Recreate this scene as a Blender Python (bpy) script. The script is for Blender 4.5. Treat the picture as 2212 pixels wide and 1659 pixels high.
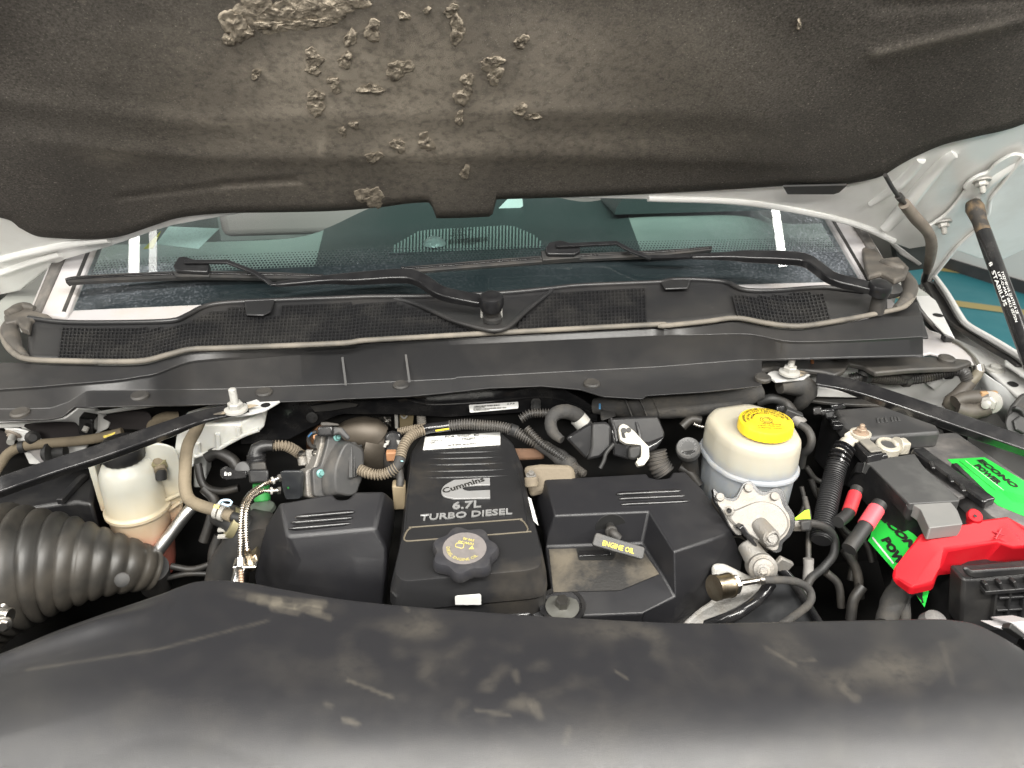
import bpy, bmesh, math, random
from math import radians, sin, cos, pi, sqrt, exp, atan2, hypot, floor
from mathutils import Vector, Matrix, noise

for o in list(bpy.data.objects):
    bpy.data.objects.remove(o, do_unlink=True)
scene = bpy.context.scene
COL = scene.collection
random.seed(7)

# ------------------------------------------------------------------ camera
CAM = Vector((0.0, 0.0, 1.72))
PITCH, YAW, FPX = radians(27.0), radians(6.2), 1661.0      # focal length in pixels of a 2212 x 1659 picture
cd = bpy.data.cameras.new("camera")
cam = bpy.data.objects.new("camera", cd)
COL.objects.link(cam)
cam.location = CAM
cam.rotation_euler = (radians(90) - PITCH, 0, -YAW)
cd.sensor_width = 36.0
cd.lens = 36.0 * FPX / 2212.0
cd.clip_start, cd.clip_end = 0.02, 100
cd.dof.use_dof = True
cd.dof.focus_distance = 1.15
cd.dof.aperture_fstop = 9.0
scene.camera = cam

# ------------------------------------------------------------------ world and lamps (a bright garage)
world = bpy.data.worlds.new("World")
scene.world = world
world.use_nodes = True
bg = world.node_tree.nodes["Background"]
bg.inputs[0].default_value = (1.0, 0.985, 0.96, 1)
bg.inputs[1].default_value = 0.075
scene.view_settings.view_transform = 'Standard'
scene.view_settings.look = 'None'
scene.view_settings.gamma = 1.0
scene.view_settings.exposure = 0.16
scene.render.engine = 'CYCLES'

def tube_lamp(name, loc, size, energy, target, color=(1.0, 0.97, 0.91)):
    l = bpy.data.lights.new(name, 'AREA')
    l.shape = 'RECTANGLE'
    l.size, l.size_y = size
    l.energy = energy
    l.color = color
    o = bpy.data.objects.new(name, l)
    o.location = loc
    d = Vector(target) - Vector(loc)
    o.rotation_euler = d.to_track_quat('-Z', 'Y').to_euler()
    COL.objects.link(o)
    return o
def ceiling_tube(loc, w, l, energy):
    li = bpy.data.lights.new('ceiling_tube', 'AREA')
    li.shape = 'RECTANGLE'; li.size = w; li.size_y = l
    li.energy = energy; li.color = (1.0, 0.97, 0.92)
    o = bpy.data.objects.new('ceiling_tube', li); o.location = loc
    COL.objects.link(o)
# fluorescent tubes on the ceiling, running the length of the truck, and one row across in front of it
ceiling_tube((-1.76, 1.3, 3.3), 0.07, 4.2, 20)
ceiling_tube((-1.64, 1.3, 3.3), 0.05, 4.2, 7)
ceiling_tube((2.21, 1.3, 3.3), 0.07, 4.2, 24)
tube_lamp('ceiling_tube', (0.15, -0.42, 3.05), (3.2, 0.20), 135, (0.1, 0.5, 1.0))
tube_lamp('ceiling_tube', (-0.6, -1.9, 3.0), (2.2, 0.25), 78, (0.05, 0.8, 1.0))
tube_lamp('ceiling_tube', (1.7, -1.4, 3.0), (2.0, 0.25), 46, (0.1, 0.8, 1.0))
tube_lamp('ceiling_tube', (-2.4, 0.4, 2.9), (0.3, 2.4), 40, (0.0, 0.9, 1.0))
tube_lamp('ceiling_tube', (2.6, 0.6, 2.9), (0.3, 2.4), 44, (0.0, 0.9, 1.0))

# ------------------------------------------------------------------ picture points to places
_fw = Vector((sin(YAW)*cos(PITCH), cos(YAW)*cos(PITCH), -sin(PITCH)))
_rt = Vector((cos(YAW), -sin(YAW), 0))
_up = _rt.cross(_fw)
CROPS = {'0': (0, 0, 1.0), '1': (0, 823, .3307), '2': (439, 823, .3307), '3': (795.5, 823, .3307), '4': (1124.6, 823, .3307),
         '5': (1453.8, 823, .3307), '6': (1755.5, 768, .3637), 'A': (0, 411.5, .3348), 'B': (685.8, 411.5, .3348),
         'C': (1371.5, 329, .38), 'D': (0, 0, .5), 'E': (1106, 0, .5), 'F': (0, 1207, .5), 'G': (1106, 1207, .5),
         'H': (0, 630.9, .248), 'I': (1920.1, 493.7, .2975), 'J': (1975, 1152, .1654), 'M': (713.2, 416.9, .2976),
         'N': (1645.8, 850.3, .2149), 'O': (493.7, 877.8, .1984), 'Q': (1810.4, 274.3, .215)}
def ray(k, cx, cy):
    a, b, s = CROPS[k]
    X, Y = a + s*cx, b + s*cy
    return _fw + _rt*((X-1106)/FPX) + _up*((829.5-Y)/FPX)
class Plane:
    def __init__(s, p, n): s.p, s.n = Vector(p), Vector(n).normalized()
    @staticmethod
    def of(a, b, c): return Plane(a, (b-a).cross(c-a))
    def off(s, d): return Plane(s.p + s.n*d, s.n)
def W(k, cx, cy, z=None, y=None, d=None, x=None, pl=None):
    r = ray(k, cx, cy)
    if z is not None: t = (z-CAM.z)/r.z
    elif y is not None: t = (y-CAM.y)/r.y
    elif x is not None: t = (x-CAM.x)/r.x
    elif pl is not None: t = (pl.p-CAM).dot(pl.n)/r.dot(pl.n)
    else: t = d
    return CAM + r*t
def WL(k, pts, **kw): return [W(k, a, b, **kw) for a, b in pts]
def SZ(k, px, d): return CROPS[k][2]*px*d/FPX          # size in metres of px crop pixels at depth d

# ------------------------------------------------------------------ materials
MATS = {}
def mat(name, base, rough=0.5, metal=0.0, varscale=30, dust=None, damt=0.0, dscale=8.0, dlo=0.45, dhi=0.75, bump=0.0, bscale=200.0,
        spec=0.5, coat=0.0, sss=0.0, trans=0.0, attr=None, var=0.0, speck=0.0, ior=1.5):
    if name in MATS: return MATS[name]
    m = bpy.data.materials.new(name); m.use_nodes = True
    nt = m.node_tree; N = nt.nodes; L = nt.links
    p = N['Principled BSDF']
    p.inputs['Base Color'].default_value = (*base, 1)
    p.inputs['Roughness'].default_value = rough
    p.inputs['Metallic'].default_value = metal
    p.inputs['Specular IOR Level'].default_value = spec
    p.inputs['Coat Weight'].default_value = coat
    p.inputs['IOR'].default_value = ior
    if sss:
        p.inputs['Subsurface Weight'].default_value = sss
        p.inputs['Subsurface Radius'].default_value = (.02, .016, .01)
        p.inputs['Subsurface Scale'].default_value = 1.0
    if trans: p.inputs['Transmission Weight'].default_value = trans
    geo = N.new('ShaderNodeNewGeometry')
    col = None
    def mixc(fac, a, b):
        mx = N.new('ShaderNodeMix'); mx.data_type = 'RGBA'
        L.new(fac, mx.inputs[0])
        if isinstance(a, tuple): mx.inputs[6].default_value = (*a, 1)
        else: L.new(a, mx.inputs[6])
        mx.inputs[7].default_value = (*b, 1)
        return mx.outputs[2]
    def nz(scale, detail=5, rough_=0.6):
        n = N.new('ShaderNodeTexNoise'); n.inputs['Scale'].default_value = scale
        n.inputs['Detail'].default_value = detail; n.inputs['Roughness'].default_value = rough_
        L.new(geo.outputs['Position'], n.inputs['Vector'])
        return n.outputs['Fac']
    def ramp(fac, lo, hi, top=1.0):
        r = N.new('ShaderNodeMapRange'); r.inputs[1].default_value = lo; r.inputs[2].default_value = hi
        r.inputs[4].default_value = top
        L.new(fac, r.inputs[0]); return r.outputs[0]
    col = base
    fac = None
    if var:
        col = mixc(ramp(nz(varscale, 4), .35, .65, 1.0), tuple(c*(1-var) for c in base), tuple(min(1, c*(1+var)) for c in base))
    if dust is not None:
        fac = ramp(nz(dscale), dlo, dhi, damt)
        col = mixc(fac, col, dust)
    if attr:
        at = N.new('ShaderNodeAttribute'); at.attribute_name = 'stain_tone'
        br = N.new('ShaderNodeMath'); br.operation = 'MULTIPLY'
        L.new(at.outputs['Fac'], br.inputs[0])
        L.new(ramp(nz(90, 4), .12, .55), br.inputs[1])
        col = mixc(br.outputs[0], col, attr)
    if speck:
        col = mixc(ramp(nz(420, 2), .64, .74, speck), col, (.55, .5, .42))
    if not isinstance(col, tuple): L.new(col, p.inputs['Base Color'])
    if fac is not None and metal < .5:
        r2 = N.new('ShaderNodeMapRange'); r2.inputs[3].default_value = rough; r2.inputs[4].default_value = min(1, rough+.3)
        L.new(fac, r2.inputs[0]); L.new(r2.outputs[0], p.inputs['Roughness'])
    if bump:
        b = N.new('ShaderNodeBump'); b.inputs['Strength'].default_value = bump
        b.inputs['Distance'].default_value = .002
        L.new(nz(bscale, 3), b.inputs['Height']); L.new(b.outputs[0], p.inputs['Normal'])
    MATS[name] = m
    return m
DUST = (.20, .165, .12)
black = mat('black_plastic', (.014, .014, .015), .34, dust=(.055, .052, .047), damt=.5, dscale=14, bump=.12, bscale=900)
cover = mat('cover_plastic', (.014, .014, .016), .33, dust=(.04, .038, .036), damt=.35, dscale=9, bump=.25, bscale=1400)
dusty = mat('dusty_plastic', (.028, .027, .026), .5, dust=(.14, .12, .095), damt=.5, dscale=11, dlo=.42, dhi=.8, bump=.15, bscale=700)
cowlm = mat('cowl_plastic', (.021, .021, .022), .36, dust=(.09, .082, .072), damt=.34, dscale=7, dlo=.45, dhi=.85, bump=.15, bscale=900)
dark = mat('dark_engine', (.007, .007, .007), .7, dust=(.022, .019, .016), damt=.5, dscale=12, spec=.2)
rubber = mat('rubber', (.020, .020, .020), .55, dust=(.12, .10, .08), damt=.3, dscale=20)
sealm = mat('seal_rubber', (.09, .083, .072), .6, dust=(.25, .22, .18), damt=.7, dscale=16, dlo=.35, dhi=.7)
gloss = mat('gloss_black', (.012, .012, .013), .18, dust=(.09, .085, .08), damt=.25, dscale=25, coat=.3)
wiperm = mat('wiper_paint', (.011, .011, .012), .30, dust=(.05, .05, .05), damt=.2, dscale=40)
whitep = mat('white_paint', (.88, .88, .86), .28, dust=(.62, .58, .52), damt=.35, dscale=9, coat=.3)
whitedirty = mat('white_paint_dusty', (.42, .405, .41), .5, dust=(.40, .35, .29), damt=.6, dscale=13)
whitedim = mat('white_paint_dimmed', (.50, .50, .49), .35, dust=(.40, .37, .33), damt=.35, dscale=14)  # same white body paint, darkened where strong lamp light would overexpose it
nutw = mat('white_fastener', (.34, .335, .315), .4, dust=(.4, .36, .3), damt=.4, dscale=60)
castal = mat('cast_aluminium', (.24, .23, .215), .5, metal=.5, dust=(.26, .22, .17), damt=.7, dscale=45, bump=.5, bscale=500)
steel = mat('steel', (.55, .53, .50), .3, metal=1.0, dust=(.3, .24, .16), damt=.4, dscale=60)
chrome = mat('bright_steel', (.78, .76, .73), .2, metal=1.0)
alu = mat('aluminium_pipe', (.60, .60, .59), .36, metal=1.0, bump=.1, bscale=150)
brass = mat('tarnished_steel', (.42, .36, .27), .32, metal=1.0, dust=(.16, .11, .06), damt=.6, dscale=50)
tan = mat('dusty_hose', (.19, .155, .105), .8, dust=(.075, .062, .045), damt=.6, dscale=25, bump=.4, bscale=400)
tanloom = mat('dusty_loom', (.20, .165, .12), .75, dust=(.06, .05, .04), damt=.55, dscale=30)
loom = mat('black_loom', (.035, .034, .033), .5, dust=(.15, .125, .095), damt=.4, dscale=30)
tape = mat('cloth_tape', (.035, .034, .033), .75, dust=(.11, .095, .075), damt=.5, dscale=30, bump=.6, bscale=120)
bellowm = mat('bellows_rubber', (.026, .025, .023), .40, dust=(.10, .085, .066), damt=.55, dscale=10, dlo=.4, dhi=.75)
red = mat('red_plastic', (.36, .006, .012), .46, spec=.2, dust=(.42, .05, .05), damt=.12, dscale=22, dlo=.5, dhi=.8)
redtape = mat('red_tape', (.55, .03, .04), .5, dust=(.35, .05, .04), damt=.4, dscale=40)
pink = mat('pink_sleeve', (.68, .09, .11), .45)
green = mat('green_label', (.03, .62, .07), .35, dust=(.02, .42, .05), damt=.25, dscale=20)
greenp = mat('green_plastic', (.03, .22, .05), .4)
lime = mat('lime_tape', (.35, .62, .03), .45)
yellow = mat('yellow_cap', (.78, .55, .02), .4, dust=(.60, .42, .05), damt=.4, dscale=25)
ink = mat('black_ink', (.015, .014, .012), .6)
yink = mat('yellow_ink', (.72, .56, .05), .5)
goldink = mat('faded_yellow_ink', (.50, .43, .12), .5)
wink = mat('white_ink', (.75, .75, .73), .5)
labelw = mat('white_label', (.74, .74, .72), .4, dust=(.55, .53, .48), damt=.3, dscale=30)
silver = mat('silver_emblem', (.30, .30, .30), .42, metal=.35, dust=(.2, .18, .15), damt=.25, dscale=60)
silverd = mat('worn_silver_letters', (.26, .26, .26), .45, metal=.3, dust=(.09, .085, .075), damt=.5, dscale=70)
lead = mat('lead_clamp', (.52, .49, .42), .6, metal=.3, dust=(.35, .29, .2), damt=.5, dscale=60, bump=.4, bscale=300)
battop = mat('battery_lid', (.10, .097, .097), .55, dust=(.21, .195, .18), damt=.7, dscale=40, bump=.3, bscale=300)
seaf = mat('teal_bolt', (.16, .34, .32), .4, metal=.4)
concrete = mat('grey_concrete', (.30, .30, .29), .6, dust=(.2, .2, .19), damt=.5, dscale=2)
floorm = mat('blue_floor_paint', (.06, .34, .40), .35, dust=(.04, .27, .33), damt=.6, dscale=1.5, dlo=.4, dhi=.6)
floory = mat('yellow_line_paint', (.62, .50, .20), .5)
wallm = mat('white_wall_paint', (.82, .82, .80), .6)
curbm = mat('dark_wall_skirting', (.055, .055, .057), .6, dust=(.12, .12, .12), damt=.4, dscale=8)
foam = mat('torn_foam', (.30, .26, .205), 1.0, dust=(.075, .064, .052), damt=.9, dscale=80, dlo=.5, dhi=.66, spec=.1, bump=1.0, bscale=260)  # darker second tone paints the shade of pits and cracks into the foam
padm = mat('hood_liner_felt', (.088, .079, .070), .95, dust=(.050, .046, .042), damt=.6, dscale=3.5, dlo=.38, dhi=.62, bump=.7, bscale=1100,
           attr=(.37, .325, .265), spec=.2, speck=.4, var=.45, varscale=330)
shroudm = mat('shroud_plastic', (.017, .017, .019), .31, dust=(.030, .029, .028), damt=.6, dscale=4, bump=.15, bscale=1200, attr=(.20, .178, .14))
cabm = mat('dashboard_vinyl', (.30, .31, .29), .5, dust=(.44, .43, .39), damt=.5, dscale=5)
cabd = mat('dashboard_dark', (.055, .065, .064), .4)
seatm = mat('grey_seat_fabric', (.42, .32, .31), .8)
headl = mat('headliner', (.55, .56, .54), .8)

# ------------------------------------------------------------------ objects
WLOC = {}
def thing(name, label, cat, loc, group=None):
    o = bpy.data.objects.new(name, None); COL.objects.link(o)
    o.location = loc; o.empty_display_size = .02
    o['label'] = label; o['category'] = cat
    if group: o['group'] = group
    WLOC[o.name] = Vector(loc)
    return o
def tag(o, label, cat, group=None):
    o['label'] = label; o['category'] = cat
    if group: o['group'] = group
    return o
def struct(o): o['kind'] = 'structure'; return o
def add(name, verts, faces, m, parent=None, smooth=True, bevel=0.0, seg=2, ang=35, solid=0.0, label=None, solid_off=-1, sub=0):
    verts = [Vector(v) for v in verts]
    c = sum(verts, Vector((0, 0, 0)))/len(verts)
    me = bpy.data.meshes.new(name)
    me.from_pydata([v-c for v in verts], [], faces)
    bm = bmesh.new(); bm.from_mesh(me)
    bmesh.ops.recalc_face_normals(bm, faces=bm.faces)
    bm.to_mesh(me); bm.free()
    me.materials.append(m)
    if smooth:
        me.shade_smooth()
        if not sub: me.set_sharp_from_angle(angle=radians(ang))
    o = bpy.data.objects.new(name, me); COL.objects.link(o)
    if parent is not None:
        o.parent = parent; o.location = c - WLOC[parent.name]
    else: o.location = c
    WLOC[o.name] = c
    if solid:
        md = o.modifiers.new('solid', 'SOLIDIFY'); md.thickness = solid; md.offset = solid_off
    if bevel:
        md = o.modifiers.new('bevel', 'BEVEL'); md.width = bevel; md.segments = seg
        md.limit_method = 'ANGLE'; md.angle_limit = radians(28); md.harden_normals = False
        md.use_clamp_overlap = True
    if sub:
        md = o.modifiers.new('sub', 'SUBSURF'); md.levels = sub; md.render_levels = sub
    if label: o['label'] = label
    return o
def frame(axis, ref=None):
    a = Vector(axis).normalized()
    r = Vector(ref) if ref is not None else (Vector((0, 0, 1)) if abs(a.z) < .9 else Vector((1, 0, 0)))
    u = (r - a*r.dot(a)).normalized(); v = a.cross(u)
    return u, v, a
def spline(pts, n=12):
    P = [Vector(p) for p in pts]
    if len(P) < 3: return P
    P = [P[0]*2-P[1]] + P + [P[-1]*2-P[-2]]
    out = []
    for i in range(1, len(P)-2):
        a, b, c, d = P[i-1:i+3]
        for k in range(n):
            t = k/n
            out.append(.5*((2*b)+(c-a)*t+(2*a-5*b+4*c-d)*t*t+(3*b-a-3*c+d)*t**3))
    out.append(P[-2]); return out
def resample(P, step):
    ds = [0]
    for a, b in zip(P, P[1:]): ds.append(ds[-1]+(b-a).length)
    tot = ds[-1]; n = max(2, int(tot/step)); out = []; j = 0
    for i in range(n+1):
        s = tot*i/n
        while j < len(ds)-2 and ds[j+1] < s: j += 1
        t = (s-ds[j])/max(1e-9, ds[j+1]-ds[j])
        out.append((P[j].lerp(P[j+1], min(1, t)), s, s/tot))
    return out, tot
def lerp_list(L, t):
    if not isinstance(L, (list, tuple)): return L
    f = t*(len(L)-1); i = min(int(f), len(L)-2); return L[i]+(L[i+1]-L[i])*(f-i)
def sweep(rings, n, flat=1.0, caps=True):
    V, F = [], []
    up = None
    for i, (p, r) in enumerate(rings):
        a = rings[min(i+1, len(rings)-1)][0] - rings[max(i-1, 0)][0]
        if a.length < 1e-9: a = Vector((0, 0, 1))
        u, v, _ = frame(a, up if up is not None else None)
        up = u
        for k in range(n):
            th = 2*pi*k/n
            V.append(p + u*(r*cos(th)) + v*(r*flat*sin(th)))
    for i in range(len(rings)-1):
        for k in range(n):
            a, b = i*n+k, i*n+(k+1) % n
            F.append((a, b, b+n, a+n))
    if caps:
        F.append(tuple(range(n))[::-1]); F.append(tuple(range((len(rings)-1)*n, len(rings)*n)))
    return V, F
def tube(name, pts, r, m, parent=None, n=12, step=None, corr=None, wob=0.0, smooth=True, label=None, caps=True):
    """pipe along a smooth path; corr=(pitch, depth) makes it corrugated"""
    P = spline(pts)
    r0 = r if not isinstance(r, (list, tuple)) else r[0]
    st = step or (corr[0]/4 if corr else max(.004, r0*.6))
    S, tot = resample(P, st)
    rings = []
    for p, s, t in S:
        rr = lerp_list(r, t)
        if corr:
            ph = (s/corr[0]) % 1.0
            rr += corr[1]*(1 if ph < .5 else -1)*.5
        if wob: rr *= 1+wob*noise.noise(Vector((s*90, tot*13, r0*700)))
        rings.append((p, rr))
    V, F = sweep(rings, n, caps=caps)
    return add(name, V, F, m, parent, smooth=smooth, ang=50, label=label)
def lathe(name, prof, base, axis, m, parent=None, n=32, lobes=None, ang=35, label=None, ref=None, bevel=0):
    """prof: list of (radius, height along axis)"""
    u, v, a = frame(axis, ref); base = Vector(base)
    V, F = [], []
    for (r, h) in prof:
        for k in range(n):
            th = 2*pi*k/n
            rr = r*(lobes(th, h) if lobes else 1)
            V.append(base + a*h + u*(rr*cos(th)) + v*(rr*sin(th)))
    for i in range(len(prof)-1):
        for k in range(n):
            p, q = i*n+k, i*n+(k+1) % n
            F.append((p, q, q+n, p+n))
    F.append(tuple(range(n))[::-1]); F.append(tuple(range((len(prof)-1)*n, len(prof)*n)))
    return add(name, V, F, m, parent, ang=ang, label=label, bevel=bevel)
def cyl(name, a, b, r, m, parent=None, n=20, r2=None, bevel=0, label=None):
    a, b = Vector(a), Vector(b); h = (b-a).length
    return lathe(name, [(r, 0), (r if r2 is None else r2, h)], a, b-a, m, parent, n=n, label=label, bevel=bevel)
def box(name, c, half, m, parent=None, u=(1, 0, 0), v=(0, 1, 0), bevel=.002, label=None, seg=2):
    u = Vector(u).normalized(); v = Vector(v); v = (v-u*v.dot(u)).normalized(); w = u.cross(v); c = Vector(c)
    V = [c+u*(half[0]*i)+v*(half[1]*j)+w*(half[2]*k) for k in (-1, 1) for i, j in ((-1, -1), (1, -1), (1, 1), (-1, 1))]
    F = [(0, 1, 2, 3), (4, 5, 6, 7), (0, 1, 5, 4), (1, 2, 6, 5), (2, 3, 7, 6), (3, 0, 4, 7)]
    return add(name, V, F, m, parent, bevel=bevel, label=label, seg=seg)
def prism(name, pts, vec, m, parent=None, bevel=.002, seg=2, label=None, ang=35):
    """polygon pts pushed along vec to a solid"""
    n = len(pts); vec = Vector(vec)
    V = [Vector(p) for p in pts] + [Vector(p)+vec for p in pts]
    F = [tuple(range(n)), tuple(range(n, 2*n))[::-1]] + [(i, (i+1) % n, (i+1) % n+n, i+n) for i in range(n)]
    return add(name, V, F, m, parent, bevel=bevel, seg=seg, label=label, ang=ang)
def loft(name, loops, m, parent=None, bevel=0.0, seg=2, cap0=True, cap1=True, ang=35, label=None, sub=0):
    n = len(loops[0]); V = [Vector(p) for l in loops for p in l]; F = []
    for i in range(len(loops)-1):
        for k in range(n):
            a, b = i*n+k, i*n+(k+1) % n
            F.append((a, b, b+n, a+n))
    if cap0: F.append(tuple(range(n))[::-1])
    if cap1: F.append(tuple(range((len(loops)-1)*n, len(loops)*n)))
    return add(name, V, F, m, parent, bevel=bevel, seg=seg, ang=ang, label=label, sub=sub)
def smooth_loop(pts, n=6):
    P = [Vector(p) for p in pts]; N = len(P); out = []
    for i in range(N):
        a, b, c, d = P[i-1], P[i], P[(i+1) % N], P[(i+2) % N]
        for k in range(n):
            t = k/n
            out.append(.5*((2*b)+(c-a)*t+(2*a-5*b+4*c-d)*t*t+(3*b-a-3*c+d)*t**3))
    return out
def scaled(loop, s, dz=0.0, sy=None):
    c = sum(loop, Vector((0, 0, 0)))/len(loop)
    return [Vector((c.x+(p.x-c.x)*s, c.y+(p.y-c.y)*(sy or s), p.z+dz)) for p in loop]
def hexnut(name, base, axis, r, h, m, parent=None, flange=True, stud=0.0, studm=None, group=None):
    """hexagon nut with washer flange and, if wanted, the threaded stud standing out of it"""
    b = Vector(base); a = Vector(axis).normalized()
    p = thing(name, '', '', b) if parent is None else None
    o = lathe(name, [(r, 0), (r, h*.85), (r*.86, h)], b, a, m, parent, n=6, ang=20)
    if flange: lathe('washer', [(r*1.55, -.001), (r*1.5, h*.18), (r*1.1, h*.3)], b, a, m, o, n=24)
    if stud:
        pr = []
        k = 0; hh = h
        while hh < h+stud:
            pr.append((r*(.52 if k % 2 else .46), hh)); hh += .0011; k += 1
        pr.append((r*.3, h+stud+.001))
        lathe('stud', pr, b, a, studm or m, o, n=14)
    return o
_font = None
def text_mesh(s, bold=0.0):
    cu = bpy.data.curves.new('text', 'FONT'); cu.body = s; cu.offset = bold; cu.resolution_u = 2
    ob = bpy.data.objects.new('text', cu); COL.objects.link(ob)
    dg = bpy.context.evaluated_depsgraph_get()
    me = bpy.data.meshes.new_from_object(ob.evaluated_get(dg))
    V = [v.co.copy() for v in me.vertices]; F = [tuple(p.vertices) for p in me.polygons]
    bpy.data.objects.remove(ob); bpy.data.curves.remove(cu); bpy.data.meshes.remove(me)
    return V, F
def text(name, s, o, ux, uy, m, parent=None, lift=.0006, depth=0.0, bold=0.0, fit=True, bend=None):
    """writing laid on the parallelogram o, o+ux, o+uy (lower left corner, along the line, up the letters)"""
    V, F = text_mesh(s, bold)
    if not V: return None
    x0, x1 = min(v.x for v in V), max(v.x for v in V); y0, y1 = min(v.y for v in V), max(v.y for v in V)
    ux, uy, o = Vector(ux), Vector(uy), Vector(o)
    nrm = ux.cross(uy).normalized()
    if nrm.dot(CAM-o) < 0: nrm = -nrm
    P = []
    for v in V:
        a, b = (v.x-x0)/max(1e-6, x1-x0), (v.y-y0)/max(1e-6, y1-y0)
        P.append(bend(a, b) if bend else o+ux*a+uy*b+nrm*lift)
    ob = add(name, P, F, m, parent, smooth=False)
    if depth:
        md = ob.modifiers.new('solid', 'SOLIDIFY'); md.thickness = depth; md.offset = 0
    return ob
def textq(name, s, k, q, pl, m, parent=None, **kw):
    """writing through three picture points: lower left, lower right, upper left"""
    a, b, c = (W(k, *p, pl=pl) for p in q)
    return text(name, s, a, b-a, c-a, m, parent, **kw)
def ring_text(name, s, c, u, v, r, h, a0, a1, m, parent, lift=.0006, inward=False, bold=0.0):
    """writing around a circle in the plane u, v; letters stand outwards"""
    n = u.cross(v).normalized(); c = Vector(c)
    def bend(a, b):
        th = a0+(a1-a0)*a
        rr = r+h*(b if not inward else 1-b)
        return c+u*(rr*cos(th))+v*(rr*sin(th))+n*lift
    return text(name, s, c, u, v, m, parent, bend=bend, bold=bold)
def bars(name, o, ux, uy, m, parent, n=30, seed=1, lift=.0006):
    """bar code strip as narrow printed bars"""
    rnd = random.Random(seed); o, ux, uy = Vector(o), Vector(ux), Vector(uy)
    nrm = ux.cross(uy).normalized()
    if nrm.dot(CAM-o) < 0: nrm = -nrm
    V, F = [], []; t = 0.0
    st = 1.0/n
    while t < 1-st*.4:
        w = st*rnd.choice((.25, .35, .6)); b = len(V)
        for a, c in ((t, 0), (t+w, 0), (t+w, 1), (t, 1)): V.append(o+ux*a+uy*c+nrm*lift)
        F.append((b, b+1, b+2, b+3)); t += w+st*rnd.choice((.3, .4, .7))
    return add(name, V, F, m, parent, smooth=False)
def quad(name, pts, m, parent=None, thick=.0006, label=None):
    """flat sticker with a little thickness"""
    pts = [Vector(p) for p in pts]
    n = (pts[1]-pts[0]).cross(pts[2]-pts[0]).normalized()
    if n.dot(CAM-pts[0]) < 0: n = -n
    return prism(name, pts, n*thick, m, parent, bevel=0, label=label)
def rounded(pts, r, n=4):
    """round the corners of a flat polygon"""
    out = []; N = len(pts)
    for i in range(N):
        p, a, b = Vector(pts[i]), Vector(pts[i-1]), Vector(pts[(i+1) % N])
        da, db = a-p, b-p
        ra = min(r, da.length*.45); rb = min(r, db.length*.45)
        s, e = p+da.normalized()*ra, p+db.normalized()*rb
        for k in range(n+1):
            t = k/n
            out.append(s*(1-t)**2+p*(2*t*(1-t))+e*t*t)
    return out
def interp(tab, x):
    if x <= tab[0][0]: 
        (x0, y0), (x1, y1) = tab[0], tab[1]
        return y0
    for (x0, y0), (x1, y1) in zip(tab, tab[1:]):
        if x <= x1:
            t = (x-x0)/(x1-x0)
            return y0+(y1-y0)*t
    return tab[-1][1]
def px(k, pts):
    a, b, s = CROPS[k]
    return [(a+s*x, b+s*y) for x, y in pts]
def smooth_tab(tab, n=6):
    P = spline([(x, y, 0) for x, y in tab], n)
    return [(p.x, p.y) for p in P]
def strap(name, pts, w, t, nrm, m, parent=None, bevel=.0015, spl=True, label=None, n=8):
    """flat bar along a path: width w across, thickness t along the normal"""
    P = spline(pts, n) if spl else [Vector(p) for p in pts]
    S = []; N = len(P)
    for i, p in enumerate(P):
        f = i/(N-1)
        a = (P[min(i+1, N-1)]-P[max(i-1, 0)]).normalized()
        nn = Vector(nrm); nn = (nn-a*nn.dot(a)).normalized(); u = a.cross(nn)
        ww, tt = lerp_list(w, f)*.5, lerp_list(t, f)*.5
        S.append([p+u*ww+nn*tt, p-u*ww+nn*tt, p-u*ww-nn*tt, p+u*ww-nn*tt])
    return loft(name, S, m, parent, bevel=bevel, ang=30, label=label)
def stain_tone(o, fn):
    """paint the wear and tone attribute of a mesh from world positions"""
    me = o.data; at = me.attributes.new('stain_tone', 'FLOAT', 'POINT'); c = WLOC[o.name]
    at.data.foreach_set('value', [max(0, min(1, fn(v.co+c))) for v in me.vertices])

# ================================================================== the garage around the truck
fl = add('floor', [(-9, -6, 0), (11, -6, 0), (11, 11, 0), (-9, 11, 0)], [(0, 1, 2, 3)], concrete); struct(fl)
struct(add('painted_parking_bay', [(1.6, 1.2, .004), (10, 1.2, .004), (10, 9, .004), (1.6, 9, .004)], [(0, 1, 2, 3)], floorm))
wa, wb = W('I', 400, 288, z=0), W('I', 981, 472, z=0)
wd = (wb-wa).normalized(); wn = Vector((-wd.y, wd.x, 0))
if wn.dot(CAM-wa) > 0: wn = -wn
A0, B0 = wa-wd*4.0, wb+wd*4.5
struct(prism('wall', [A0, B0, B0+wn*.12, A0+wn*.12], (0, 0, 2.6), wallm, bevel=0))
so = wn*-.02
hs = (W('I', 981, 385, pl=Plane(wa+so, wn))).z
sk = struct(prism('skirting', [A0+so, B0+so, B0-wn*.001, A0-wn*.001], (0, 0, hs), curbm, bevel=.004))
for (p, q, wid) in (((470, 540), (900, 598), .11), ((330, 285), (470, 280), .11), ((925, 905), (1100, 930), .11)):
    a, b = W('I', *p, z=.008), W('I', *q, z=.008); dd = (b-a).normalized()
    if p[0] == 470: LD = dd; a = a-dd*.35; b = b+dd*2
    else: b = a+LD*1.6; a = a-LD*.3
    n2 = Vector((-LD.y, LD.x, 0))*wid*.5
    o = struct(add('floor_line', [a-n2, b-n2, b+n2, a+n2], [(0, 1, 2, 3)], floory))

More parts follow.
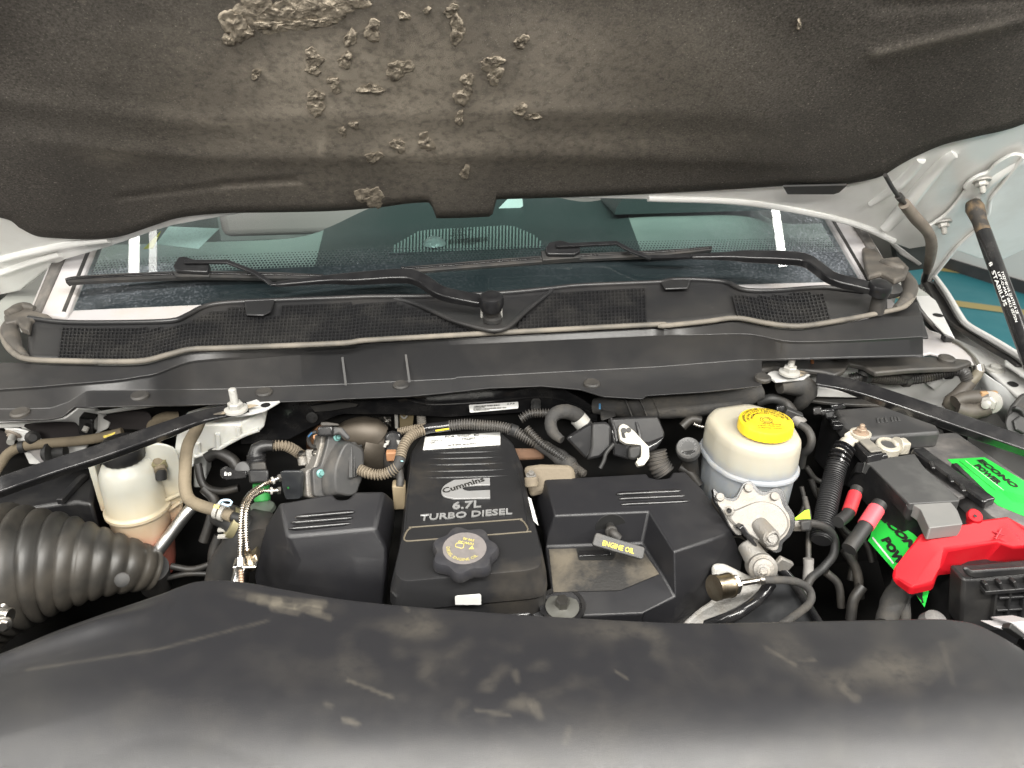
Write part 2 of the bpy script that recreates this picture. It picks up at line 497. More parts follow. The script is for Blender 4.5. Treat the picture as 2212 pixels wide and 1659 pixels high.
# ================================================================== hood
HS = radians(47)
HPL = Plane((0, 1.25, 1.405), (0, -sin(HS), -cos(HS)))     # underside of the raised hood
def hp(X, Y, d=0.0): return W('0', X, Y, pl=HPL.off(d))
hood = thing('hood', 'raised white truck hood seen from below with dark felt liner', 'hood', (0.05, 1.25, 1.40))
edge = smooth_tab([(-600, 400), (-200, 440), (0, 470), (40, 491), (75, 509), (110, 514), (180, 517), (255, 512), (330, 488), (390, 470), (480, 461),
        (600, 459), (720, 456), (820, 448), (880, 440), (925, 437)], 5) + \
       [(933, 441), (938, 470), (945, 472), (1000, 471), (1060, 468), (1064, 464), (1070, 434)] + \
       smooth_tab([(1072, 431), (1200, 427), (1400, 419), (1550, 411), (1690, 402), (1700, 401), (1800, 402), (1830, 398), (1880, 388), (1910, 378), (1945, 356), (1985, 335), (2040, 312), (2110, 295),
        (2212, 268), (2400, 180), (2800, 60)], 5)
def seg_d(x, y, x0, y0, x1, y1):
    dx, dy = x1-x0, y1-y0; t = max(0, min(1, ((x-x0)*dx+(y-y0)*dy)/(dx*dx+dy*dy)))
    return hypot(x-x0-dx*t, y-y0-dy*t)
TEARS = []   # crop D or E coordinates of torn spots, with radii
for t in ((1365, 470, 34, 42), (1365, 412, 36, 28), (1492, 262, 34, 34), (1450, 380, 26, 26), (1435, 345, 24, 16), (1600, 385, 52, 26), (1725, 300, 60, 46),
          (2125, 275, 55, 32), (2140, 330, 34, 44), (2000, 415, 40, 44), (2020, 345, 26, 36), (1720, 630, 32, 34), (1840, 615, 38, 42), (1615, 680, 36, 28),
          (2010, 745, 22, 32), (1600, 850, 56, 52), (1985, 510, 24, 30), (1480, 570, 20, 22), (1530, 540, 20, 24), (1355, 250, 42, 40), (1350, 300, 36, 26),
          (1610, 135, 42, 46), (1515, 165, 26, 44), (1975, 130, 40, 60), (1950, 50, 36, 30), (1745, 70, 26, 20), (1105, 320, 22, 24), (-500, -500, 5, 5),
          (985, 175, 30, 26), (-500, -500, 5, 5), (1845, 45, 18, 16)):
    TEARS.append((t[0]*.5, t[1]*.5, t[2]*.5, t[3]*.5))
for t in ((40, 180, 34, 30), (35, 475, 34, 26), (90, 505, 34, 18), (1240, 105, 12, 24)):
    TEARS.append((1106+t[0]*.5, t[1]*.5, t[2]*.5, t[3]*.5))
def pad_h(X, Y, e):
    """relief of the felt towards the viewer, metres"""
    h = 0.0
    c1 = interp([(0, 300), (250, 330), (420, 350), (700, 352), (1000, 345), (1400, 352), (1700, 362), (2000, 300), (2300, 200)], X)
    fade = max(0, min(1, (X-120)/180))*max(0, min(1, (1760-X)/140))
    h += -.0034*fade/(1+exp(-(Y-c1)/4.0))                       # step down into the rear rim
    c2 = interp([(0, 260), (400, 308), (1000, 292), (1400, 288), (1700, 300)], X)
    h += -.0008*exp(-((Y-c2)/26.0)**2)*max(0, min(1, (1750-X)/300))
    h += .001*exp(-((Y-c2+48)/22.0)**2)*max(0, min(1, (1750-X)/300))
    h += .0025*exp(-(seg_d(X, Y, 1890, 120, 2212, 45)/13.0)**2)    # pressed bead at the right
    h += -.0015*exp(-(seg_d(X, Y, 1900, 10, 2200, 0)/16.0)**2)
    h += .001*exp(-(seg_d(X, Y, 60, 300, 300, 345)/22.0)**2) - .0018*exp(-(seg_d(X, Y, 260, 425, 480, 400)/7.0)**2)
    h += -.004*exp(-(seg_d(X, Y, 480, 398, 640, 388)/6.0)**2)
    p = Vector((X*.004, Y*.004, 1.7))
    h += .004*noise.noise(p)+.0004*noise.noise(p*5)
    ed = min(1, max(0, (e-Y)/14.0))
    h -= .010*(1-ed)**2
    return h
NXH, NYH = 400, 130
V, F = [], []; STV = []
def pad_tone(X, Y):
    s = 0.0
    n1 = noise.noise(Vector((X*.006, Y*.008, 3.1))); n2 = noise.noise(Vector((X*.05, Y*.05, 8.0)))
    core = exp(-((X-800)/400)**2-((Y-200)/190)**2)  # broad brighter centre painted into the felt colour, with dust specks on it
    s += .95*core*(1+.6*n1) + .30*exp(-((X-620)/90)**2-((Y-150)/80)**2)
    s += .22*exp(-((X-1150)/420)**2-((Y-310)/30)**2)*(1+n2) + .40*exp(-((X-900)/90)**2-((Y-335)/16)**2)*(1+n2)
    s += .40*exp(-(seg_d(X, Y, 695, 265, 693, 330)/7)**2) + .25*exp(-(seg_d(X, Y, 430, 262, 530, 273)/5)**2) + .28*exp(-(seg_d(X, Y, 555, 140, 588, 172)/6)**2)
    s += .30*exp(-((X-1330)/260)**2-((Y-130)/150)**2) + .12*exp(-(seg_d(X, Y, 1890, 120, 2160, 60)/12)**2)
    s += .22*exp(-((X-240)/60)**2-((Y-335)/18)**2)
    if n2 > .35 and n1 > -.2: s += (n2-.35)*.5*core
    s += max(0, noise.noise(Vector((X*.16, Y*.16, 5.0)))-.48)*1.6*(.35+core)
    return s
for i in range(NXH+1):
    X = -520 + 3250*i/NXH
    e = interp(edge, X)
    for j in range(NYH+1):
        Y = -430 + (e+430)*(j/NYH)**.8
        V.append(hp(X, Y, pad_h(X, Y, e))); STV.append(pad_tone(X, Y))
for i in range(NXH):
    for j in range(NYH):
        a = i*(NYH+1)+j
        F.append((a, a+1, a+NYH+2, a+NYH+1))
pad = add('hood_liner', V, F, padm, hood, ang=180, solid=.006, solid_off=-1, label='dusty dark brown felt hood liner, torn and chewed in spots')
at = pad.data.attributes.new('stain_tone', 'FLOAT', 'POINT'); at.data.foreach_set('value', [max(0, min(1, s)) for s in STV])
# chewed spots: ragged lumps of the light foam that bursts out of the felt
def tear(cx, cy, rx, ry, seed):
    rnd = random.Random(seed); V, F = [], []
    n, R = 36, 8
    e = interp(edge, cx)
    base = pad_h(cx, cy, e)
    ph = [rnd.uniform(0, 6.28) for _ in range(5)]
    ang0 = rnd.uniform(0, 6.28)
    for k in range(R+1):
        f = k/R
        for q in range(n):
            th = 2*pi*q/n
            rag = 1+.22*sin(2*th+ph[0])+.16*sin(3*th+ph[1])+.09*sin(7*th+ph[2])+.06*sin(13*th+ph[3])
            X, Y = cx+rx*f*rag*cos(th), cy+ry*f*rag*sin(th)
            # a curled flap: high on one side, torn pit on the other
            side_ = cos(th-ang0)*f
            pit = noise.noise(Vector((X*.09, Y*.09, seed*1.3)))
            fine = noise.noise(Vector((X*.35, Y*.35, seed*2.1)))
            h = base+.0012+(1-f**4)*(.0006+.0010*side_+.0026*pit+.0013*fine)
            if f == 1: h = base-.002
            V.append(hp(X, Y, h))
    for k in range(R):
        for q in range(n):
            a, b = k*n+q, k*n+(q+1) % n
            F.append((a, b, b+n, a+n))
    return add('foam_tear', V, F, foam, pad, ang=70)
for i, t in enumerate(TEARS): tear(*t, i+3)
for (cx, cy, rx, ry) in ((505, 55, 28, 40), (560, 30, 60, 45), (640, 22, 60, 42), (715, 14, 60, 34), (530, 70, 24, 14), (600, 55, 50, 14), (690, 48, 50, 12), (770, -8, 40, 24), (620, -40, 150, 40)):
    tear(cx, cy, rx, ry, int(cx*3+cy))
# white inner panel of the hood, its stamped ribs, hinge reinforcements and bolts
P = [(-900, -430), (2900, -430), (2760, 150), (2450, 430), (2212, 528), (2160, 553), (2110, 549), (2070, 534), (2010, 520), (1960, 528), (1915, 512), (1870, 486), (1760, 457), (1620, 434), (1500, 422), (1300, 418),
     (1000, 414), (600, 436), (380, 474), (330, 489), (238, 522), (144, 549), (100, 575), (47, 617), (0, 627), (-200, 640), (-900, 600)]
panel = prism('inner_panel', [hp(x, y, -.03) for x, y in P], HPL.n*.012, whitep, hood, bevel=.005, seg=3)
outer = prism('outer_skin', [hp(x*1.04-60, y*1.0-14, -.046) for x, y in P], -HPL.n*.003, whitep, hood, bevel=0)
def rib(pts, r, m=whitep, name='stamped_rib', d=-.017, par=None):
    return tube(name, [hp(x, y, d) for x, y in pts], r, m, par or hood, n=10)
rib([(2062, 330), (2040, 345), (1995, 395), (1950, 450), (1915, 490)], [.010, .014, .016, .012])
rib([(1990, 345), (1935, 400), (1880, 440)], [.008, .012, .006])
rib([(1400, 428), (1600, 436), (1760, 462), (1860, 488), (1930, 520)], .006)
rib([(2212, 335), (2150, 375), (2110, 420)], [.014, .016, .012])
rib([(0, 560), (60, 545), (150, 527), (235, 516)], .007)
rib([(0, 590), (70, 565), (130, 548)], .006)
hingep = [(905, 985), (935, 955), (1070, 860), (1180, 735), (1265, 615), (1250, 590), (1310, 520), (1400, 465), (1500, 425), (1580, 345), (1740, 255), (1850, 262), (1890, 320),
          (1640, 590), (1530, 720), (1500, 890), (1430, 960), (1370, 1045), (1270, 1100), (1200, 1200), (1040, 1400), (960, 1500), (900, 1590), (845, 1650), (828, 1600), (835, 1480), (900, 1380), (950, 1250), (955, 1120)]
hpl = [hp(1810.4+.215*x, 274.3+.215*y, -.0135) for x, y in hingep]
hinge = prism('hinge_plate', smooth_loop(hpl, 3), HPL.n*.006, whitep, hood, bevel=.0025)
lip = [hp(1810.4+.215*x, 274.3+.215*y, -.004) for x, y in ((1868, 300), (1640, 590), (1535, 725), (1500, 890), (1370, 1045), (1200, 1200), (1040, 1400), (940, 1530), (850, 1640))]
tube('hinge_flange', lip, .0035, whitep, hinge, n=8)
for (bx, by, r) in ((1440, 540, .0125), (1055, 960, .0125)):
    hexnut('hinge_bolt', W('Q', bx, by, pl=HPL.off(-.008)), HPL.n*.8+Vector((.0, -.2, -.62)), r*.8, .010, nutw, hood, stud=.012)
prism('rubber_stop', [hp(x, y, .002) for x, y in ((1690, 399), (1830, 396), (1812, 412), (1800, 416), (1700, 416))], HPL.n*.004, rubber, hood, bevel=.001)

# ------------------------------------------------------------------ gas strut, washer line of the hood
gs0, gs1 = W('0', 2106, 450, pl=HPL.off(.012)), W('0', 2262, 880, z=1.16)
ax = (gs1-gs0).normalized()
strut = thing('gas_strut', 'black gas strut with white print propping the hood beside hinge', 'gas strut', gs1)
cyl('cylinder', gs0+ax*.055, gs1, .0125, gloss, strut, n=28, bevel=.001)
lathe('ball_socket', [(.006, -.016), (.0125, -.012), (.0155, 0), (.0135, .016), (.012, .030), (.0122, .0555)], gs0, ax, mat('dirty_socket', (.03, .027, .024), .6, dust=(.25, .17, .09), damt=.8, dscale=50), strut)
cyl('ball_stud', gs0-HPL.n*.025+Vector((.012, 0, 0)), gs0, .007, nutw, strut)
# printed marks run along the tube
side = -ax.cross((CAM-gs0).normalized()).normalized(); tow = (CAM-gs0); tow = (tow-ax*tow.dot(ax)).normalized()
def strut_text(s, a0, a1, th, h, bold=0):
    c = gs0
    def bend(a, b):
        t = th+(b-.5)*h/.0125
        return c+ax*(a0+(a1-a0)*a)+(tow*cos(t)+side*sin(t))*.0129
    text('printing', s, c, ax, side, wink, strut, bend=bend, bold=bold)
strut_text('8  STABILUS', .125, .215, -.5, .006, .02)
strut_text('LIFT-O-MAT 0812 0575N', .150, .250, .05, .0035)
strut_text('TYSZI 001VA 22AT73 A 22', .150, .235, .45, .0035)
wl = thing('hood_cable', 'thin black cable hanging from hood liner into grey rubber sleeve', 'cable', W('0', 2010, 600, z=1.30))
q0, q1, q2 = hp(1912, 378, .004), hp(1932, 412, .010), hp(1957, 442, .014)
tube('wire', [q0, q1, q2], .0035, rubber, wl)
tube('wire_clip', [q1+(q2-q1)*.35, q1+(q2-q1)*.62], .0065, rubber, wl, n=8)
sl = [hp(1953, 440, .014), hp(1975, 468, .017), hp(2003, 500, .020), hp(2012, 525, .020), hp(2010, 555, .016), hp(2003, 585, .010)]
tube('rubber_sleeve', sl, [.0095, .0105, .0095, .0105, .010, .008], mat('grey_sleeve', (.16, .135, .11), .6, dust=(.07, .06, .05), damt=.7, dscale=22), wl, n=16)
tube('sleeve_end', [sl[-1], hp(1997, 605, .004)], .006, rubber, wl)

# ================================================================== windshield, cab behind it
XC, GA = .05, radians(35)
def gb(x): d = (x-XC)**2; return Vector((x, 1.272+.118*d, 1.258-.050*d))
def gp(x, s, off=0.0):
    d = gb(x); sl = Vector((0, cos(GA), sin(GA)))
    return d+sl*s+Vector((-.18*(x-XC), -sin(GA), cos(GA)))*off + Vector((-(x-XC)*s*.22, .05*(x-XC)**2*s, 0))
GPL = Plane((0, 1.272+.01, 1.258), (0, -sin(GA), cos(GA)))
ws = thing('windshield', 'dusty tinted truck windshield with black dotted edge band below the hood', 'windshield', (XC, 1.28, 1.25))
def gsheet(x0, x1, s0, s1, off, nx=48, ns=10):
    V, F = [], []
    for i in range(nx+1):
        for j in range(ns+1):
            V.append(gp(x0+(x1-x0)*i/nx, s0+(s1-s0)*j/ns, off))
    for i in range(nx):
        for j in range(ns):
            a = i*(ns+1)+j; F.append((a, a+1, a+ns+2, a+ns+1))
    return V, F
gm = bpy.data.materials.new('tinted_glass'); gm.use_nodes = True
nt = gm.node_tree; N = nt.nodes; L = nt.links; N.remove(N['Principled BSDF'])
tr = N.new('ShaderNodeBsdfTransparent'); tr.inputs[0].default_value = (.68, .86, .84, 1)
gl = N.new('ShaderNodeBsdfGlossy'); gl.inputs['Roughness'].default_value = .012; gl.inputs[0].default_value = (1, 1, 1, 1)
fr = N.new('ShaderNodeFresnel'); fr.inputs[0].default_value = 1.52
m1 = N.new('ShaderNodeMixShader'); L.new(fr.outputs[0], m1.inputs[0]); L.new(tr.outputs[0], m1.inputs[1]); L.new(gl.outputs[0], m1.inputs[2])
df = N.new('ShaderNodeBsdfDiffuse'); df.inputs[0].default_value = (.55, .59, .66, 1)
geo = N.new('ShaderNodeNewGeometry')
n1 = N.new('ShaderNodeTexNoise'); n1.inputs['Scale'].default_value = 4.5; n1.inputs['Detail'].default_value = 6
n2 = N.new('ShaderNodeTexNoise'); n2.inputs['Scale'].default_value = 260; n2.inputs['Detail'].default_value = 2
L.new(geo.outputs['Position'], n1.inputs['Vector']); L.new(geo.outputs['Position'], n2.inputs['Vector'])
r1 = N.new('ShaderNodeMapRange'); r1.inputs[1].default_value = .50; r1.inputs[2].default_value = .72; r1.inputs[3].default_value = .012; r1.inputs[4].default_value = .26
r2 = N.new('ShaderNodeMapRange'); r2.inputs[1].default_value = .48; r2.inputs[2].default_value = .72; r2.inputs[3].default_value = .5; r2.inputs[4].default_value = 1.8
L.new(n1.outputs[0], r1.inputs[0]); L.new(n2.outputs[0], r2.inputs[0])
sx_ = N.new('ShaderNodeSeparateXYZ'); L.new(geo.outputs['Position'], sx_.inputs[0])
ab_ = N.new('ShaderNodeMath'); ab_.operation = 'SUBTRACT'; L.new(sx_.outputs[0], ab_.inputs[0]); ab_.inputs[1].default_value = .08
a2_ = N.new('ShaderNodeMath'); a2_.operation = 'ABSOLUTE'; L.new(ab_.outputs[0], a2_.inputs[0])
r3 = N.new('ShaderNodeMapRange'); r3.inputs[1].default_value = .36; r3.inputs[2].default_value = .74; r3.inputs[3].default_value = .02; r3.inputs[4].default_value = .22; L.new(a2_.outputs[0], r3.inputs[0])   # dirt left in the corners the wipers never reach
r4 = N.new('ShaderNodeMapRange'); r4.inputs[1].default_value = .38; r4.inputs[2].default_value = .62; r4.inputs[3].default_value = .25; r4.inputs[4].default_value = 1.2; L.new(n1.outputs[0], r4.inputs[0])
m3_ = N.new('ShaderNodeMath'); m3_.operation = 'MULTIPLY'; L.new(r3.outputs[0], m3_.inputs[0]); L.new(r4.outputs[0], m3_.inputs[1])
mu = N.new('ShaderNodeMath'); mu.operation = 'MULTIPLY'; L.new(m3_.outputs[0], mu.inputs[0]); L.new(r2.outputs[0], mu.inputs[1])
m2 = N.new('ShaderNodeMixShader'); L.new(mu.outputs[0], m2.inputs[0]); L.new(m1.outputs[0], m2.inputs[1]); L.new(df.outputs[0], m2.inputs[2])
L.new(m2.outputs[0], N['Material Output'].inputs[0])
V, F = gsheet(-.62, .82, -.012, .62, .004)
add('glass_pane', V, F, gm, ws, ang=180)
# black ceramic band with dots towards its upper edge
fm = bpy.data.materials.new('ceramic_band'); fm.use_nodes = True
nt = fm.node_tree; N = nt.nodes; L = nt.links; p = N['Principled BSDF']
p.inputs['Base Color'].default_value = (.012, .013, .016, 1); p.inputs['Roughness'].default_value = .35
add('edge_band', *gsheet(-.62, .82, -.012, .060, .0015, ns=2), fm, ws, ang=180)
V, F = [], []
rows = 7
for j in range(rows):
    s = .0625+j*.0050; rr = .0021*(1-.09*j)
    nxd = 230
    for i in range(nxd):
        x = -.61+1.42*(i+.5*(j % 2))/nxd; b = len(V)
        for q in range(4):
            th = pi/4+q*pi/2
            V.append(gp(x+rr*1.45*cos(th), s+rr*1.3*sin(th), .0015))
        F.append((b, b+1, b+2, b+3))
o = add('band_dots', V, F, fm, ws, ang=180); o['kind'] = 'stuff'
# painted metal around the glass foot
gf = [gp(-.66+1.52*i/40, -.012, .001) for i in range(41)]
ap = thing('cab_front_panel', 'white painted body frame with grey rubber around the windshield foot', 'body frame', (XC, 1.25, 1.22))
loft('lower_frame', [[p+Vector((0, .004, .002)), p+Vector((0, -.10, -.030)), p+Vector((0, -.10, -.045)), p+Vector((0, .004, -.02))] for p in gf], whitedirty, ap, bevel=.003)
for sx, x0 in ((-1, -.62), (1, .82)):
    pts = [gp(x0, -.03, .006), gp(x0, .12, .006), gp(x0, .30, .006), gp(x0, .55, .006)]
    strap('pillar', [p+Vector((sx*.030, 0, -.004)) for p in pts], .065, .03, (0, -sin(GA), cos(GA)), whitedirty, ap, bevel=.006)
    strap('pillar_seal', [p+Vector((sx*.045, -.004, .012)) for p in pts], [.016, .022, .018], .012, (0, -sin(GA), cos(GA)), mat('grey_pillar_seal', (.085, .08, .075), .6, dust=(.25, .22, .19), damt=.6, dscale=30), ap, bevel=.004)
    strap('glass_gap', [p+Vector((sx*.002, 0, .011)) for p in pts], .006, .006, (0, -sin(GA), cos(GA)), rubber, ap, bevel=0)
    strap('door_pillar', [p+Vector((sx*.115, .02, .0)) for p in pts[1:]], .085, .05, (0, -sin(GA), cos(GA)), whitep, ap, bevel=.01)

cab = thing('dashboard', 'grey dashboard with ribbed speaker grille behind the windshield', 'dashboard', (XC, 1.6, 1.1))
def dash(x, t):
    """top of the dashboard from the glass foot (t=0) back to the driver (t=1)"""
    z = 1.200 + .028*t
    z += .090*exp(-((x-.10)/.30)**4)*t**1.2 + .085*exp(-((x-.58)/.19)**4)*max(0, t-.35)*1.5
    return Vector((x, 1.30+.42*t, z))
V, F = [], []
for i in range(61):
    for j in range(21): V.append(dash(-.8+1.75*i/60, j/20))
for i in range(60):
    for j in range(20):
        a = i*21+j; F.append((a, a+1, a+22, a+21))
b0 = len(V)
for i in range(61): V.append(dash(-.8+1.75*i/60, 1)+Vector((0, .03, -.35)))
for i in range(60): F.append((i*21+20, b0+i, b0+i+1, (i+1)*21+20))
add('dash_top', V, F, cabm, cab, ang=60)
V, F = [], []
for i in range(41):
    for j in range(21):
        x = -.235+.67*i/40; V.append(dash(x, .02+.98*j/20)+Vector((0, 0, .002)))
for i in range(40):
    for j in range(20):
        a = i*21+j; F.append((a, a+1, a+22, a+21))
add('centre_pad', V, F, cabd, cab, ang=60)
DPL = Plane.of(dash(0, .1)+Vector((0, 0, .004)), dash(.2, .1)+Vector((0, 0, .004)), dash(.1, .75)+Vector((0, 0, .004)))
g = WL('M', [(425, 430), (460, 380), (640, 275), (720, 262), (1270, 232), (1340, 240), (1480, 300), (1560, 380)], pl=DPL)
grl = prism('speaker_grille', g, (0, 0, -.006), cabd, cab, bevel=.001)
gc = g + [g[0]]
for i in range(46):                                            # ribs of the speaker grille
    X = 470+24*i
    top = interp([(425, 425), (460, 385), (640, 282), (720, 270), (1270, 240), (1340, 248), (1480, 308), (1560, 380)], X)
    if X > 1545: break
    a, b = W('M', X, top, pl=DPL.off(.0015)), W('M', X-3, 432-.035*(X-430), pl=DPL.off(.0015))
    strap('grille_rib', [a, b], .0032, .003, (0, 0, 1), mat('pale_rib', (.28, .32, .30), .5), grl, bevel=0, spl=False)
lathe('light_sensor', [(.024, 0), (.022, .006), (.012, .014), (.002, .017)], W('M', 757, 372, pl=DPL.off(.001)), (0, 0, 1), mat('sensor_dome', (.30, .33, .32), .15), cab)
pa, pb, pc = (W('M', *q, pl=DPL.off(.0045)) for q in ((862, 372), (1148, 352), (860, 338)))
bars('bar_code', pa, pb-pa, pc-pa, ink, cab, n=46, seed=5)
for s, q in (('CONTAINS', ((890, 268), (972, 262), (890, 256))), ('MADE IN USA  1997', ((890, 284), (1030, 272), (890, 272))), ('68 172 05', ((890, 300), (960, 294), (890, 289))), ('4 AY 9200AG', ((870, 318), (988, 308), (870, 306))),
             ('P2AW1 12', ((900, 331), (1005, 322), (900, 321)))):
    textq('printing', s, 'M', q, DPL.off(.004), ink, cab)
textq('printing', 'UPKK2749166', 'M', ((960, 378), (1050, 372), (960, 369)), DPL.off(.004), ink, cab)
# instrument hood, steering wheel, seats, rear wall of the cab
c0 = W('0', 1480, 470, y=1.80)
cowlh = thing('instrument_hood', 'dark rounded instrument hood on the dashboard', 'instrument hood', c0)
V = []
loops = []
for k in range(9):
    t = k/8; yy = 1.62+.25*t
    loops.append([Vector((.60+ (.20+.03*t)*cos(th), yy, 1.29+.03*t+(.085+.03*t)*sin(th))) for th in [pi*q/20 for q in range(21)]])
loft('hood_shell', loops, cabd, cowlh, ang=60)
sw = thing('steering_wheel', 'black steering wheel rim seen through the windshield', 'steering wheel', (.52, 1.95, 1.40))
ring = []
wc = Vector((.60, 2.0, 1.42)); wu = Vector((1, 0, 0)); wv = Vector((0, .45, .9)).normalized()
for q in range(41):
    th = 2*pi*q/40; ring.append(wc+wu*(.20*cos(th))+wv*(.20*sin(th)))
tube('wheel_rim', ring, .017, gloss, sw, n=14)
for th in (pi*.1, pi*.9, pi*1.5): tube('spoke', [wc, wc+wu*(.19*cos(th))+wv*(.19*sin(th))], .014, cabd, sw)
for sx, lab in ((-.42, 'grey passenger seat behind the dashboard'), (.55, 'grey driver seat behind the steering wheel')):
    st = thing('seat', lab, 'seat', (sx, 2.7, 1.0))
    loft('backrest', [[Vector((sx+a*w, 2.65+b*.10, z)) for a, b in ((-1, -1), (1, -1), (1, 1), (-1, 1))] for z, w in ((1.0, .26), (1.3, .27), (1.62, .22), (1.66, .18))], seatm, st, bevel=.05, seg=4)
    loft('headrest', [[Vector((sx+a*w, 2.68+b*.06, z)) for a, b in ((-1, -1), (1, -1), (1, 1), (-1, 1))] for z, w in ((1.67, .10), (1.72, .13), (1.88, .12))], seatm, st, bevel=.03, seg=3)
cb = thing('cab_shell', 'pale interior of the truck cab with dark rear window', 'truck cab', (0, 3.0, .9))
prism('rear_wall', [(-.95, 3.4, .6), (1.05, 3.4, .6), (1.05, 3.45, .6), (-.95, 3.45, .6)], (0, 0, 1.4), headl, cb, bevel=0)
prism('rear_window', [(-.6, 3.385, 1.45), (.7, 3.385, 1.45), (.7, 3.385, 1.80), (-.6, 3.385, 1.80)], (0, .01, 0), mat('dark_window', (.03, .05, .05), .1), cb, bevel=0)
prism('cab_floor', [(-.95, 1.75, .75), (1.05, 1.75, .75), (1.05, 3.4, .75), (-.95, 3.4, .75)], (0, 0, -.04), cabd, cb, bevel=0)
for sx in (-.93, 1.03):
    prism('door_panel', [(sx, 1.55, .6), (sx, 3.4, .6), (sx, 3.4, 1.32), (sx, 1.55, 1.28)], (.02, 0, 0), cabm, cb, bevel=0)
# registration papers lying at the glass
pp = [gp(-.515, .135, -.012), gp(-.43, .120, -.012), gp(-.40, .165, -.012), gp(-.50, .175, -.012)]
tag(quad('paper', pp, labelw), 'white paper sheet leaning behind the windshield near left pillar', 'paper')
tag(quad('yellow_tag', [gp(-.535, .125, -.011), gp(-.517, .125, -.011), gp(-.512, .165, -.011)], yink), 'small yellow tag beside the paper behind the windshield', 'tag')
pp = WL('M', [(1222, 112), (1290, 42), (1395, 42), (1400, 95), (1380, 108)], pl=Plane((0, 1.66, 1.3), (0, -.8, .6)))
tag(quad('parking_card', pp, labelw), 'pale folded card standing on the dashboard ridge', 'card')
# ================================================================== cowl grille under the windshield
seal_px = px('H', [(62, 262), (22, 330), (34, 420), (95, 510), (190, 572), (330, 593), (600, 601)]) + px('A', [(700, 1105), (890, 1102), (980, 1088), (1090, 1058), (1230, 1025), (1400, 1018), (1800, 1003), (2212, 985)]) + \
          px('B', [(300, 968), (600, 950), (1100, 922), (1600, 895), (2212, 864)]) + px('C', [(150, 988), (400, 962), (540, 943), (620, 947), (740, 970), (850, 985), (980, 985), (1200, 950), (1430, 905), (1535, 875), (1588, 810), (1592, 745), (1545, 690)])
seal3 = [W('0', x, y, z=1.246) for x, y in seal_px]
tag(tube('cowl_seal', seal3, .0043, sealm, n=10, wob=.05), 'dusty tan rubber weatherstrip along the front edge of cowl grille', 'rubber seal')
ftab = sorted(smooth_tab([p for p in seal_px[4:-4]], 6))
rtab = smooth_tab(px('A', [(190, 822), (400, 848), (700, 852), (1080, 842), (1190, 812), (1340, 742), (1600, 716), (2212, 692)]) + px('B', [(300, 686), (470, 684), (760, 680), (1200, 660), (1500, 632), (1700, 612), (2212, 590)]) +
        px('C', [(130, 730), (300, 722), (500, 735), (570, 762), (640, 783), (800, 785), (1050, 768), (1200, 778), (1400, 800), (1480, 820)]), 6)
grille = thing('cowl_grille', 'black plastic cowl grille with mesh openings below the windshield', 'cowl grille', (XC, 1.15, 1.24))
def cg(X, v, dz=0.0):
    a, b = interp(ftab, X), interp(rtab, X)
    return W('0', X, a+(b-a)*v, z=1.243+.017*v+dz)
V, F = [], []
NX, NV = 220, 8
for i in range(NX+1):
    X = 62+(1915-62)*i/NX
    for j in range(NV+1):
        v = j/NV
        bump = .004*max(0, v-.85)/.15
        V.append(cg(X, v, -.006+bump))
for i in range(NX):
    for j in range(NV):
        a = i*(NV+1)+j; F.append((a, a+1, a+NV+2, a+NV+1))
add('grille_panel', V, F, cowlm, grille, ang=60, solid=.003)
# raised rear rim
tube('rear_rim', [cg(X, 1.0, .0) for X in range(62, 1880, 14)], .0042, cowlm, grille, n=8)
# dark troughs with the mesh bars over them
def mesh_patch(Xa, Xb, skew, lim):
    V, F = [], []
    def bar(p, q, w, h):
        d = (q-p).normalized(); s = d.cross(Vector((0, 0, 1))).normalized()*w*.5; b = len(V); u = Vector((0, 0, h))
        V.extend([p-s-u, q-s-u, q+s-u, p+s-u, p-s, q-s, q+s, p+s])
        F.extend([(b+4, b+5, b+6, b+7), (b, b+1, b+5, b+4), (b+2, b+3, b+7, b+6)])
    def pt(X, k, dz=0.0):
        a, b = interp(ftab, X), interp(rtab, X)
        Y = a-7-7.3*k
        v = (Y-a)/(b-a)
        return W('0', X, Y, z=1.243+.017*v+.001+dz), Y
    cols = []
    X = Xa
    while X <= Xb: cols.append(X); X += 8.3
    for i, X in enumerate(cols):
        kmax = 0
        top = lim(X)
        prev = None
        k = 0
        while True:
            XX = X+skew(k)
            p, Y = pt(XX, k)
            if Y < top or k > 22: break
            if prev is not None: bar(prev, p, .0020, .006)
            if i+1 < len(cols):
                X2 = cols[i+1]+skew(k); p2, Y2 = pt(X2, k)
                if Y2 >= lim(cols[i+1]): bar(p, p2, .0024, .006)
            prev = p; k += 1
    o = add('mesh_bars', V, F, black, grille, smooth=False); o['kind'] = 'stuff'
    # dark opening under the bars
    V, F = [], []
    for X in cols:
        a = interp(ftab, X); Yt = lim(X)
        k = max(1, (a-7-Yt)/7.3)
        V.append(pt(X+skew(0), 0, -.0062)[0]); V.append(pt(X+skew(k), k, -.0062)[0])
    for i in range(len(cols)-1): F.append((2*i, 2*i+1, 2*i+3, 2*i+2))
    add('mesh_opening', V, F, mat('dark_opening', (.012, .012, .012), .8, dust=(.22, .21, .20), damt=.9, dscale=120, dlo=.52, dhi=.62), grille, smooth=False)
def lim1(X):
    r = interp(rtab, X)+9
    return max(r, interp([(0, 0), (843, 0), (845, 648), (1040, 712), (1060, 716)], X)) if X > 843 else (r if not 525 < X < 598 else r+18)
mesh_patch(126, 1036, lambda k: k*.9 if k else 0, lim1)
mesh_patch(1122, 1396, lambda k: -.3*k, lambda X: max(interp(rtab, X)+9, interp([(1100, 712), (1198, 628), (1400, 612)], X)))
mesh_patch(1594, 1800, lambda k: -1.9*k, lambda X: interp(rtab, X+14)+8)
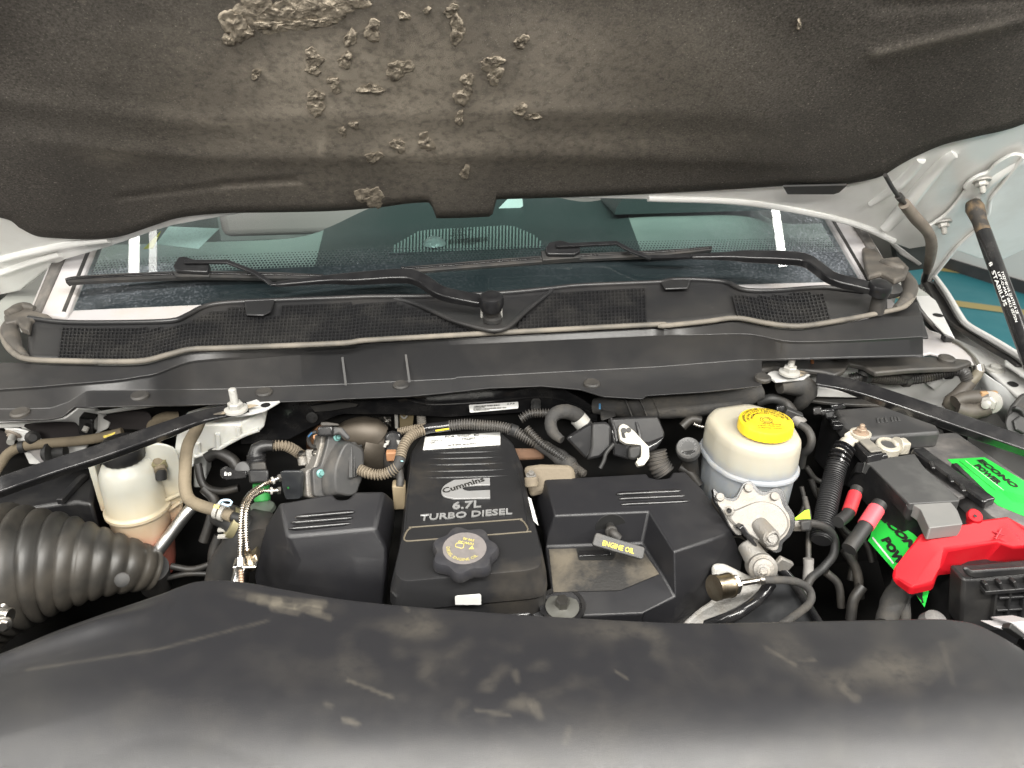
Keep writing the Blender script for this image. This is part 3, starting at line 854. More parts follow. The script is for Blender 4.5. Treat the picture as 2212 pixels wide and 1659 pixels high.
# recess around the wiper spindle, end caps, two clips on the rear rim
vv = WL('B', [(560, 700), (1130, 660), (1520, 636), (1330, 790), (1230, 880), (1140, 895), (1050, 880), (850, 830), (700, 760)], z=1.2545)
prism('spindle_recess', vv, (0, 0, -.012), cowlm, grille, bevel=.003)
tube('recess_rim', spline(WL('B', [(480, 694), (640, 735), (860, 832), (1040, 885), (1150, 902), (1240, 872), (1350, 775), (1530, 632)], z=1.256)), .004, cowlm, grille, n=8)
prism('rim_clip', WL('A', [(1575, 725), (1780, 705), (1750, 790), (1700, 815), (1590, 812)], z=1.258), (0, 0, .004), cowlm, grille, bevel=.002)
prism('rim_clip', WL('C', [(140, 738), (320, 732), (300, 780), (170, 785)], z=1.258), (0, 0, .004), cowlm, grille, bevel=.002)
# rubber corner boots at both ends
bm_ = mat('corner_boot_rubber', (.065, .059, .052), .6, dust=(.19, .165, .135), damt=.7, dscale=20)
cl = thing('corner_boot', 'dusty grey rubber corner boot at the left end of cowl grille', 'rubber boot', W('H', 150, 200, z=1.25))
prism('boot_flap', WL('H', [(30, 205), (60, 150), (110, 120), (150, 130), (200, 80), (270, 90), (300, 160), (420, 190), (470, 230), (330, 215), (270, 240), (250, 330), (180, 300), (140, 240), (40, 265)], z=1.262), (0, 0, -.012), bm_, cl, bevel=.004, seg=3)
tube('boot_bulge', WL('H', [(60, 190), (120, 165), (200, 130), (300, 140)], z=1.263), [.006, .009, .008, .004], bm_, cl)
tube('boot_horn', WL('H', [(105, 270), (90, 330), (105, 410), (150, 490), (230, 560)], z=1.245), [.010, .014, .012, .008, .004], bm_, cl, n=14)
cr = thing('corner_boot', 'dusty grey rubber corner boot beside the right wiper spindle', 'rubber boot', W('C', 1500, 700, z=1.26))
tube('boot_horn', WL('C', [(1535, 700), (1562, 760), (1545, 830), (1480, 885)], z=1.246), [.010, .014, .012, .005], bm_, cr, n=14)
prism('boot_flap', WL('C', [(1280, 400), (1330, 420), (1350, 520), (1420, 600), (1500, 590), (1560, 650), (1540, 700), (1480, 720), (1400, 680), (1330, 700), (1310, 650), (1290, 520)], z=1.275), (0, 0, -.012), bm_, cr, bevel=.004, seg=3)
tube('boot_bulge', WL('C', [(1400, 625), (1470, 650), (1530, 660)], z=1.274), [.006, .009, .006], bm_, cr)
lathe('boot_ring', [(.020, 0), (.026, .006), (.026, .014), (.016, .020)], W('C', 1420, 800, z=1.245), (0, -.2, 1), rubber, cr)

# ================================================================== front cowl duct panel
ftop = sorted(smooth_tab(px('H', [(-300, 890), (0, 858), (300, 838), (550, 815), (1000, 778)]) + px('A', [(900, 1208), (1010, 1188), (1200, 1118), (1350, 1098), (1700, 1072), (2212, 1032)]) + px('B', [(500, 1018), (1000, 1000), (1600, 972), (2212, 944)]) +
         px('C', [(300, 1046), (600, 1038), (710, 1050), (850, 1078), (1000, 1082), (1300, 1072), (1668, 1052)]), 5))
fbot = sorted(px('A', [(-300, 1425), (0, 1420), (325, 1414), (440, 1375), (560, 1302), (1480, 1290), (1487, 1284), (2212, 1259)]) + px('B', [(560, 1240), (880, 1224), (900, 1215), (1600, 1178), (2212, 1146)]) + px('C', [(300, 1214), (600, 1190), (1200, 1172), (1668, 1160)]))
flip = sorted(px('A', [(-300, 1490), (0, 1484), (325, 1476), (400, 1460), (480, 1396), (600, 1400), (640, 1395), (1200, 1385), (2212, 1345)]) + px('B', [(100, 1352), (590, 1328), (830, 1305), (1100, 1275), (1450, 1262), (1700, 1285), (1850, 1330), (2100, 1345)]) + px('C', [(60, 1384), (400, 1362), (560, 1345), (700, 1330), (772, 1318)]))
cp = thing('cowl_duct', 'black moulded cowl panel spanning the bay above the engine', 'cowl panel', (XC, 1.08, 1.15))
cols = [-110+(1994+110)*i/320 for i in range(321)]
loops = []
LIPZ = []
for X in cols:
    Xs = max(62, min(1900, X))
    s = W('0', X, interp(ftab, Xs)+8, z=1.238)
    t0 = W('0', X, interp(ftop, X)-2.5, z=1.2285)
    t1 = W('0', X, interp(ftop, X)+2.5, z=1.224)
    b0 = W('0', X, interp(fbot, X)-3, y=t1.y-.006)
    b1 = W('0', X, interp(fbot, X), y=b0.y-.003)
    l0 = W('0', X, max(interp(fbot, X)+4, interp(flip, X)), z=b1.z-.004)
    l1 = l0+Vector((0, .002, -.003)); l2 = l1+Vector((0, .03, 0))
    loops.append([s, t0, t1, b0, b1, l0, l1, l2]); LIPZ.append((X, l0))
V = [p for l in loops for p in l]; F = []
for i in range(len(loops)-1):
    X = cols[i]
    for j in range(7):
        if X > 1645 and j >= 4: continue
        a = i*8+j; F.append((a, a+1, a+9, a+8))
b = (len(loops)-1)*8
F.append((b, b+1, b+2, b+3, b+4))
add('duct_panel', V, F, cowlm, cp, ang=24, bevel=.0016, seg=2)
prism('duct_end_ledge', WL('C', [(1330, 935), (1450, 905), (1560, 850), (1610, 850), (1640, 950), (1672, 1050), (1500, 1058), (1330, 1068)], z=1.2265), (0, 0, -.004), cowlm, cp, bevel=.002)
# groove lines where the panel pieces meet, and the push pins along the flange
for X in (742, 879):
    a, b_ = W('0', X-4, interp(ftop, X)+2, z=1.223), W('0', X+6, interp(fbot, X), y=1.085)
    strap('joint_rib', [a+Vector((0, .0, -.002)), b_+Vector((0, -.003, .002))], .0035, .0015, (0, -1, 0), rubber, cp, spl=False, bevel=0)
def lipz(X): return min(LIPZ, key=lambda t: abs(t[0]-X))[1].z
for k, x, y in (('H', 180, 1065), ('A', 903, 1336), ('A', 1705, 1312), ('B', 540, 1265), ('B', 1770, 1255), ('C', 725, 1290)):
    X = CROPS[k][0]+CROPS[k][2]*x
    lathe('push_pin', [(.013, 0), (.0128, .004), (.010, .006), (.008, .0055), (.003, .006)], W(k, x, y, z=lipz(X)+.001), (0, -.1, 1), dusty, cp, n=24)
# torn foam crumb strip on the flange lip
# right hand flange of the cowl over the fender
fr = thing('cowl_flange', 'dusty black plastic flange with push pins below the right cowl end', 'plastic flange', W('C', 1500, 1200, z=1.17))
prism('flange_plate', WL('C', [(600, 1188), (1200, 1136), (1260, 1150), (1670, 1160), (1890, 1175), (1920, 1192), (1830, 1222), (1560, 1232), (1370, 1250), (1300, 1212), (1222, 1196), (1190, 1238), (1140, 1262), (1080, 1245), (960, 1230), (800, 1215), (700, 1240)], z=1.172), (0, 0, -.010), dusty, fr, bevel=.003)
for x, y in ((1160, 1166), (1770, 1180)):
    lathe('push_pin', [(.014, 0), (.0135, .004), (.010, .006), (.008, .0055), (.003, .006)], W('C', x, y, z=1.173), (0, -.1, 1), dusty, fr, n=24)
o = hexnut('flange_screw', W('C', 1006, 1145, z=1.20), (0, 0, 1), .006, .006, steel, fr); 
tube('screw_shank', [W('C', 1006, 1150, z=1.198), W('C', 1008, 1195, z=1.173)], .003, mat('rusty_screw', (.35, .14, .06), .6), fr)

# ------------------------------------------------------------------ black bulkhead rail with its sticker
bh = thing('bulkhead_rail', 'black painted steel rail below the cowl panel', 'steel rail', (XC, 1.12, 1.10))
rail_t = sorted(px('2', [(-1100, 260), (-500, 200), (250, 180), (440, 210), (640, 190), (900, 130)]) + px('3', [(250, 115), (420, 150), (930, 112), (1080, 100), (1250, 110), (1400, 190), (1500, 260)]))
rail_b = sorted(px('2', [(-1100, 700), (-600, 640), (60, 420), (390, 405), (560, 380), (690, 310), (810, 250), (900, 215)]) + px('3', [(190, 218), (500, 235), (1000, 205), (1300, 200), (1500, 300)]))
lp = []
for i in range(60):
    X = 520+(1290-520)*i/59
    a = W('0', X, interp(rail_t, X), y=1.115); b = W('0', X, interp(rail_b, X), y=1.125)
    lp.append([a+Vector((0, 0, .02)), a, b, b+Vector((0, .03, 0)), a+Vector((0, .05, .02))])
loft('rail', lp, gloss, bh, bevel=0, ang=40)
tube('rail_bead', spline(WL('3', [(250, 118), (330, 140), (430, 152), (680, 140), (930, 120), (1100, 108), (1230, 115), (1340, 150), (1450, 205)], y=1.112)), .0018, gloss, bh, n=6)
RPL = Plane((0, 1.112, 1.1), (0, -1, .05))
lab = quad('serial_sticker', rounded(WL('3', [(657, 156), (980, 135), (980, 178), (664, 206)], pl=RPL), .002), labelw, bh)
for s, q in (('673', ((905, 154), (955, 150), (905, 145))), ('P6RN2081750', ((688, 179), (760, 174), (688, 172))), ('TZ-RN622N54476', ((688, 197), (788, 190), (688, 190)))):
    textq('printing', s, '3', q, RPL.off(.001), ink, lab, bold=.02)
for (x0, y0, x1, y1, h) in ((690, 171, 865, 161, 10), (688, 190, 905, 177, 10)):
    a, b, c = W('3', x0, y0, pl=RPL.off(.0008)), W('3', x1, y1, pl=RPL.off(.0008)), W('3', x0, y0-h, pl=RPL.off(.0008))
    bars('bar_code', a, b-a, c-a, ink, lab, n=34, seed=x0)
hexnut('rail_bolt', W('3', 1095, 140, pl=RPL.off(.0)), (0, -1, .1), .0055, .004, rubber, bh)
hexnut('rail_bolt', W('3', 1095, 168, pl=RPL.off(.0)), (0, -1, .1), .0055, .004, rubber, bh)
hexnut('rail_bolt', W('2', 710, 238, y=1.11), (0, -1, .1), .006, .004, rubber, bh)
quad('primer_patch', WL('2', [(700, 165), (900, 135), (1010, 150), (1000, 165), (820, 195), (730, 200)], y=1.1135), dusty, bh)

# ================================================================== wipers
def wiper(label, pivot, arm, blade_pts, hook, conn, pz, plo):
    P0 = W(*pivot, z=pz)
    w = thing('windshield_wiper', label, 'wiper', P0)
    A = [W(k, x, y, z=zz) if mode == 'z' else W(k, x, y, pl=GPL.off(zz)) for (k, x, y, mode, zz) in arm]
    strap('wiper_arm', A, [.020, .021, .021, .022, .022, .020, .014, .009], [.010, .012, .014, .015, .015, .013, .010, .006], (0, -.45, .9), wiperm, w, bevel=.002)
    H = [W(k, x, y, pl=GPL.off(o_)) for (k, x, y, o_) in hook]
    strap('hook_rod', H, .0075, .0045, (0, -.5, .87), wiperm, w, bevel=.001, spl=False)
    B = [W(k, x, y, pl=GPL.off(.011)) for (k, x, y) in blade_pts]
    b = strap('wiper_blade', B, [.007, .013, .014, .014, .013, .007], .008, (0, -sin(GA), cos(GA)), rubber, w, bevel=.001)
    strap('rubber_lip', [p+Vector((0, sin(GA)*.006, -cos(GA)*.006)) for p in B], .004, .008, (0, -sin(GA), cos(GA)), rubber, b, bevel=0)
    strap('blade_spoiler', [p+Vector((0, sin(GA)*-.003, cos(GA)*.005)) for p in B], .004, .004, (0, -sin(GA), cos(GA)), gloss, b, bevel=.0005)
    k = conn[0]
    cpts = [W(k, x, y, pl=GPL.off(.016)) for x, y in conn[1]]
    c = prism('connector', cpts, Vector((0, -sin(GA), cos(GA)))*.012, wiperm, w, bevel=.002)
    cpts = [W(k, x, y, pl=GPL.off(.012)) for x, y in conn[2]]
    prism('connector_base', cpts, Vector((0, -sin(GA), cos(GA)))*.008, rubber, w, bevel=.0015)
    return w, P0
w1, P0 = wiper('black wiper whose spindle stands in the middle of the cowl grille', ('B', 1125, 735),
    [('B', 1125, 722, 'z', 1.282), ('B', 1000, 705, 'z', 1.286), ('B', 800, 660, 'z', 1.291), ('B', 650, 570, 'z', 1.298), ('B', 520, 552, 'z', 1.300), ('B', 250, 568, 'z', 1.298), ('B', 60, 575, 'z', 1.296), ('A', 1780, 606, 'z', 1.290)],
    [('A', 430, 590), ('A', 500, 580), ('A', 900, 560), ('A', 1300, 548), ('A', 1800, 556), ('B', 40, 562)],
    [('A', 1840, 604, .030), ('A', 1755, 604, .030), ('A', 1640, 528, .032), ('A', 1465, 460, .034), ('A', 1190, 462, .032)],
    ('A', [(1130, 510), (1165, 455), (1200, 450), (1330, 490), (1365, 500), (1350, 555), (1150, 545)], [(1120, 540), (1360, 525), (1360, 572), (1140, 572)]), 1.282, 0)
lathe('spindle_cap', [(.0165, -.014), (.0195, -.004), (.0195, .004), (.018, .009), (.014, .012), (.012, .0122)], W('B', 1122, 715, z=1.292), (0, -.15, 1), wiperm, w1, n=32)
lathe('spindle', [(.012, -.05), (.012, -.030), (.015, -.028), (.015, -.022), (.010, -.020), (.012, .0)], W('B', 1128, 735, z=1.285), (0, -.1, 1), rubber, w1, n=24)
lathe('spindle_ring', [(.022, -.004), (.022, .002), (.018, .004), (.018, -.004)], W('B', 1125, 830, z=1.250), (0, -.1, 1), rubber, w1, n=28)
for sx in (-1, 1): box('spindle_clip', W('B', 1122+sx*62, 800, z=1.258), (.002, .006, .012), nutw, w1)
w2, P0 = wiper('black wiper whose spindle stands at the right end of the cowl grille', ('C', 1390, 790),
    [('C', 1392, 785, 'z', 1.285), ('C', 1270, 755, 'z', 1.292), ('C', 1120, 715, 'z', 1.298), ('C', 980, 620, 'z', 1.306), ('C', 850, 600, 'z', 1.310), ('C', 640, 592, 'z', 1.313), ('C', 520, 590, 'z', 1.315), ('C', 320, 594, 'z', 1.316)],
    [('B', 540, 510), ('B', 640, 512), ('B', 1100, 475), ('B', 1600, 438), ('B', 2150, 412), ('C', 435, 552)],
    [('C', 340, 592, .030), ('C', 85, 597, .030), ('B', 2150, 440, .030), ('B', 2010, 385, .032), ('B', 1930, 340, .034), ('B', 1540, 358, .032)],
    ('B', [(1465, 400), (1490, 360), (1560, 345), (1690, 378), (1690, 420), (1650, 440), (1480, 438)], [(1440, 405), (1690, 395), (1695, 450), (1450, 468)]), 1.285, 0)
lathe('spindle_cap', [(.0165, -.012), (.018, -.004), (.018, .003), (.016, .007), (.010, .009)], W('C', 1395, 768, z=1.292), (0, -.2, 1), wiperm, w2, n=32)
lathe('spindle', [(.012, -.04), (.012, 0)], W('C', 1400, 785, z=1.284), (0, 0, 1), rubber, w2)
# ================================================================== dark shell of the engine bay
fw_ = struct(prism('firewall', [(-.80, 1.175, .60), (.66, 1.175, .60), (.66, 1.20, .60), (-.80, 1.20, .60)], (0, 0, .54), dark, bevel=0))
bf = struct(prism('bay_floor', [(-.95, -.1, .66), (1.05, -.1, .66), (1.05, 1.2, .66), (-.95, 1.2, .66)], (0, 0, -.02), dark, bevel=0))
struct(prism('bay_front', [(-.95, .20, .64), (1.05, .20, .64), (1.05, .22, .64), (-.95, .22, .64)], (0, 0, .42), dark, bevel=0))
struct(prism('bay_side_wall', [(-.93, .2, .64), (-.91, .2, .64), (-.91, 1.2, .64), (-.93, 1.2, .64)], (0, 0, .46), dark, bevel=0))
struct(prism('bay_side_wall', [(1.03, .2, .64), (1.05, .2, .64), (1.05, 1.2, .64), (1.03, 1.2, .64)], (0, 0, .40), dark, bevel=0))
struct(prism('firewall_wing', [(.66, 1.178, .60), (1.03, 1.178, .60), (1.03, 1.19, .60), (.66, 1.19, .60)], (0, 0, .48), dark, bevel=0))
eb = thing('engine_block', 'dark dirty engine block and pipes under the plastic covers', 'engine', (.03, .85, .66))
box('block', (.03, .85, .80), (.15, .24, .14), dark, eb, bevel=.01)
for i, (x, y, z, r) in enumerate(((-.21, .98, .88, .05), (-.19, .80, .86, .06), (.24, .95, .90, .05), (.28, .74, .86, .05))):
    cyl('runner', (x, y-.12, z), (x, y+.12, z), r, dark, eb)
def shell(name, V, faces, m, parent, skirt=.03, bevel=.004, seg=3):
    """open plastic moulding: facets plus a skirt hanging from the free edges"""
    names = list(V); P = [V[k] for k in names]; ix = {k: i for i, k in enumerate(names)}
    F = [tuple(ix[k] for k in f) for f in faces]
    cnt = {}
    for f in F:
        for a, b in zip(f, f[1:]+f[:1]): cnt.setdefault(frozenset((a, b)), []).append((a, b))
    low = {}
    def lo(i):
        if i not in low: low[i] = len(P); P.append(P[i]+Vector((0, 0, -skirt)))
        return low[i]
    for e, l in list(cnt.items()):
        if len(l) == 1:
            a, b = l[0]; F.append((b, a, lo(a), lo(b)))
    return add(name, P, F, m, parent, bevel=bevel, seg=seg, ang=35)
def slot(k, a, b, z, r, parent, m=None):
    """long moulded slot with round ends and a glossy bottom"""
    p, q = W(k, *a, z=z), W(k, *b, z=z)
    S = []
    d = (q-p).normalized(); L_ = (q-p).length
    for t in [0, .15, .35, .7, 1]: S.append((p+d*(t*.012), r*sqrt(max(.04, 1-(1-t)**2))))
    S += [(q-d*(t*.012), r*sqrt(max(.04, 1-(1-t)**2))) for t in [1, .7, .35, .15, 0]]
    V, F = sweep([(x+Vector((0, 0, -r*.25)), rr) for x, rr in S], 12)
    return add('vent_slot', V, F, m or gloss, parent, ang=60)

# ================================================================== middle engine cover
CPL = Plane.of(W('0', 900, 945, z=1.085), W('0', 1110, 940, z=1.085), W('0', 1000, 1240, z=1.056))
if CPL.n.z < 0: CPL.n = -CPL.n
mc = thing('engine_cover', 'tall central engine cover with silver emblem, filler cap and white sticker', 'engine cover', W('3', 640, 1200, z=.95), 'black engine covers')
top = rounded(WL('3', [(372, 322), (850, 315), (948, 398), (1015, 560), (1048, 760), (1105, 975), (1140, 1150), (1128, 1215), (1050, 1238), (225, 1312), (166, 1258), (172, 1205), (222, 985), (255, 700), (272, 465)], pl=CPL), .010, 4)
cc = sum(top, Vector())/len(top)
def cs(s, dz, sy=None): return [Vector((cc.x+(p.x-cc.x)*s, cc.y+(p.y-cc.y)*(sy or s), p.z+dz)) for p in top]
body = loft('cover_shell', [cs(.965, .0, .975), cs(.985, -.001, .99), cs(1.0, -.005), cs(1.035, -.022, 1.02), cs(1.06, -.026, 1.035), cs(1.075, -.042, 1.05), cs(1.05, -.046, 1.03), cs(1.06, -.050, 1.035), cs(1.075, -.10, 1.05)],
            mat('middle_cover_plastic', (.017, .017, .018), .30, dust=(.15, .125, .09), damt=.30, dscale=10, dlo=.55, dhi=.85, bump=.2, bscale=1200), mc, cap0=True, ang=28)
ridge = mat('middle_cover_plastic', (0, 0, 0))
for i, (y0, y1, x0, x1) in enumerate(((478, 462, 355, 900), (515, 500, 350, 915), (555, 540, 345, 930), (597, 582, 340, 940), (640, 622, 335, 950))):
    tube('cover_ridge', WL('3', [(x0, y0), ((x0+x1)/2, (y0+y1)/2), (x1, y1)], pl=CPL.off(-.0022)), [.0022, .0040, .0040, .0022], ridge, mc, n=12)
tube('cover_bead', WL('3', [(235, 985), (262, 700), (290, 480)], pl=CPL), .0014, ridge, mc, n=8)
tube('cover_bead', WL('3', [(1050, 960), (1005, 700), (960, 520)], pl=CPL), .0014, ridge, mc, n=8)
pb = rounded(WL('3', [(222, 1050), (262, 958), (1008, 902), (1055, 985)], pl=CPL), .01, 4)
tube('panel_bead', pb+[pb[0]], .0013, mat('dusty_bead', (.10, .085, .06), .7), mc, n=6)
# emblem: a broad letter C with the script name across it
cpts = [(795, 640), (560, 655), (500, 690), (478, 725), (492, 760), (560, 778), (797, 774), (796, 720), (660, 727), (628, 720), (615, 706), (632, 697), (690, 690), (796, 686)]
cl3 = WL('3', cpts, pl=CPL.off(.0004))
def crv(pts, idx, n=5):
    return pts
outC = spline([cl3[i] for i in (1, 2, 3, 4, 5)], 6); inC = spline([cl3[i] for i in (8, 9, 10, 11, 12)], 5)
poly = [cl3[0]] + outC + [cl3[6], cl3[7]] + inC + [cl3[13]]
em = prism('emblem', poly, CPL.n*.003, silver, mc, bevel=.0006)
a, b, c = (W('3', *q, pl=CPL.off(.0036)) for q in ((492, 737), (762, 655), (478, 705)))
text('emblem_script', 'Cummins', a, b-a, c-a, ink, em, bold=.015, depth=.0004)
for s, q in (('6.7L', ((548, 842), (738, 828), (552, 794))), ('TURBO DIESEL', ((336, 916), (940, 872), (342, 876)))):
    textq('raised_lettering', s, '3', q, CPL.off(.0012), silverd, mc, bold=.022, depth=.0018)
# white engine data sticker
st = quad('data_sticker', WL('3', [(357, 452), (862, 418), (862, 336), (372, 366)], pl=CPL.off(.0004)), labelw, mc)
SP = CPL.off(.0013)
for s, q in (('FCA', ((500, 372), (565, 368), (502, 360))), ('MANUFACTURED', ((582, 361), (670, 355), (582, 353))), ('BY CUMMINS', ((590, 369), (660, 364), (590, 362))), ('Engine No.', ((412, 398), (492, 392), (413, 388))), ('54672830', ((610, 385), (698, 378), (611, 375))),
             ('CPL', ((410, 412), (438, 410), (410, 403))), ('5029', ((645, 391), (672, 389), (645, 384))), ('DATE', ((748, 372), (785, 369), (748, 366)))):
    textq('printing', s, '3', q, SP, ink, st, bold=.02)
a, b, c = (W('3', *q, pl=SP) for q in ((517, 427), (702, 415), (517, 417)))
bars('bar_code', a, b-a, c-a, ink, st, n=30, seed=2)
for q in (((384, 402), (852, 370)), ((376, 418), (852, 386))):
    strap('printed_rule', [W('3', *q[0], pl=SP), W('3', *q[1], pl=SP)], .0004, .0001, CPL.n, ink, st, bevel=0, spl=False)
textq('printing', 'C', '3', ((686, 362), (722, 360), (688, 347)), SP, ink, st, bold=.06)
quad('side_sticker', [W('3', x, y, pl=Plane(W('3', 1075, 850, pl=CPL), (.9, -.25, .55)).off(.004)) for x, y in ((1043, 758), (1062, 770), (1110, 945), (1080, 915))], labelw, mc)
q_ = Plane(W('3', 640, 1400, z=1.0), (0, -1, .35))
# sticker on the front wall of the cover
fy = min(p.y for p in cs(1.075, 0, 1.05))
quad('code_sticker', rounded([W('3', x, y, y=fy-.0045) for x, y in ((568, 1460), (566, 1410), (575, 1402), (728, 1390), (737, 1398), (738, 1460))], .001), labelw, mc)
# oil filler cap
ft = W('3', 632, 1170, pl=CPL)
capm = mat('filler_cap_plastic', (.028, .028, .032), .4, dust=(.07, .065, .06), damt=.4, dscale=40)
def lobe(th, h): return 1 + (.085*cos(7*th)*(1 if h > .004 else 0))
cap = lathe('filler_cap', [(.030, -.004), (.030, .004), (.0405, .0045), (.0415, .008), (.0410, .016), (.039, .020), (.034, .0212), (.0285, .0215), (.001, .0215)], ft, CPL.n, capm, mc, n=112, lobes=lobe, ang=30)
lathe('cap_disc', [(.0285, .0216), (.0283, .0221), (.001, .0221)], ft, CPL.n, mat('cap_disc_print', (.17, .155, .15), .4, dust=(.10, .095, .09), damt=.8, dscale=60), cap, n=48)
CT = Plane(ft+CPL.n*.0224, CPL.n)
for s, q in (('5W-40', ((694, 1036), (622, 1022), (690, 1052))), ('10W-30', ((690, 1060), (592, 1042), (684, 1076)))):
    textq('cap_lettering', s, '3', q, CT, goldink, cap, bold=.02)
uu, vv_, _ = frame(CPL.n, (1, 0, 0))
ring_text('cap_lettering', 'DIESEL ENGINE OIL', ft+CPL.n*.0222, uu, vv_, .0235, -.0045, pi*.95, pi*1.75, goldink, cap)
tri = WL('3', [(655, 1098), (690, 1098), (680, 1076)], pl=CT); quad('cap_symbol', tri, goldink, cap, thick=.0002)
bk = WL('3', [(570, 1082), (615, 1092), (622, 1064), (577, 1060)], pl=CT)
tube('cap_symbol', bk+[bk[0]], .0005, goldink, cap, n=5, step=.002)

# ================================================================== left engine cover
lc = thing('engine_cover', 'plain black engine cover with three slots beside the steel braided lines', 'engine cover', W('2', 800, 1350, z=.95), 'black engine covers')
vz = {'a': (500, 790, 1.078), 'a1': (640, 772, 1.080), 'a2': (735, 748, 1.081), 'a3': (845, 730, 1.082), 'a4': (868, 764, 1.078), 'a5': (905, 773, 1.078), 'a6': (948, 764, 1.078), 'a7': (990, 718, 1.082), 'b': (1185, 714, 1.082),
      'c': (1246, 776, 1.055), 'd': (1122, 968, 1.058), 'e': (548, 1022, 1.055), 'f': (398, 962, 1.032), 'g': (1194, 1085, 1.030), 'h': (622, 1170, 1.022), 'i': (970, 1148, 1.024), 'j': (1004, 1184, 1.020), 'k': (1200, 1165, 1.018),
      'h2': (560, 1318, .985), 'i2': (942, 1362, .985), 'j2': (990, 1395, .975), 'k2': (1168, 1430, .970), 'm': (360, 1315, .955), 'n': (328, 1272, .965)}
V = {k: W('2', x, y, z=z) for k, (x, y, z) in vz.items()}
shell('cover_shell', V, [('a', 'a1', 'a2', 'a3', 'a4', 'a5', 'a6', 'a7', 'b', 'd', 'e'), ('b', 'c', 'g', 'd'), ('e', 'd', 'g', 'k', 'j', 'i', 'h'), ('a', 'e', 'f'), ('f', 'e', 'h', 'h2', 'm', 'n'),
      ('h', 'i', 'i2', 'h2'), ('i', 'j', 'j2', 'i2'), ('j', 'k', 'k2', 'j2')], cover, lc, bevel=.010, seg=5)
for a, b, z in (((598, 886), (992, 852), 1.0705), ((572, 923), (980, 890), 1.0665), ((556, 963), (966, 928), 1.0625)): slot('2', a, b, z, .0036, lc)

# ================================================================== right engine cover
rc = thing('engine_cover', 'black engine cover with three slots and a dusty recess around the dipstick', 'engine cover', W('4', 700, 1400, z=.95), 'black engine covers')
vz = {'t0': (158, 640, 1.080), 't1': (822, 602, 1.082), 't2': (838, 626, 1.080), 't3': (895, 640, 1.080), 't4': (972, 630, 1.080), 't5': (992, 594, 1.082), 't6': (1078, 590, 1.082), 't7': (1190, 720, 1.074), 't8': (1388, 990, 1.046),
      't9': (1000, 1116, 1.056), 't10': (838, 850, 1.066), 't11': (224, 880, 1.064), 's0': (104, 700, 1.052), 's11': (172, 1008, 1.032),
      'f0': (160, 1082, 1.016), 'f1': (796, 1060, 1.022), 'f2': (925, 1262, 1.006), 'f3': (655, 1380, 1.000), 'f4': (205, 1392, 1.000), 'c1': (1012, 1412, .995),
      'e1': (800, 1522, .985), 'e2': (95, 1548, .985), 'e5': (62, 1500, .988), 'e4': (130, 1412, .998), 'e6': (780, 1560, .972), 'g6': (985, 1594, .960),
      'g1': (1455, 1162, 1.008), 'g2': (1282, 1182, 1.008), 'g3': (1250, 1216, 1.002), 'g4': (1266, 1434, .965), 'g5': (1176, 1486, .960)}
V = {k: W('4', x, y, z=z) for k, (x, y, z) in vz.items()}
FPL = Plane.of(V['f0'], V['f1'], V['f3'])
for k in ('f2', 'f4'): V[k] = W('4', *vz[k][:2], pl=FPL)
LPL = Plane.of(V['f2'], V['f4'], W('4', 95, 1548, z=.984))
for k in ('c1', 'e1', 'e2', 'e5', 'e4', 'f3'): V[k] = W('4', *vz[k][:2], pl=LPL)
shell('cover_shell', V, [('t0', 't1', 't2', 't3', 't4', 't5', 't6', 't7', 't8', 't9', 't10', 't11'), ('t0', 't11', 's11', 's0'), ('t11', 't10', 'f1', 'f0', 's11'), ('t10', 't9', 'c1', 'f2', 'f1'),
      ('f0', 'f1', 'f2', 'f3', 'f4'), ('f4', 'f3', 'f2', 'c1', 'e1', 'e2', 'e5', 'e4'), ('t9', 't8', 'g1', 'g2', 'g3', 'g4', 'g5', 'g6', 'c1'), ('c1', 'g6', 'e6', 'e1')], cover, rc, bevel=.010, seg=5)
FPL = Plane.of(V['f0'], V['f1'], V['f3'])
if FPL.n.z < 0: FPL.n = -FPL.n
dm = mat('recess_dust', (.020, .019, .018), .55, dust=(.14, .118, .085), damt=.7, dscale=16, dlo=.42, dhi=.68, bump=.3, bscale=300)
prism('recess_floor', WL('4', [(185, 1100), (780, 1082), (905, 1262), (650, 1368), (215, 1380)], pl=FPL.off(.0022)), FPL.n*.0006, dm, rc, bevel=0)
prism('recess_slot', rounded(WL('4', [(362, 1092), (640, 1088), (600, 1170), (380, 1172)], pl=FPL.off(.003)), .003), FPL.n*.0008, mat('black_hole', (.004, .004, .004), .6), rc, bevel=0)
strap('slot_step', WL('4', [(378, 1128), (590, 1118)], pl=FPL.off(.0045)), .010, .002, FPL.n, gloss, rc, spl=False)
for a, b, z in (((624, 737), (1060, 716), 1.0745), ((640, 768), (1085, 748), 1.0725), ((652, 805), (1108, 784), 1.0695)): slot('4', a, b, z, .0036, rc)
for a, b in (((20, 1475), (70, 1468)), ((10, 1525), (74, 1518))): slot('4', (a[0]-140, a[1]+12), b, .986, .006, rc)
bc = W('4', 272, 1475, z=.992)
lathe('bolt_well', [(.031, 0), (.031, .004), (.026, .004), (.0255, -.002), (.001, -.002)], bc, (0, -.1, 1), gloss, rc, n=40)
bw = hexnut('cover_bolt', bc+Vector((0, 0, .003)), (0, -.1, 1), .0095, .012, mat('zinc_bolt', (.16, .155, .145), .35, metal=.9, dust=(.08, .075, .06), damt=.5, dscale=60), rc, flange=False)
lathe('bolt_washer', [(.0225, -.001), (.0225, .0012), (.014, .0022), (.010, .003)], bc, (0, -.1, 1), mat('dull_washer', (.17, .17, .155), .5, metal=.6, dust=(.1, .1, .08), damt=.6, dscale=50), rc, n=32)
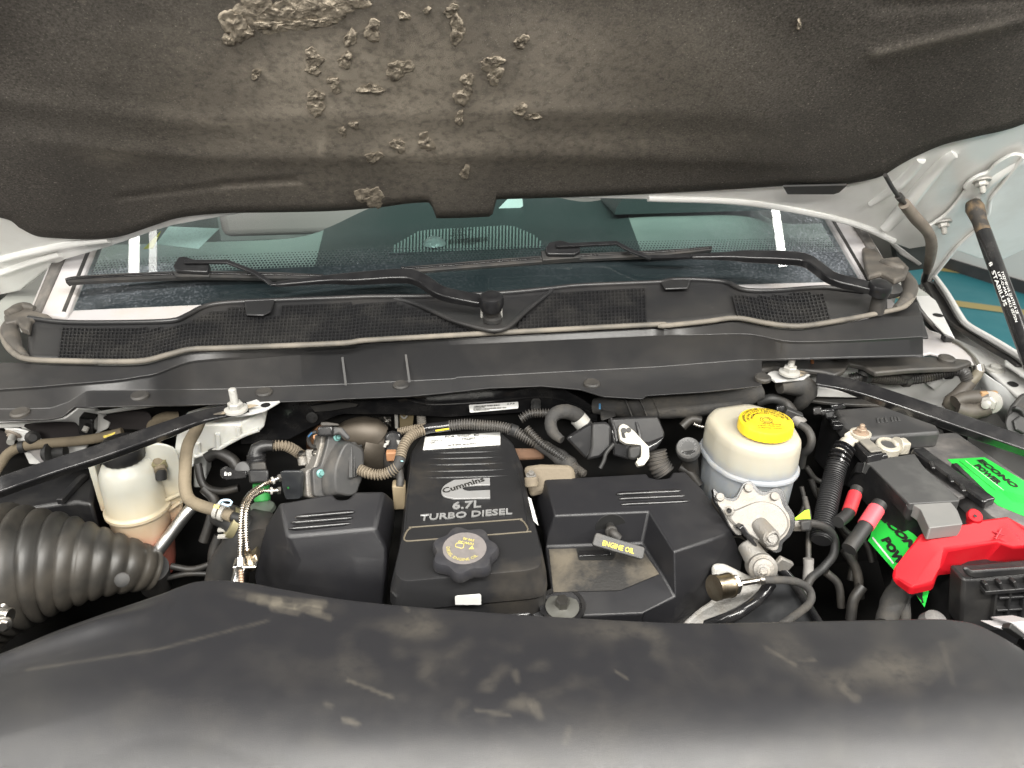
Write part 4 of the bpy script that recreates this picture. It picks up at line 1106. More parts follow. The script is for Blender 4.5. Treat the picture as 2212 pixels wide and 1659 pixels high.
# dipstick in its hole
SPL = Plane.of(V['t11'], V['t10'], V['f0'])
if SPL.n.dot(CAM-V['t11']) < 0: SPL.n = -SPL.n
hc = W('4', 590, 962, pl=SPL.off(.0012))
lathe('dipstick_hole', [(.0225, 0), (.0220, .0006), (.001, .0006)], hc, SPL.n, MATS['black_hole'], rc, n=32)
dp = thing('dipstick', 'black dipstick handle reading ENGINE OIL in yellow', 'dipstick', W('4', 600, 985, z=1.04))
HPLN = Plane(W('4', 640, 1050, z=1.058), (-.10, -.72, .68))
hq = WL('4', [(492, 988), (815, 1088), (800, 1168), (466, 1072)], pl=HPLN)
hd = prism('handle', rounded(hq, .004), HPLN.n*-.014, mat('dipstick_handle', (.045, .045, .045), .5, dust=(.12, .11, .10), damt=.5, dscale=60, bump=.4, bscale=400), dp, bevel=.0025, seg=3)
textq('lettering', 'ENGINE OIL', '4', ((532, 1073), (738, 1130), (540, 1040)), HPLN.off(.001), yink, hd, bold=.018)
tube('stem', [hc-SPL.n*.01, W('4', 600, 985, pl=HPLN.off(-.010)), W('4', 640, 1030, pl=HPLN.off(-.009))], [.0065, .006, .006], rubber, dp)
lathe('stem_collar', [(.007, 0), (.0085, .002), (.0085, .005), (.007, .007)], W('4', 590, 975, pl=HPLN.off(-.014)), SPL.n, rubber, dp)

# ================================================================== radiator shroud in the foreground
rear = smooth_tab([(-500, 1560), (-200, 1482), (0, 1413), (110, 1368), (225, 1326), (340, 1287), (395, 1266), (430, 1257), (480, 1255), (540, 1261), (620, 1276), (760, 1299), (1000, 1321), (1300, 1340), (1500, 1348), (1700, 1345), (1900, 1341),
                   (2010, 1339), (2060, 1341), (2110, 1350), (2160, 1374), (2200, 1398), (2300, 1460), (2600, 1600)], 6)
sh = thing('radiator_shroud', 'big smooth grey black shroud with dusty scuffs at the front', 'radiator shroud', (.03, .5, 1.0))
ZS = 1.125
NXS, NYS = 640, 190
V, F, ST = [], [], []
def shroud_stain(X, Y):
    n1 = noise.noise(Vector((X*.008, Y*.010, 1.0))); n2 = noise.noise(Vector((X*.03, Y*.045, 4.0)))
    s = 0.0
    n3 = noise.noise(Vector((X*.018, Y*.024, 9.0)))
    s += .8*max(0, n1*.7+n3*.5+.08)*exp(-((X-870)/130)**2-((Y-1385)/60)**2)
    s += .8*max(0, n3*.8+n2*.3-.02)*exp(-((X-1070)/160)**2-((Y-1490)/70)**2)
    s += .9*max(0, n1*.6+n3*.6+.05)*exp(-((X-1390)/90)**2-((Y-1390)/45)**2)
    s += .7*max(0, n1+.15)*exp(-((X-1860)/200)**2-((Y-1440)/60)**2) + .25*max(0, n3)*exp(-((X-2030)/80)**2-((Y-1470)/90)**2)
    s += .14*max(0, n1)+.08*max(0, n3)
    # dry cloth wipe with three fingers
    for (x0, y0, x1, y1, w) in ((540, 1292, 700, 1305, 10), (560, 1300, 690, 1316, 9), (590, 1312, 640, 1322, 10), (640, 1312, 712, 1334, 8), (500, 1280, 600, 1300, 12)):
        d = seg_d(X, Y, x0, y0, x1, y1)
        s += .6*max(0, 1-max(0, d-w*.6)/(w*.5))*(.75+.4*n2)*min(1, max(0, (X-470)/110))
    d = seg_d(X, Y, 58, 1447, 340, 1403); d = min(d, seg_d(X, Y, 340, 1403, 580, 1340)); s += .34*exp(-(d/3.0)**2)
    for (x0, y0, x1, y1, w, k) in ((752, 1470, 845, 1505, 5, .8), (742, 1553, 772, 1562, 7, 1.0), (705, 1520, 715, 1523, 8, .45), (1030, 1534, 1100, 1545, 6, .6), (1150, 1518, 1165, 1545, 13, .6), (1113, 1455, 1116, 1470, 10, .5),
                               (1330, 1450, 1355, 1466, 4, .6), (1655, 1400, 1720, 1438, 5, .45), (1730, 1428, 1760, 1425, 4, .5), (1815, 1480, 1850, 1510, 12, .5), (1230, 1575, 1220, 1600, 10, .4), (2035, 1390, 2060, 1480, 6, .25), (875, 1310, 880, 1318, 8, .5)):
        d = seg_d(X, Y, x0, y0, x1, y1)*(1+.5*n2)
        s += .6*k*max(0, 1-max(0, d-w*.35)/(w*.7))
    for (x0, y0, x1, y1, w) in ((1555, 1355, 1600, 1420, 13), (1485, 1355, 1505, 1390, 6)):   # clean finger marks
        s *= min(1, max(.0, (seg_d(X, Y, x0, y0, x1, y1)-w)/4))
    return s*.38
YF = .505
for i in range(NXS+1):
    X = -480+(2900)*i/NXS
    e = interp(rear, X)
    zr = ZS-.055*max(0, min(1, (430-X)/520))**1.2-.03*max(0, min(1, (X-2050)/300))
    p0 = W('0', X, e, z=zr)
    xw = p0.x
    for j in range(NYS+1):
        t = j/NYS
        if t < .06:                                   # rolled rear edge
            f = t/.06
            p = p0+Vector((0, .012*cos(f*pi/2)*(1 if f < 1 else 0), -.035*(1-f)**1.6))
        else:
            f = (t-.06)/.94
            yy = p0.y + (.12-p0.y)*f
            q = min(1, (p0.y-yy)/.035)
            z = zr+(ZS-zr)*min(1, (p0.y-yy)/.16)+.004*sin(pi*min(1, max(0, (p0.y-yy)/.2)))*1.0
            rim = max(0, min(1, (395-X)/150))
            z += rim*.010*(exp(-((p0.y-yy-.030)/.018)**2))
            yf = .528-.12*xw
            if yy < yf:
                d = (yf-yy); R_ = .16
                z -= R_-sqrt(max(0, R_*R_-min(d, .155)**2)) + max(0, d-.155)*3.0
            p = Vector((xw+(p0.x*0), yy, z))
        V.append(p)
        # picture position of the vertex for the wear marks
        c = p-CAM; dz = c.dot(_fw)
        ST.append(shroud_stain(1106+FPX*c.dot(_rt)/dz, 829.5-FPX*c.dot(_up)/dz) if dz > .1 else 0)
for i in range(NXS):
    for j in range(NYS):
        a = i*(NYS+1)+j; F.append((a, a+1, a+NYS+2, a+NYS+1))
so_ = add('shroud_panel', V, F, shroudm, sh, ang=70, solid=.003)
at = so_.data.attributes.new('stain_tone', 'FLOAT', 'POINT'); at.data.foreach_set('value', [max(0, min(1, s)) for s in ST])
def zmat(name, stops, rough=.35, sss=.25, dust=None):
    """moulded translucent plastic tinted by the fluid that stands behind it"""
    m = bpy.data.materials.new(name); m.use_nodes = True
    nt = m.node_tree; N = nt.nodes; L = nt.links; p = N['Principled BSDF']
    geo = N.new('ShaderNodeNewGeometry'); sp = N.new('ShaderNodeSeparateXYZ'); L.new(geo.outputs['Position'], sp.inputs[0])
    lo, hi = stops[0][0], stops[-1][0]
    n = N.new('ShaderNodeTexNoise'); n.inputs['Scale'].default_value = 22; n.inputs['Detail'].default_value = 5
    L.new(geo.outputs['Position'], n.inputs['Vector'])
    ad = N.new('ShaderNodeMath'); ad.operation = 'MULTIPLY_ADD'; L.new(n.outputs[0], ad.inputs[0]); ad.inputs[1].default_value = .018; L.new(sp.outputs[2], ad.inputs[2])
    mr = N.new('ShaderNodeMapRange'); mr.inputs[1].default_value = lo+.009; mr.inputs[2].default_value = hi+.009; L.new(ad.outputs[0], mr.inputs[0])
    cr = N.new('ShaderNodeValToRGB'); L.new(mr.outputs[0], cr.inputs[0])
    e = cr.color_ramp.elements
    while len(e) < len(stops): e.new(.5)
    for el, (z, c) in zip(e, stops): el.position = (z-lo)/(hi-lo); el.color = (*(q*.72 for q in c), 1)
    n2 = N.new('ShaderNodeTexNoise'); n2.inputs['Scale'].default_value = 40; n2.inputs['Detail'].default_value = 6; L.new(geo.outputs['Position'], n2.inputs['Vector'])
    r2 = N.new('ShaderNodeMapRange'); r2.inputs[1].default_value = .5; r2.inputs[2].default_value = .8; r2.inputs[4].default_value = .35; L.new(n2.outputs[0], r2.inputs[0])
    mx = N.new('ShaderNodeMix'); mx.data_type = 'RGBA'; L.new(r2.outputs[0], mx.inputs[0]); L.new(cr.outputs[0], mx.inputs[6]); mx.inputs[7].default_value = (*(q*.72 for q in (dust or (.45, .37, .25))), 1)
    L.new(mx.outputs[2], p.inputs['Base Color']); p.inputs['Roughness'].default_value = rough
    p.inputs['Subsurface Weight'].default_value = sss; p.inputs['Subsurface Radius'].default_value = (.015, .012, .008); p.inputs['Subsurface Scale'].default_value = 1.0
    return m
def bellows(name, pts, radii, pitch, amp, m, parent, n=44):
    S, tot = resample(spline(pts), pitch/8)
    rings = []
    for p, s, t in S:
        rr = lerp_list(radii, t); ph = s/pitch
        rr += amp*(abs(sin(pi*ph))**.45-.5)*rr/.06
        rings.append((p, rr))
    V, F = sweep(rings, n); return add(name, V, F, m, parent, ang=75)
def clamp(name, p, axis, r, w, m, parent, t=.0015):
    return lathe(name, [(r, -w/2), (r+t, -w/2), (r+t, w/2), (r, w/2)], p, axis, m, parent, n=32)

# ================================================================== left: corrugated intake hose
ih = thing('intake_hose', 'wide dusty black rubber bellows hose of the air intake', 'intake hose', W('1', 100, 1500, z=.90))
path = [W('1', -560, 1470, z=.955), W('1', -130, 1270, z=.962), W('1', 250, 1200, z=.965), W('1', 560, 1190, z=.955), W('1', 820, 1205, z=.935), W('1', 1000, 1235, z=.910)]
bellows('bellows', path, [.122, .108, .090, .069, .046, .030], .0195, .0085, bellowm, ih)
e0, e1 = path[-1], W('1', 1020, 1330, z=.86)
cyl('outlet_collar', e0-(e1-e0)*.15, e1, .024, rubber, ih)
lathe('molded_boss', [(.0105, 0), (.0105, .003), (.009, .004), (.001, .004)], W('1', 800, 1298, z=.972), (.2, -.8, .55), rubber, ih)
hc1 = thing('hose_clamp', 'steel worm drive hose clamp at the mouth of the intake hose', 'hose clamp', W('1', 20, 1540, z=.98))
cyl('screw_housing', W('1', -60, 1520, z=1.00), W('1', 70, 1530, z=1.0), .0095, steel, hc1, bevel=.001)
hexnut('clamp_screw', W('1', 20, 1590, z=.995), (.3, -.8, .2), .007, .008, steel, hc1)
strap('clamp_band', WL('1', [(-60, 1540), (20, 1480), (40, 1560)], z=.992), .010, .002, (0, -.6, .8), steel, hc1)

# ================================================================== left: coolant bottle
cbm = zmat('coolant_bottle_plastic', [(.86, (.40, .10, .08)), (.935, (.52, .20, .15)), (.965, (.62, .42, .28)), (1.0, (.66, .58, .42)), (1.045, (.64, .63, .55)), (1.10, (.66, .66, .60))], dust=(.60, .50, .34))
bt = thing('coolant_bottle', 'milky plastic coolant bottle with pink fluid and black cap', 'coolant bottle', W('1', 860, 1000, z=.88))
bx_ = W('1', 828, 560, z=1.068)
R0 = SZ('1', 196, 1.13)
bx_.z = 0
lathe('bottle_body', [(R0*.72, .865), (R0*.86, .89), (R0*.98, .935), (R0*1.02, .985), (R0*1.04, .988), (R0*1.12, .990), (R0*1.12, .995), (R0*1.04, .997), (R0*1.01, 1.0), (R0*.98, 1.045), (R0*.93, 1.062), (R0*.80, 1.074), (R0*.62, 1.080), (R0*.60, 1.090)], bx_, (0, 0, 1), cbm, bt, n=48, ang=50)
lathe('bottle_cap', [(R0*.66, 1.083), (R0*.70, 1.086), (R0*.70, 1.108), (R0*.62, 1.113), (.001, 1.113)], bx_, (0, 0, 1), black, bt, n=40, lobes=lambda th, h: 1+.02*cos(20*th))
sidep = WL('1', [(985, 560), (1130, 560), (1150, 640), (1060, 740), (1190, 700), (1180, 860), (1100, 930), (1000, 960)], y=1.03)
loft('side_chamber', [smooth_loop(WL('1', [(950, 430), (1130, 430), (1180, 560), (1195, 720), (1185, 860), (1090, 960), (960, 1010), (900, 700)], y=yy), 4) for yy in (1.065, 1.12)], cbm, bt, bevel=.008, seg=3)
tube('bottle_rib', WL('1', [(1020, 800), (1100, 770), (1180, 735)], y=1.060), .0035, cbm, bt)
tube('bottle_rib', WL('1', [(1000, 880), (1090, 850), (1180, 790)], y=1.060), .0030, cbm, bt)
box('bottle_stay', W('1', 645, 660, z=1.03), (.005, .01, .05), cbm, bt)

# white plastic duct of the overflow tank
wm = mat('white_plastic', (.70, .70, .66), .38, dust=(.50, .46, .38), damt=.4, dscale=18, sss=.15)
ot = thing('overflow_tank', 'white moulded plastic overflow tank reaching under the brace bolt', 'overflow tank', W('1', 1300, 500, z=1.03))
yy = 1.085
out = WL('1', [(1152, 365), (1185, 335), (1330, 290), (1560, 285), (1640, 240), (1720, 195), (1738, 235), (1725, 300), (1690, 335), (1580, 365), (1530, 400), (1470, 425), (1440, 462), (1360, 480), (1275, 500), (1262, 560), (1180, 640), (1110, 640), (1085, 720), (1060, 745), (1085, 640), (1125, 590), (1140, 460)], y=yy)
prism('tank_wall', out, (0, .05, .01), wm, ot, bevel=.005, seg=3)
for a, b in (((1420, 345), (1425, 440)), ((1290, 405), (1295, 480)), ((1555, 300), (1560, 360))): tube('tank_rib', [W('1', *a, y=yy-.003), W('1', *b, y=yy-.003)], .004, wm, ot)
tube('tank_lip', WL('1', [(1275, 492), (1350, 470), (1430, 440), (1480, 412), (1540, 380), (1600, 350), (1690, 318)], y=yy-.004), .0035, wm, ot)
prism('tank_flank', WL('1', [(1265, 500), (1350, 485), (1345, 640), (1320, 700), (1262, 700)], y=1.11), (0, .04, 0), mat('grey_white_plastic', (.42, .43, .42), .5), ot, bevel=.003)
# fender metal behind the bottle, white with dark openings
wf = thing('inner_fender', 'white inner fender sheet with dark pockets left of the bottle', 'inner fender', W('1', 300, 500, z=1.0))
prism('fender_sheet', WL('H', [(-200, 1120), (430, 1115), (560, 1100), (680, 1010), (820, 1030), (900, 1080), (960, 1140), (940, 1190), (860, 1230), (780, 1290), (700, 1500), (520, 1420), (380, 1500), (180, 1180), (-200, 1200)], y=1.135), (0, .01, 0), whitep, wf, bevel=.002)
prism('fender_top', WL('H', [(830, 1045), (1106, 1000), (1350, 960), (1350, 1000), (1106, 1035), (900, 1066)], y=1.120), (0, .01, -.004), whitep, wf, bevel=.002)
prism('fender_edge', WL('H', [(-200, 1112), (450, 1098), (450, 1120), (-200, 1148)], z=1.132), (0, .02, -.006), whitedirty, wf, bevel=.002)
pk = mat('pocket_liner', (.022, .018, .018), .8)
prism('pocket', smooth_loop(WL('H', [(220, 1150), (600, 1128), (680, 1160), (740, 1240), (600, 1280), (400, 1285), (320, 1225)], y=1.130), 4), (0, -.002, 0), pk, wf, bevel=0)
prism('pocket', smooth_loop(WL('H', [(905, 1085), (1106, 1040), (1300, 1050), (1300, 1180), (1106, 1190), (960, 1190), (965, 1130)], y=1.130), 4), (0, -.002, 0), pk, wf, bevel=0)
prism('pocket', smooth_loop(WL('H', [(-200, 1200), (30, 1210), (110, 1290), (60, 1420), (-200, 1420)], y=1.130), 4), (0, -.002, 0), pk, wf, bevel=0)
prism('fender_web', WL('1', [(20, 310), (110, 310), (190, 330), (230, 430), (280, 550), (190, 545), (120, 400)], y=1.12), (0, .004, 0), whitep, wf, bevel=.002)
prism('fender_web', WL('1', [(150, 430), (300, 430), (420, 490), (280, 555)], y=1.115), (0, .004, 0), whitedirty, wf, bevel=.002)
nb = hexnut('fender_stud', W('H', 115, 1240, y=1.12), (-.3, -.8, -.5), .008, .006, mat('tan_washer', (.35, .30, .25), .6), wf)
tube('stud_tip', [W('H', 115, 1240, y=1.12), W('H', 90, 1310, y=1.10)], .0055, nutw, nb)
box('clip', W('H', 770, 1150, y=1.118), (.011, .010, .016), gloss, wf, u=(.9, 0, -.25), v=(0, 1, 0))
tube('clip_pin', [W('H', 755, 1175, y=1.106), W('H', 735, 1215, y=1.10)], .0045, nutw, wf)
lathe('plug', [(.010, 0), (.011, .006), (.006, .010)], W('H', 285, 1262, y=1.11), (.4, -.8, .3), rubber, wf)
cyl('cable_boot', W('1', 285, 475, y=1.10), W('1', 430, 465, y=1.10), .011, rubber, wf)
lathe('boot_flange', [(.017, 0), (.018, .004), (.010, .008)], W('1', 310, 475, y=1.095), (1, 0, 0), rubber, wf)
# black box behind the bellows
ab = thing('air_box', 'black angular air box lid behind the bellows hose', 'air box', W('1', 300, 700, z=.95))
prism('box_lid', WL('1', [(-200, 720), (0, 690), (400, 600), (600, 560), (625, 650), (600, 800), (500, 790), (380, 800), (-200, 900)], z=1.005), (0, 0, -.08), black, ab, bevel=.006)
strap('lid_edge', WL('1', [(390, 790), (520, 650), (560, 620)], z=1.012), .010, .010, (0, 0, 1), black, ab, spl=False)

# hoses of the left side
h1 = thing('heater_hose', 'dusty tan hose with black band running under the left brace', 'hose', W('1', 0, 545, z=1.06))
tube('hose', [W('1', -60, 640, z=1.045), W('1', 0, 545, z=1.062), W('1', 60, 470, z=1.075), W('1', 150, 428, z=1.085), W('1', 300, 408, z=1.09), W('1', 500, 392, z=1.095), W('1', 650, 370, z=1.10), W('1', 800, 335, z=1.105)], SZ('1', 33, 1.18), tan, h1, n=18)
clamp('band', W('1', 146, 430, z=1.085), (1, .1, .1), SZ('1', 34, 1.18), .008, rubber, h1)
h2 = thing('egr_hose', 'bent dusty tan hose marked EGR with white spring clamp', 'hose', W('1', 1520, 880, z=1.02))
r2_ = SZ('1', 40, 1.13)
tube('hose', [W('1', 1320, 225, d=1.16), W('1', 1280, 320, d=1.155), W('1', 1225, 430, d=1.15), W('1', 1210, 580, d=1.14), W('1', 1210, 700, d=1.13), W('1', 1238, 775, d=1.125), W('1', 1310, 815, d=1.12), W('1', 1420, 848, d=1.115), W('1', 1520, 885, d=1.11)], r2_, tan, h2, n=20)
pa = W('1', 1400, 842, d=1.115); pb = W('1', 1520, 885, d=1.11); axh = (pb-pa).normalized()
for t in (.2, .48): clamp('spring_clamp', pa.lerp(pb, t), axh, r2_, .006, nutw, h2, t=.003)
blue = mat('blue_clamp_ear', (.45, .60, .72), .4)
tube('clamp_ear', WL('1', [(1430, 800), (1450, 780), (1490, 778), (1515, 790), (1495, 815), (1450, 800)], d=1.09), .0018, blue, h2, n=8)
PLh = Plane(W('1', 1400, 825, d=1.088), (0, -.5, .85))
textq('hose_lettering', 'EGR', '1', ((1392, 832), (1432, 838), (1400, 806)), PLh, goldink, h2, bold=.03)
cyl('hose_end', pb, W('1', 1590, 905, d=1.105), r2_*.8, rubber, h2)
h3 = thing('bottle_hose', 'short dusty tan hose plugged into the coolant bottle top', 'hose', W('1', 1045, 590, z=1.06))
tube('hose', [W('1', 1160, 235, z=1.10), W('1', 1070, 240, z=1.105), W('1', 1000, 285, z=1.10), W('1', 1000, 360, z=1.088), W('1', 1025, 460, z=1.075), W('1', 1050, 590, z=1.06)], SZ('1', 38, 1.2), tan, h3, n=18)
clamp('spring_clamp', W('1', 1040, 545, z=1.065), (.1, .05, -1), SZ('1', 39, 1.2), .012, mat('olive_clamp', (.30, .27, .16), .5, metal=.5), h3, t=.002)
cyl('nipple', W('1', 1050, 570, z=1.062), W('1', 1052, 640, z=1.045), SZ('1', 36, 1.2), rubber, h3)
tag(tube('aluminium_pipe', [W('1', 1290, 790, z=.99), W('1', 1230, 850, z=.985), W('1', 1130, 980, z=.96), W('1', 1030, 1110, z=.935), W('1', 960, 1190, z=.915)], SZ('1', 44, 1.12), alu, n=20), 'bare aluminium pipe slanting down beside the coolant bottle', 'metal pipe')

# ================================================================== the two black brace bars with their studs
def brace(label, pts, stud, w, t, nrm, zs):
    b = thing('brace_bar', label, 'brace bar', pts[-1])
    strap('bar', pts, w, t, nrm, gloss, b, bevel=.0035, n=6)
    s = W(*stud, z=zs)
    hexnut('brace_nut', s, (0, -.05, 1), .011, .012, nutw, b, stud=.022)
    return b
b1 = brace('black steel brace bar crossing over the coolant bottle', [W('1', -900, 1040, z=1.10), W('1', -120, 740, z=1.150), W('1', 300, 590, z=1.160), W('1', 700, 460, z=1.170), W('1', 1100, 315, z=1.180), W('1', 1320, 235, z=1.180), W('1', 1620, 172, z=1.178)],
           ('1', 1542, 185), [.022, .022, .022, .022, .021, .020, .020], [.017, .017, .017, .017, .014, .007, .004], (.10, -.55, .83), 1.181)
prism('bracket_plate', WL('1', [(1520, 195), (1600, 130), (1680, 118), (1700, 135), (1830, 128), (1735, 185), (1640, 210), (1540, 225)], z=1.174), (0, 0, -.004), whitedim, b1, bevel=.001)
prism('bare_metal_patch', WL('1', [(1370, 205), (1440, 170), (1500, 165), (1640, 155), (1690, 160), (1600, 185), (1480, 215), (1400, 222)], z=1.1808), (0, 0, .0008), mat('peeled_paint', (.35, .29, .21), .7, dust=(.05, .045, .04), damt=.9, dscale=70, dlo=.45, dhi=.55), b1, bevel=0)
lathe('bracket_hole', [(.007, 0), (.0068, .0006), (.001, .0006)], W('1', 1735, 158, z=1.1742), (0, 0, 1), MATS['black_hole'], b1)
textq('printing', 'APPROVED', '1', ((750, 334), (675, 362), (754, 346)), Plane(W('1', 700, 460, z=1.170), (.10, -.55, .83)).off(.0105), yink, b1)
b2 = brace('black steel brace bar running over the fuse box to the fender', [W('6', 20, 140, z=1.168), W('6', 160, 165, z=1.166), W('6', 330, 218, z=1.162), W('6', 640, 325, z=1.153), W('6', 980, 442, z=1.142), W('6', 1400, 588, z=1.130)],
           ('C', 878, 1252), [.024, .025, .025, .025, .025, .025], [.004, .006, .015, .018, .018, .018], (-.12, -.50, .86), 1.171)
prism('bracket_plate', WL('C', [(745, 1265), (790, 1225), (860, 1205), (980, 1215), (1010, 1250), (960, 1285), (800, 1300)], z=1.163), (0, 0, -.004), whitedim, b2, bevel=.001)
prism('bare_metal_patch', WL('C', [(880, 1262), (930, 1240), (990, 1255), (940, 1275)], z=1.1685), (0, 0, .0008), MATS['peeled_paint'], b2, bevel=0)

# ================================================================== sensors and steel braided lines left of the left cover
sn = thing('pressure_sensor', 'green sensor with black plug and tan corrugated loom', 'sensor', W('2', 390, 830, z=1.03))
cyl('sensor_body', W('O', 368, 1030, d=1.185), W('O', 352, 830, d=1.185), SZ('O', 92, 1.15), greenp, sn, bevel=.002)
cyl('sensor_neck', W('O', 375, 1090, d=1.18), W('O', 368, 1025, d=1.185), SZ('O', 48, 1.15), gloss, sn)
lathe('foil_seat', [(SZ('O', 140, 1.15), 0), (SZ('O', 128, 1.15), .006), (SZ('O', 60, 1.15), .010)], W('O', 372, 1125, d=1.175), (0, -.1, 1), mat('foil_washer', (.20, .24, .20), .3, metal=.6, dust=(.1, .1, .08), damt=.5, dscale=60), sn, lobes=lambda th, h: 1+.05*sin(5*th))
loft('plug_body', [[W('O', x, y, d=dd) for x, y in ((215, 690), (435, 685), (440, 830), (225, 840))] for dd in (1.145, 1.20)], black, sn, bevel=.003)
loft('plug_collar', [[W('O', x, y, d=dd) for x, y in ((245, 610), (400, 600), (420, 700), (235, 705))] for dd in (1.15, 1.195)], dusty, sn, bevel=.003)
tube('plug_elbow', [W('O', 320, 640, d=1.17), W('O', 300, 520, d=1.17), W('O', 330, 450, d=1.17), W('O', 420, 430, d=1.17), W('O', 490, 430, d=1.17)], [SZ('O', 88, 1.17), SZ('O', 92, 1.17), SZ('O', 80, 1.17), SZ('O', 62, 1.17), SZ('O', 56, 1.17)], black, sn, n=20)
for y in (520, 560): clamp('elbow_ring', W('O', 303, y+20, d=1.17), (0, .3, 1), SZ('O', 90, 1.17), .004, black, sn)
tube('loom', [W('O', 480, 430, d=1.175), W('O', 600, 428, d=1.18), W('O', 700, 465, d=1.19), W('O', 790, 530, d=1.21), W('O', 860, 600, d=1.24)], SZ('O', 50, 1.18), tanloom, sn, corr=(.0042, .003), n=18)
lk = thing('lock_clip', 'small black lock clip with white padlock symbol', 'clip', W('2', 180, 620, z=1.03))
loft('clip_body', [[W('2', x, y, d=dd) for x, y in ((112, 575), (150, 555), (225, 590), (285, 585), (285, 635), (150, 650), (110, 620))] for dd in (1.165, 1.185)], gloss, lk, bevel=.002)
LKP = Plane(W('2', 180, 610, d=1.163), (CAM-W('2', 180, 610, d=1.163)))
quad('lock_symbol', WL('2', [(138, 618), (152, 618), (152, 604), (138, 604)], pl=LKP), wink, lk, thick=.0002)
tube('lock_symbol', WL('2', [(141, 604), (141, 597), (145, 594), (149, 597), (149, 604)], pl=LKP), .0005, wink, lk, n=5, step=.001)
tube('lock_symbol', WL('2', [(160, 598), (165, 620)], pl=LKP), .0005, wink, lk, n=5)
ringp = [W('2', 174+8*cos(2*pi*i/12), 607+8*sin(2*pi*i/12), pl=LKP) for i in range(13)]
tube('lock_symbol', ringp, .0006, wink, lk, n=5, step=.001)
lathe('clip_button', [(.013, 0), (.012, .004), (.001, .006)], W('2', 262, 580, d=1.19), (-.2, -.8, .5), mat('grey_button', (.10, .10, .10), .5), lk)
bp_ = thing('mounting_plate', 'glossy dark bracket plate holding the two steel line ends', 'bracket', W('2', 560, 770, z=1.03))
prism('plate', rounded(WL('2', [(500, 592), (632, 592), (640, 620), (632, 770), (540, 775), (520, 720)], y=.985), .004), (.004, .004, 0), mat('bracket_black', (.03, .032, .035), .2, dust=(.1, .1, .09), damt=.3, dscale=40), bp_, bevel=.001)
quad('paint_dot', WL('2', [(548, 694), (556, 690), (563, 697), (557, 706), (550, 703)], y=.983), greenp, bp_, thick=.0003)
def braided(label, pts, end_k, r, fit):
    o = thing('braided_line', label, 'steel line', pts[-1])
    tube('braid', pts, r, mat('braided_steel', (.62, .58, .52), .28, metal=1.0, dust=(.25, .17, .10), damt=.5, dscale=80), o, corr=(.0034, .0022), n=16)
    a, b = pts[0], fit; d = (b-a).normalized()
    cyl('ferrule', a-d*.003, a+d*.012, r*1.35, steel, o, n=18)
    clamp('ferrule_ring', a, d, r*1.35, .003, nutw, o)
    cyl('line_end', a+d*.010, b, r*1.15, steel, o)
    hexnut('line_nut', b, -d, r*2.1, .004, steel, o, flange=False)
    return o
L1 = braided('upper steel braided line arching from the bracket plate', [W('2', 455, 650, d=1.10), W('2', 380, 685, d=1.10), W('2', 305, 740, d=1.085), W('2', 262, 810, d=1.07), W('2', 248, 920, d=1.06), W('2', 244, 1050, d=1.05), W('2', 243, 1165, d=1.045)], 0, SZ('2', 13, 1.08), W('2', 508, 630, d=1.105))
cyl('lower_ferrule', W('2', 243, 1155, d=1.045), W('2', 243, 1215, d=1.04), SZ('2', 24, 1.04), chrome, L1)
L2 = braided('lower steel braided line arching from the bracket plate', [W('2', 445, 718, d=1.095), W('2', 380, 722, d=1.09), W('2', 315, 765, d=1.075), W('2', 283, 850, d=1.062), W('2', 278, 960, d=1.055), W('2', 282, 1060, d=1.05), W('2', 288, 1110, d=1.047)], 0, SZ('2', 13, 1.08), W('2', 505, 715, d=1.10))
lathe('lower_ferrule', [(SZ('2', 22, 1.04), 0), (SZ('2', 24, 1.04), .010), (SZ('2', 30, 1.04), .026), (SZ('2', 30, 1.04), .032)], W('2', 288, 1105, d=1.047), (0, 0, -1), brass, L2)
cf = thing('pipe_flange', 'bright steel flange plate at the foot of the braided lines', 'flange', W('2', 260, 1260, z=.95))
prism('flange_plate', WL('2', [(185, 1222), (200, 1212), (345, 1208), (345, 1230), (200, 1240)], d=1.04), (0, .02, 0), chrome, cf, bevel=.0015)
prism('flange_heel', WL('2', [(285, 1180), (340, 1130), (360, 1180), (345, 1215), (285, 1215)], d=1.05), (0, .02, 0), brass, cf, bevel=.002)
tube('chrome_pipe', [W('2', 235, 1235, d=1.04), W('2', 225, 1300, d=1.03), W('2', 210, 1420, d=1.02)], SZ('2', 40, 1.03), chrome, cf)
tube('twisted_cable', [W('2', 246, 1240, d=1.015), W('2', 248, 1290, d=1.01), W('2', 250, 1350, d=1.0)], .003, mat('copper_cable', (.5, .36, .26), .4, metal=.7), cf, corr=(.004, .0012))
bp = thing('black_pipe', 'dark pipe elbow beside the braided lines', 'pipe', W('2', 180, 1100, z=.93))
tube('elbow', [W('2', 90, 860, z=1.035), W('2', 190, 900, z=1.03), W('2', 245, 960, z=1.02), W('2', 230, 1080, z=.99), W('2', 170, 1200, z=.955), W('2', 150, 1330, z=.92)], [.018, .020, .024, .026, .030, .032], rubber, bp, n=20)
tube('hump', WL('2', [(310, 960), (330, 930), (390, 960), (380, 1060)], z=1.01), [.02, .024, .026, .026], rubber, bp, n=16)
for y in (972, 1015): box('clip_tooth', W('2', 132, y, z=1.02), (.008, .003, .002), nutw, bp, bevel=.0005)
clamp('pipe_band', W('2', 195, 930, z=1.03), (.8, .1, -.5), .0215, .010, mat('olive_clamp', (.3, .27, .16)), bp)

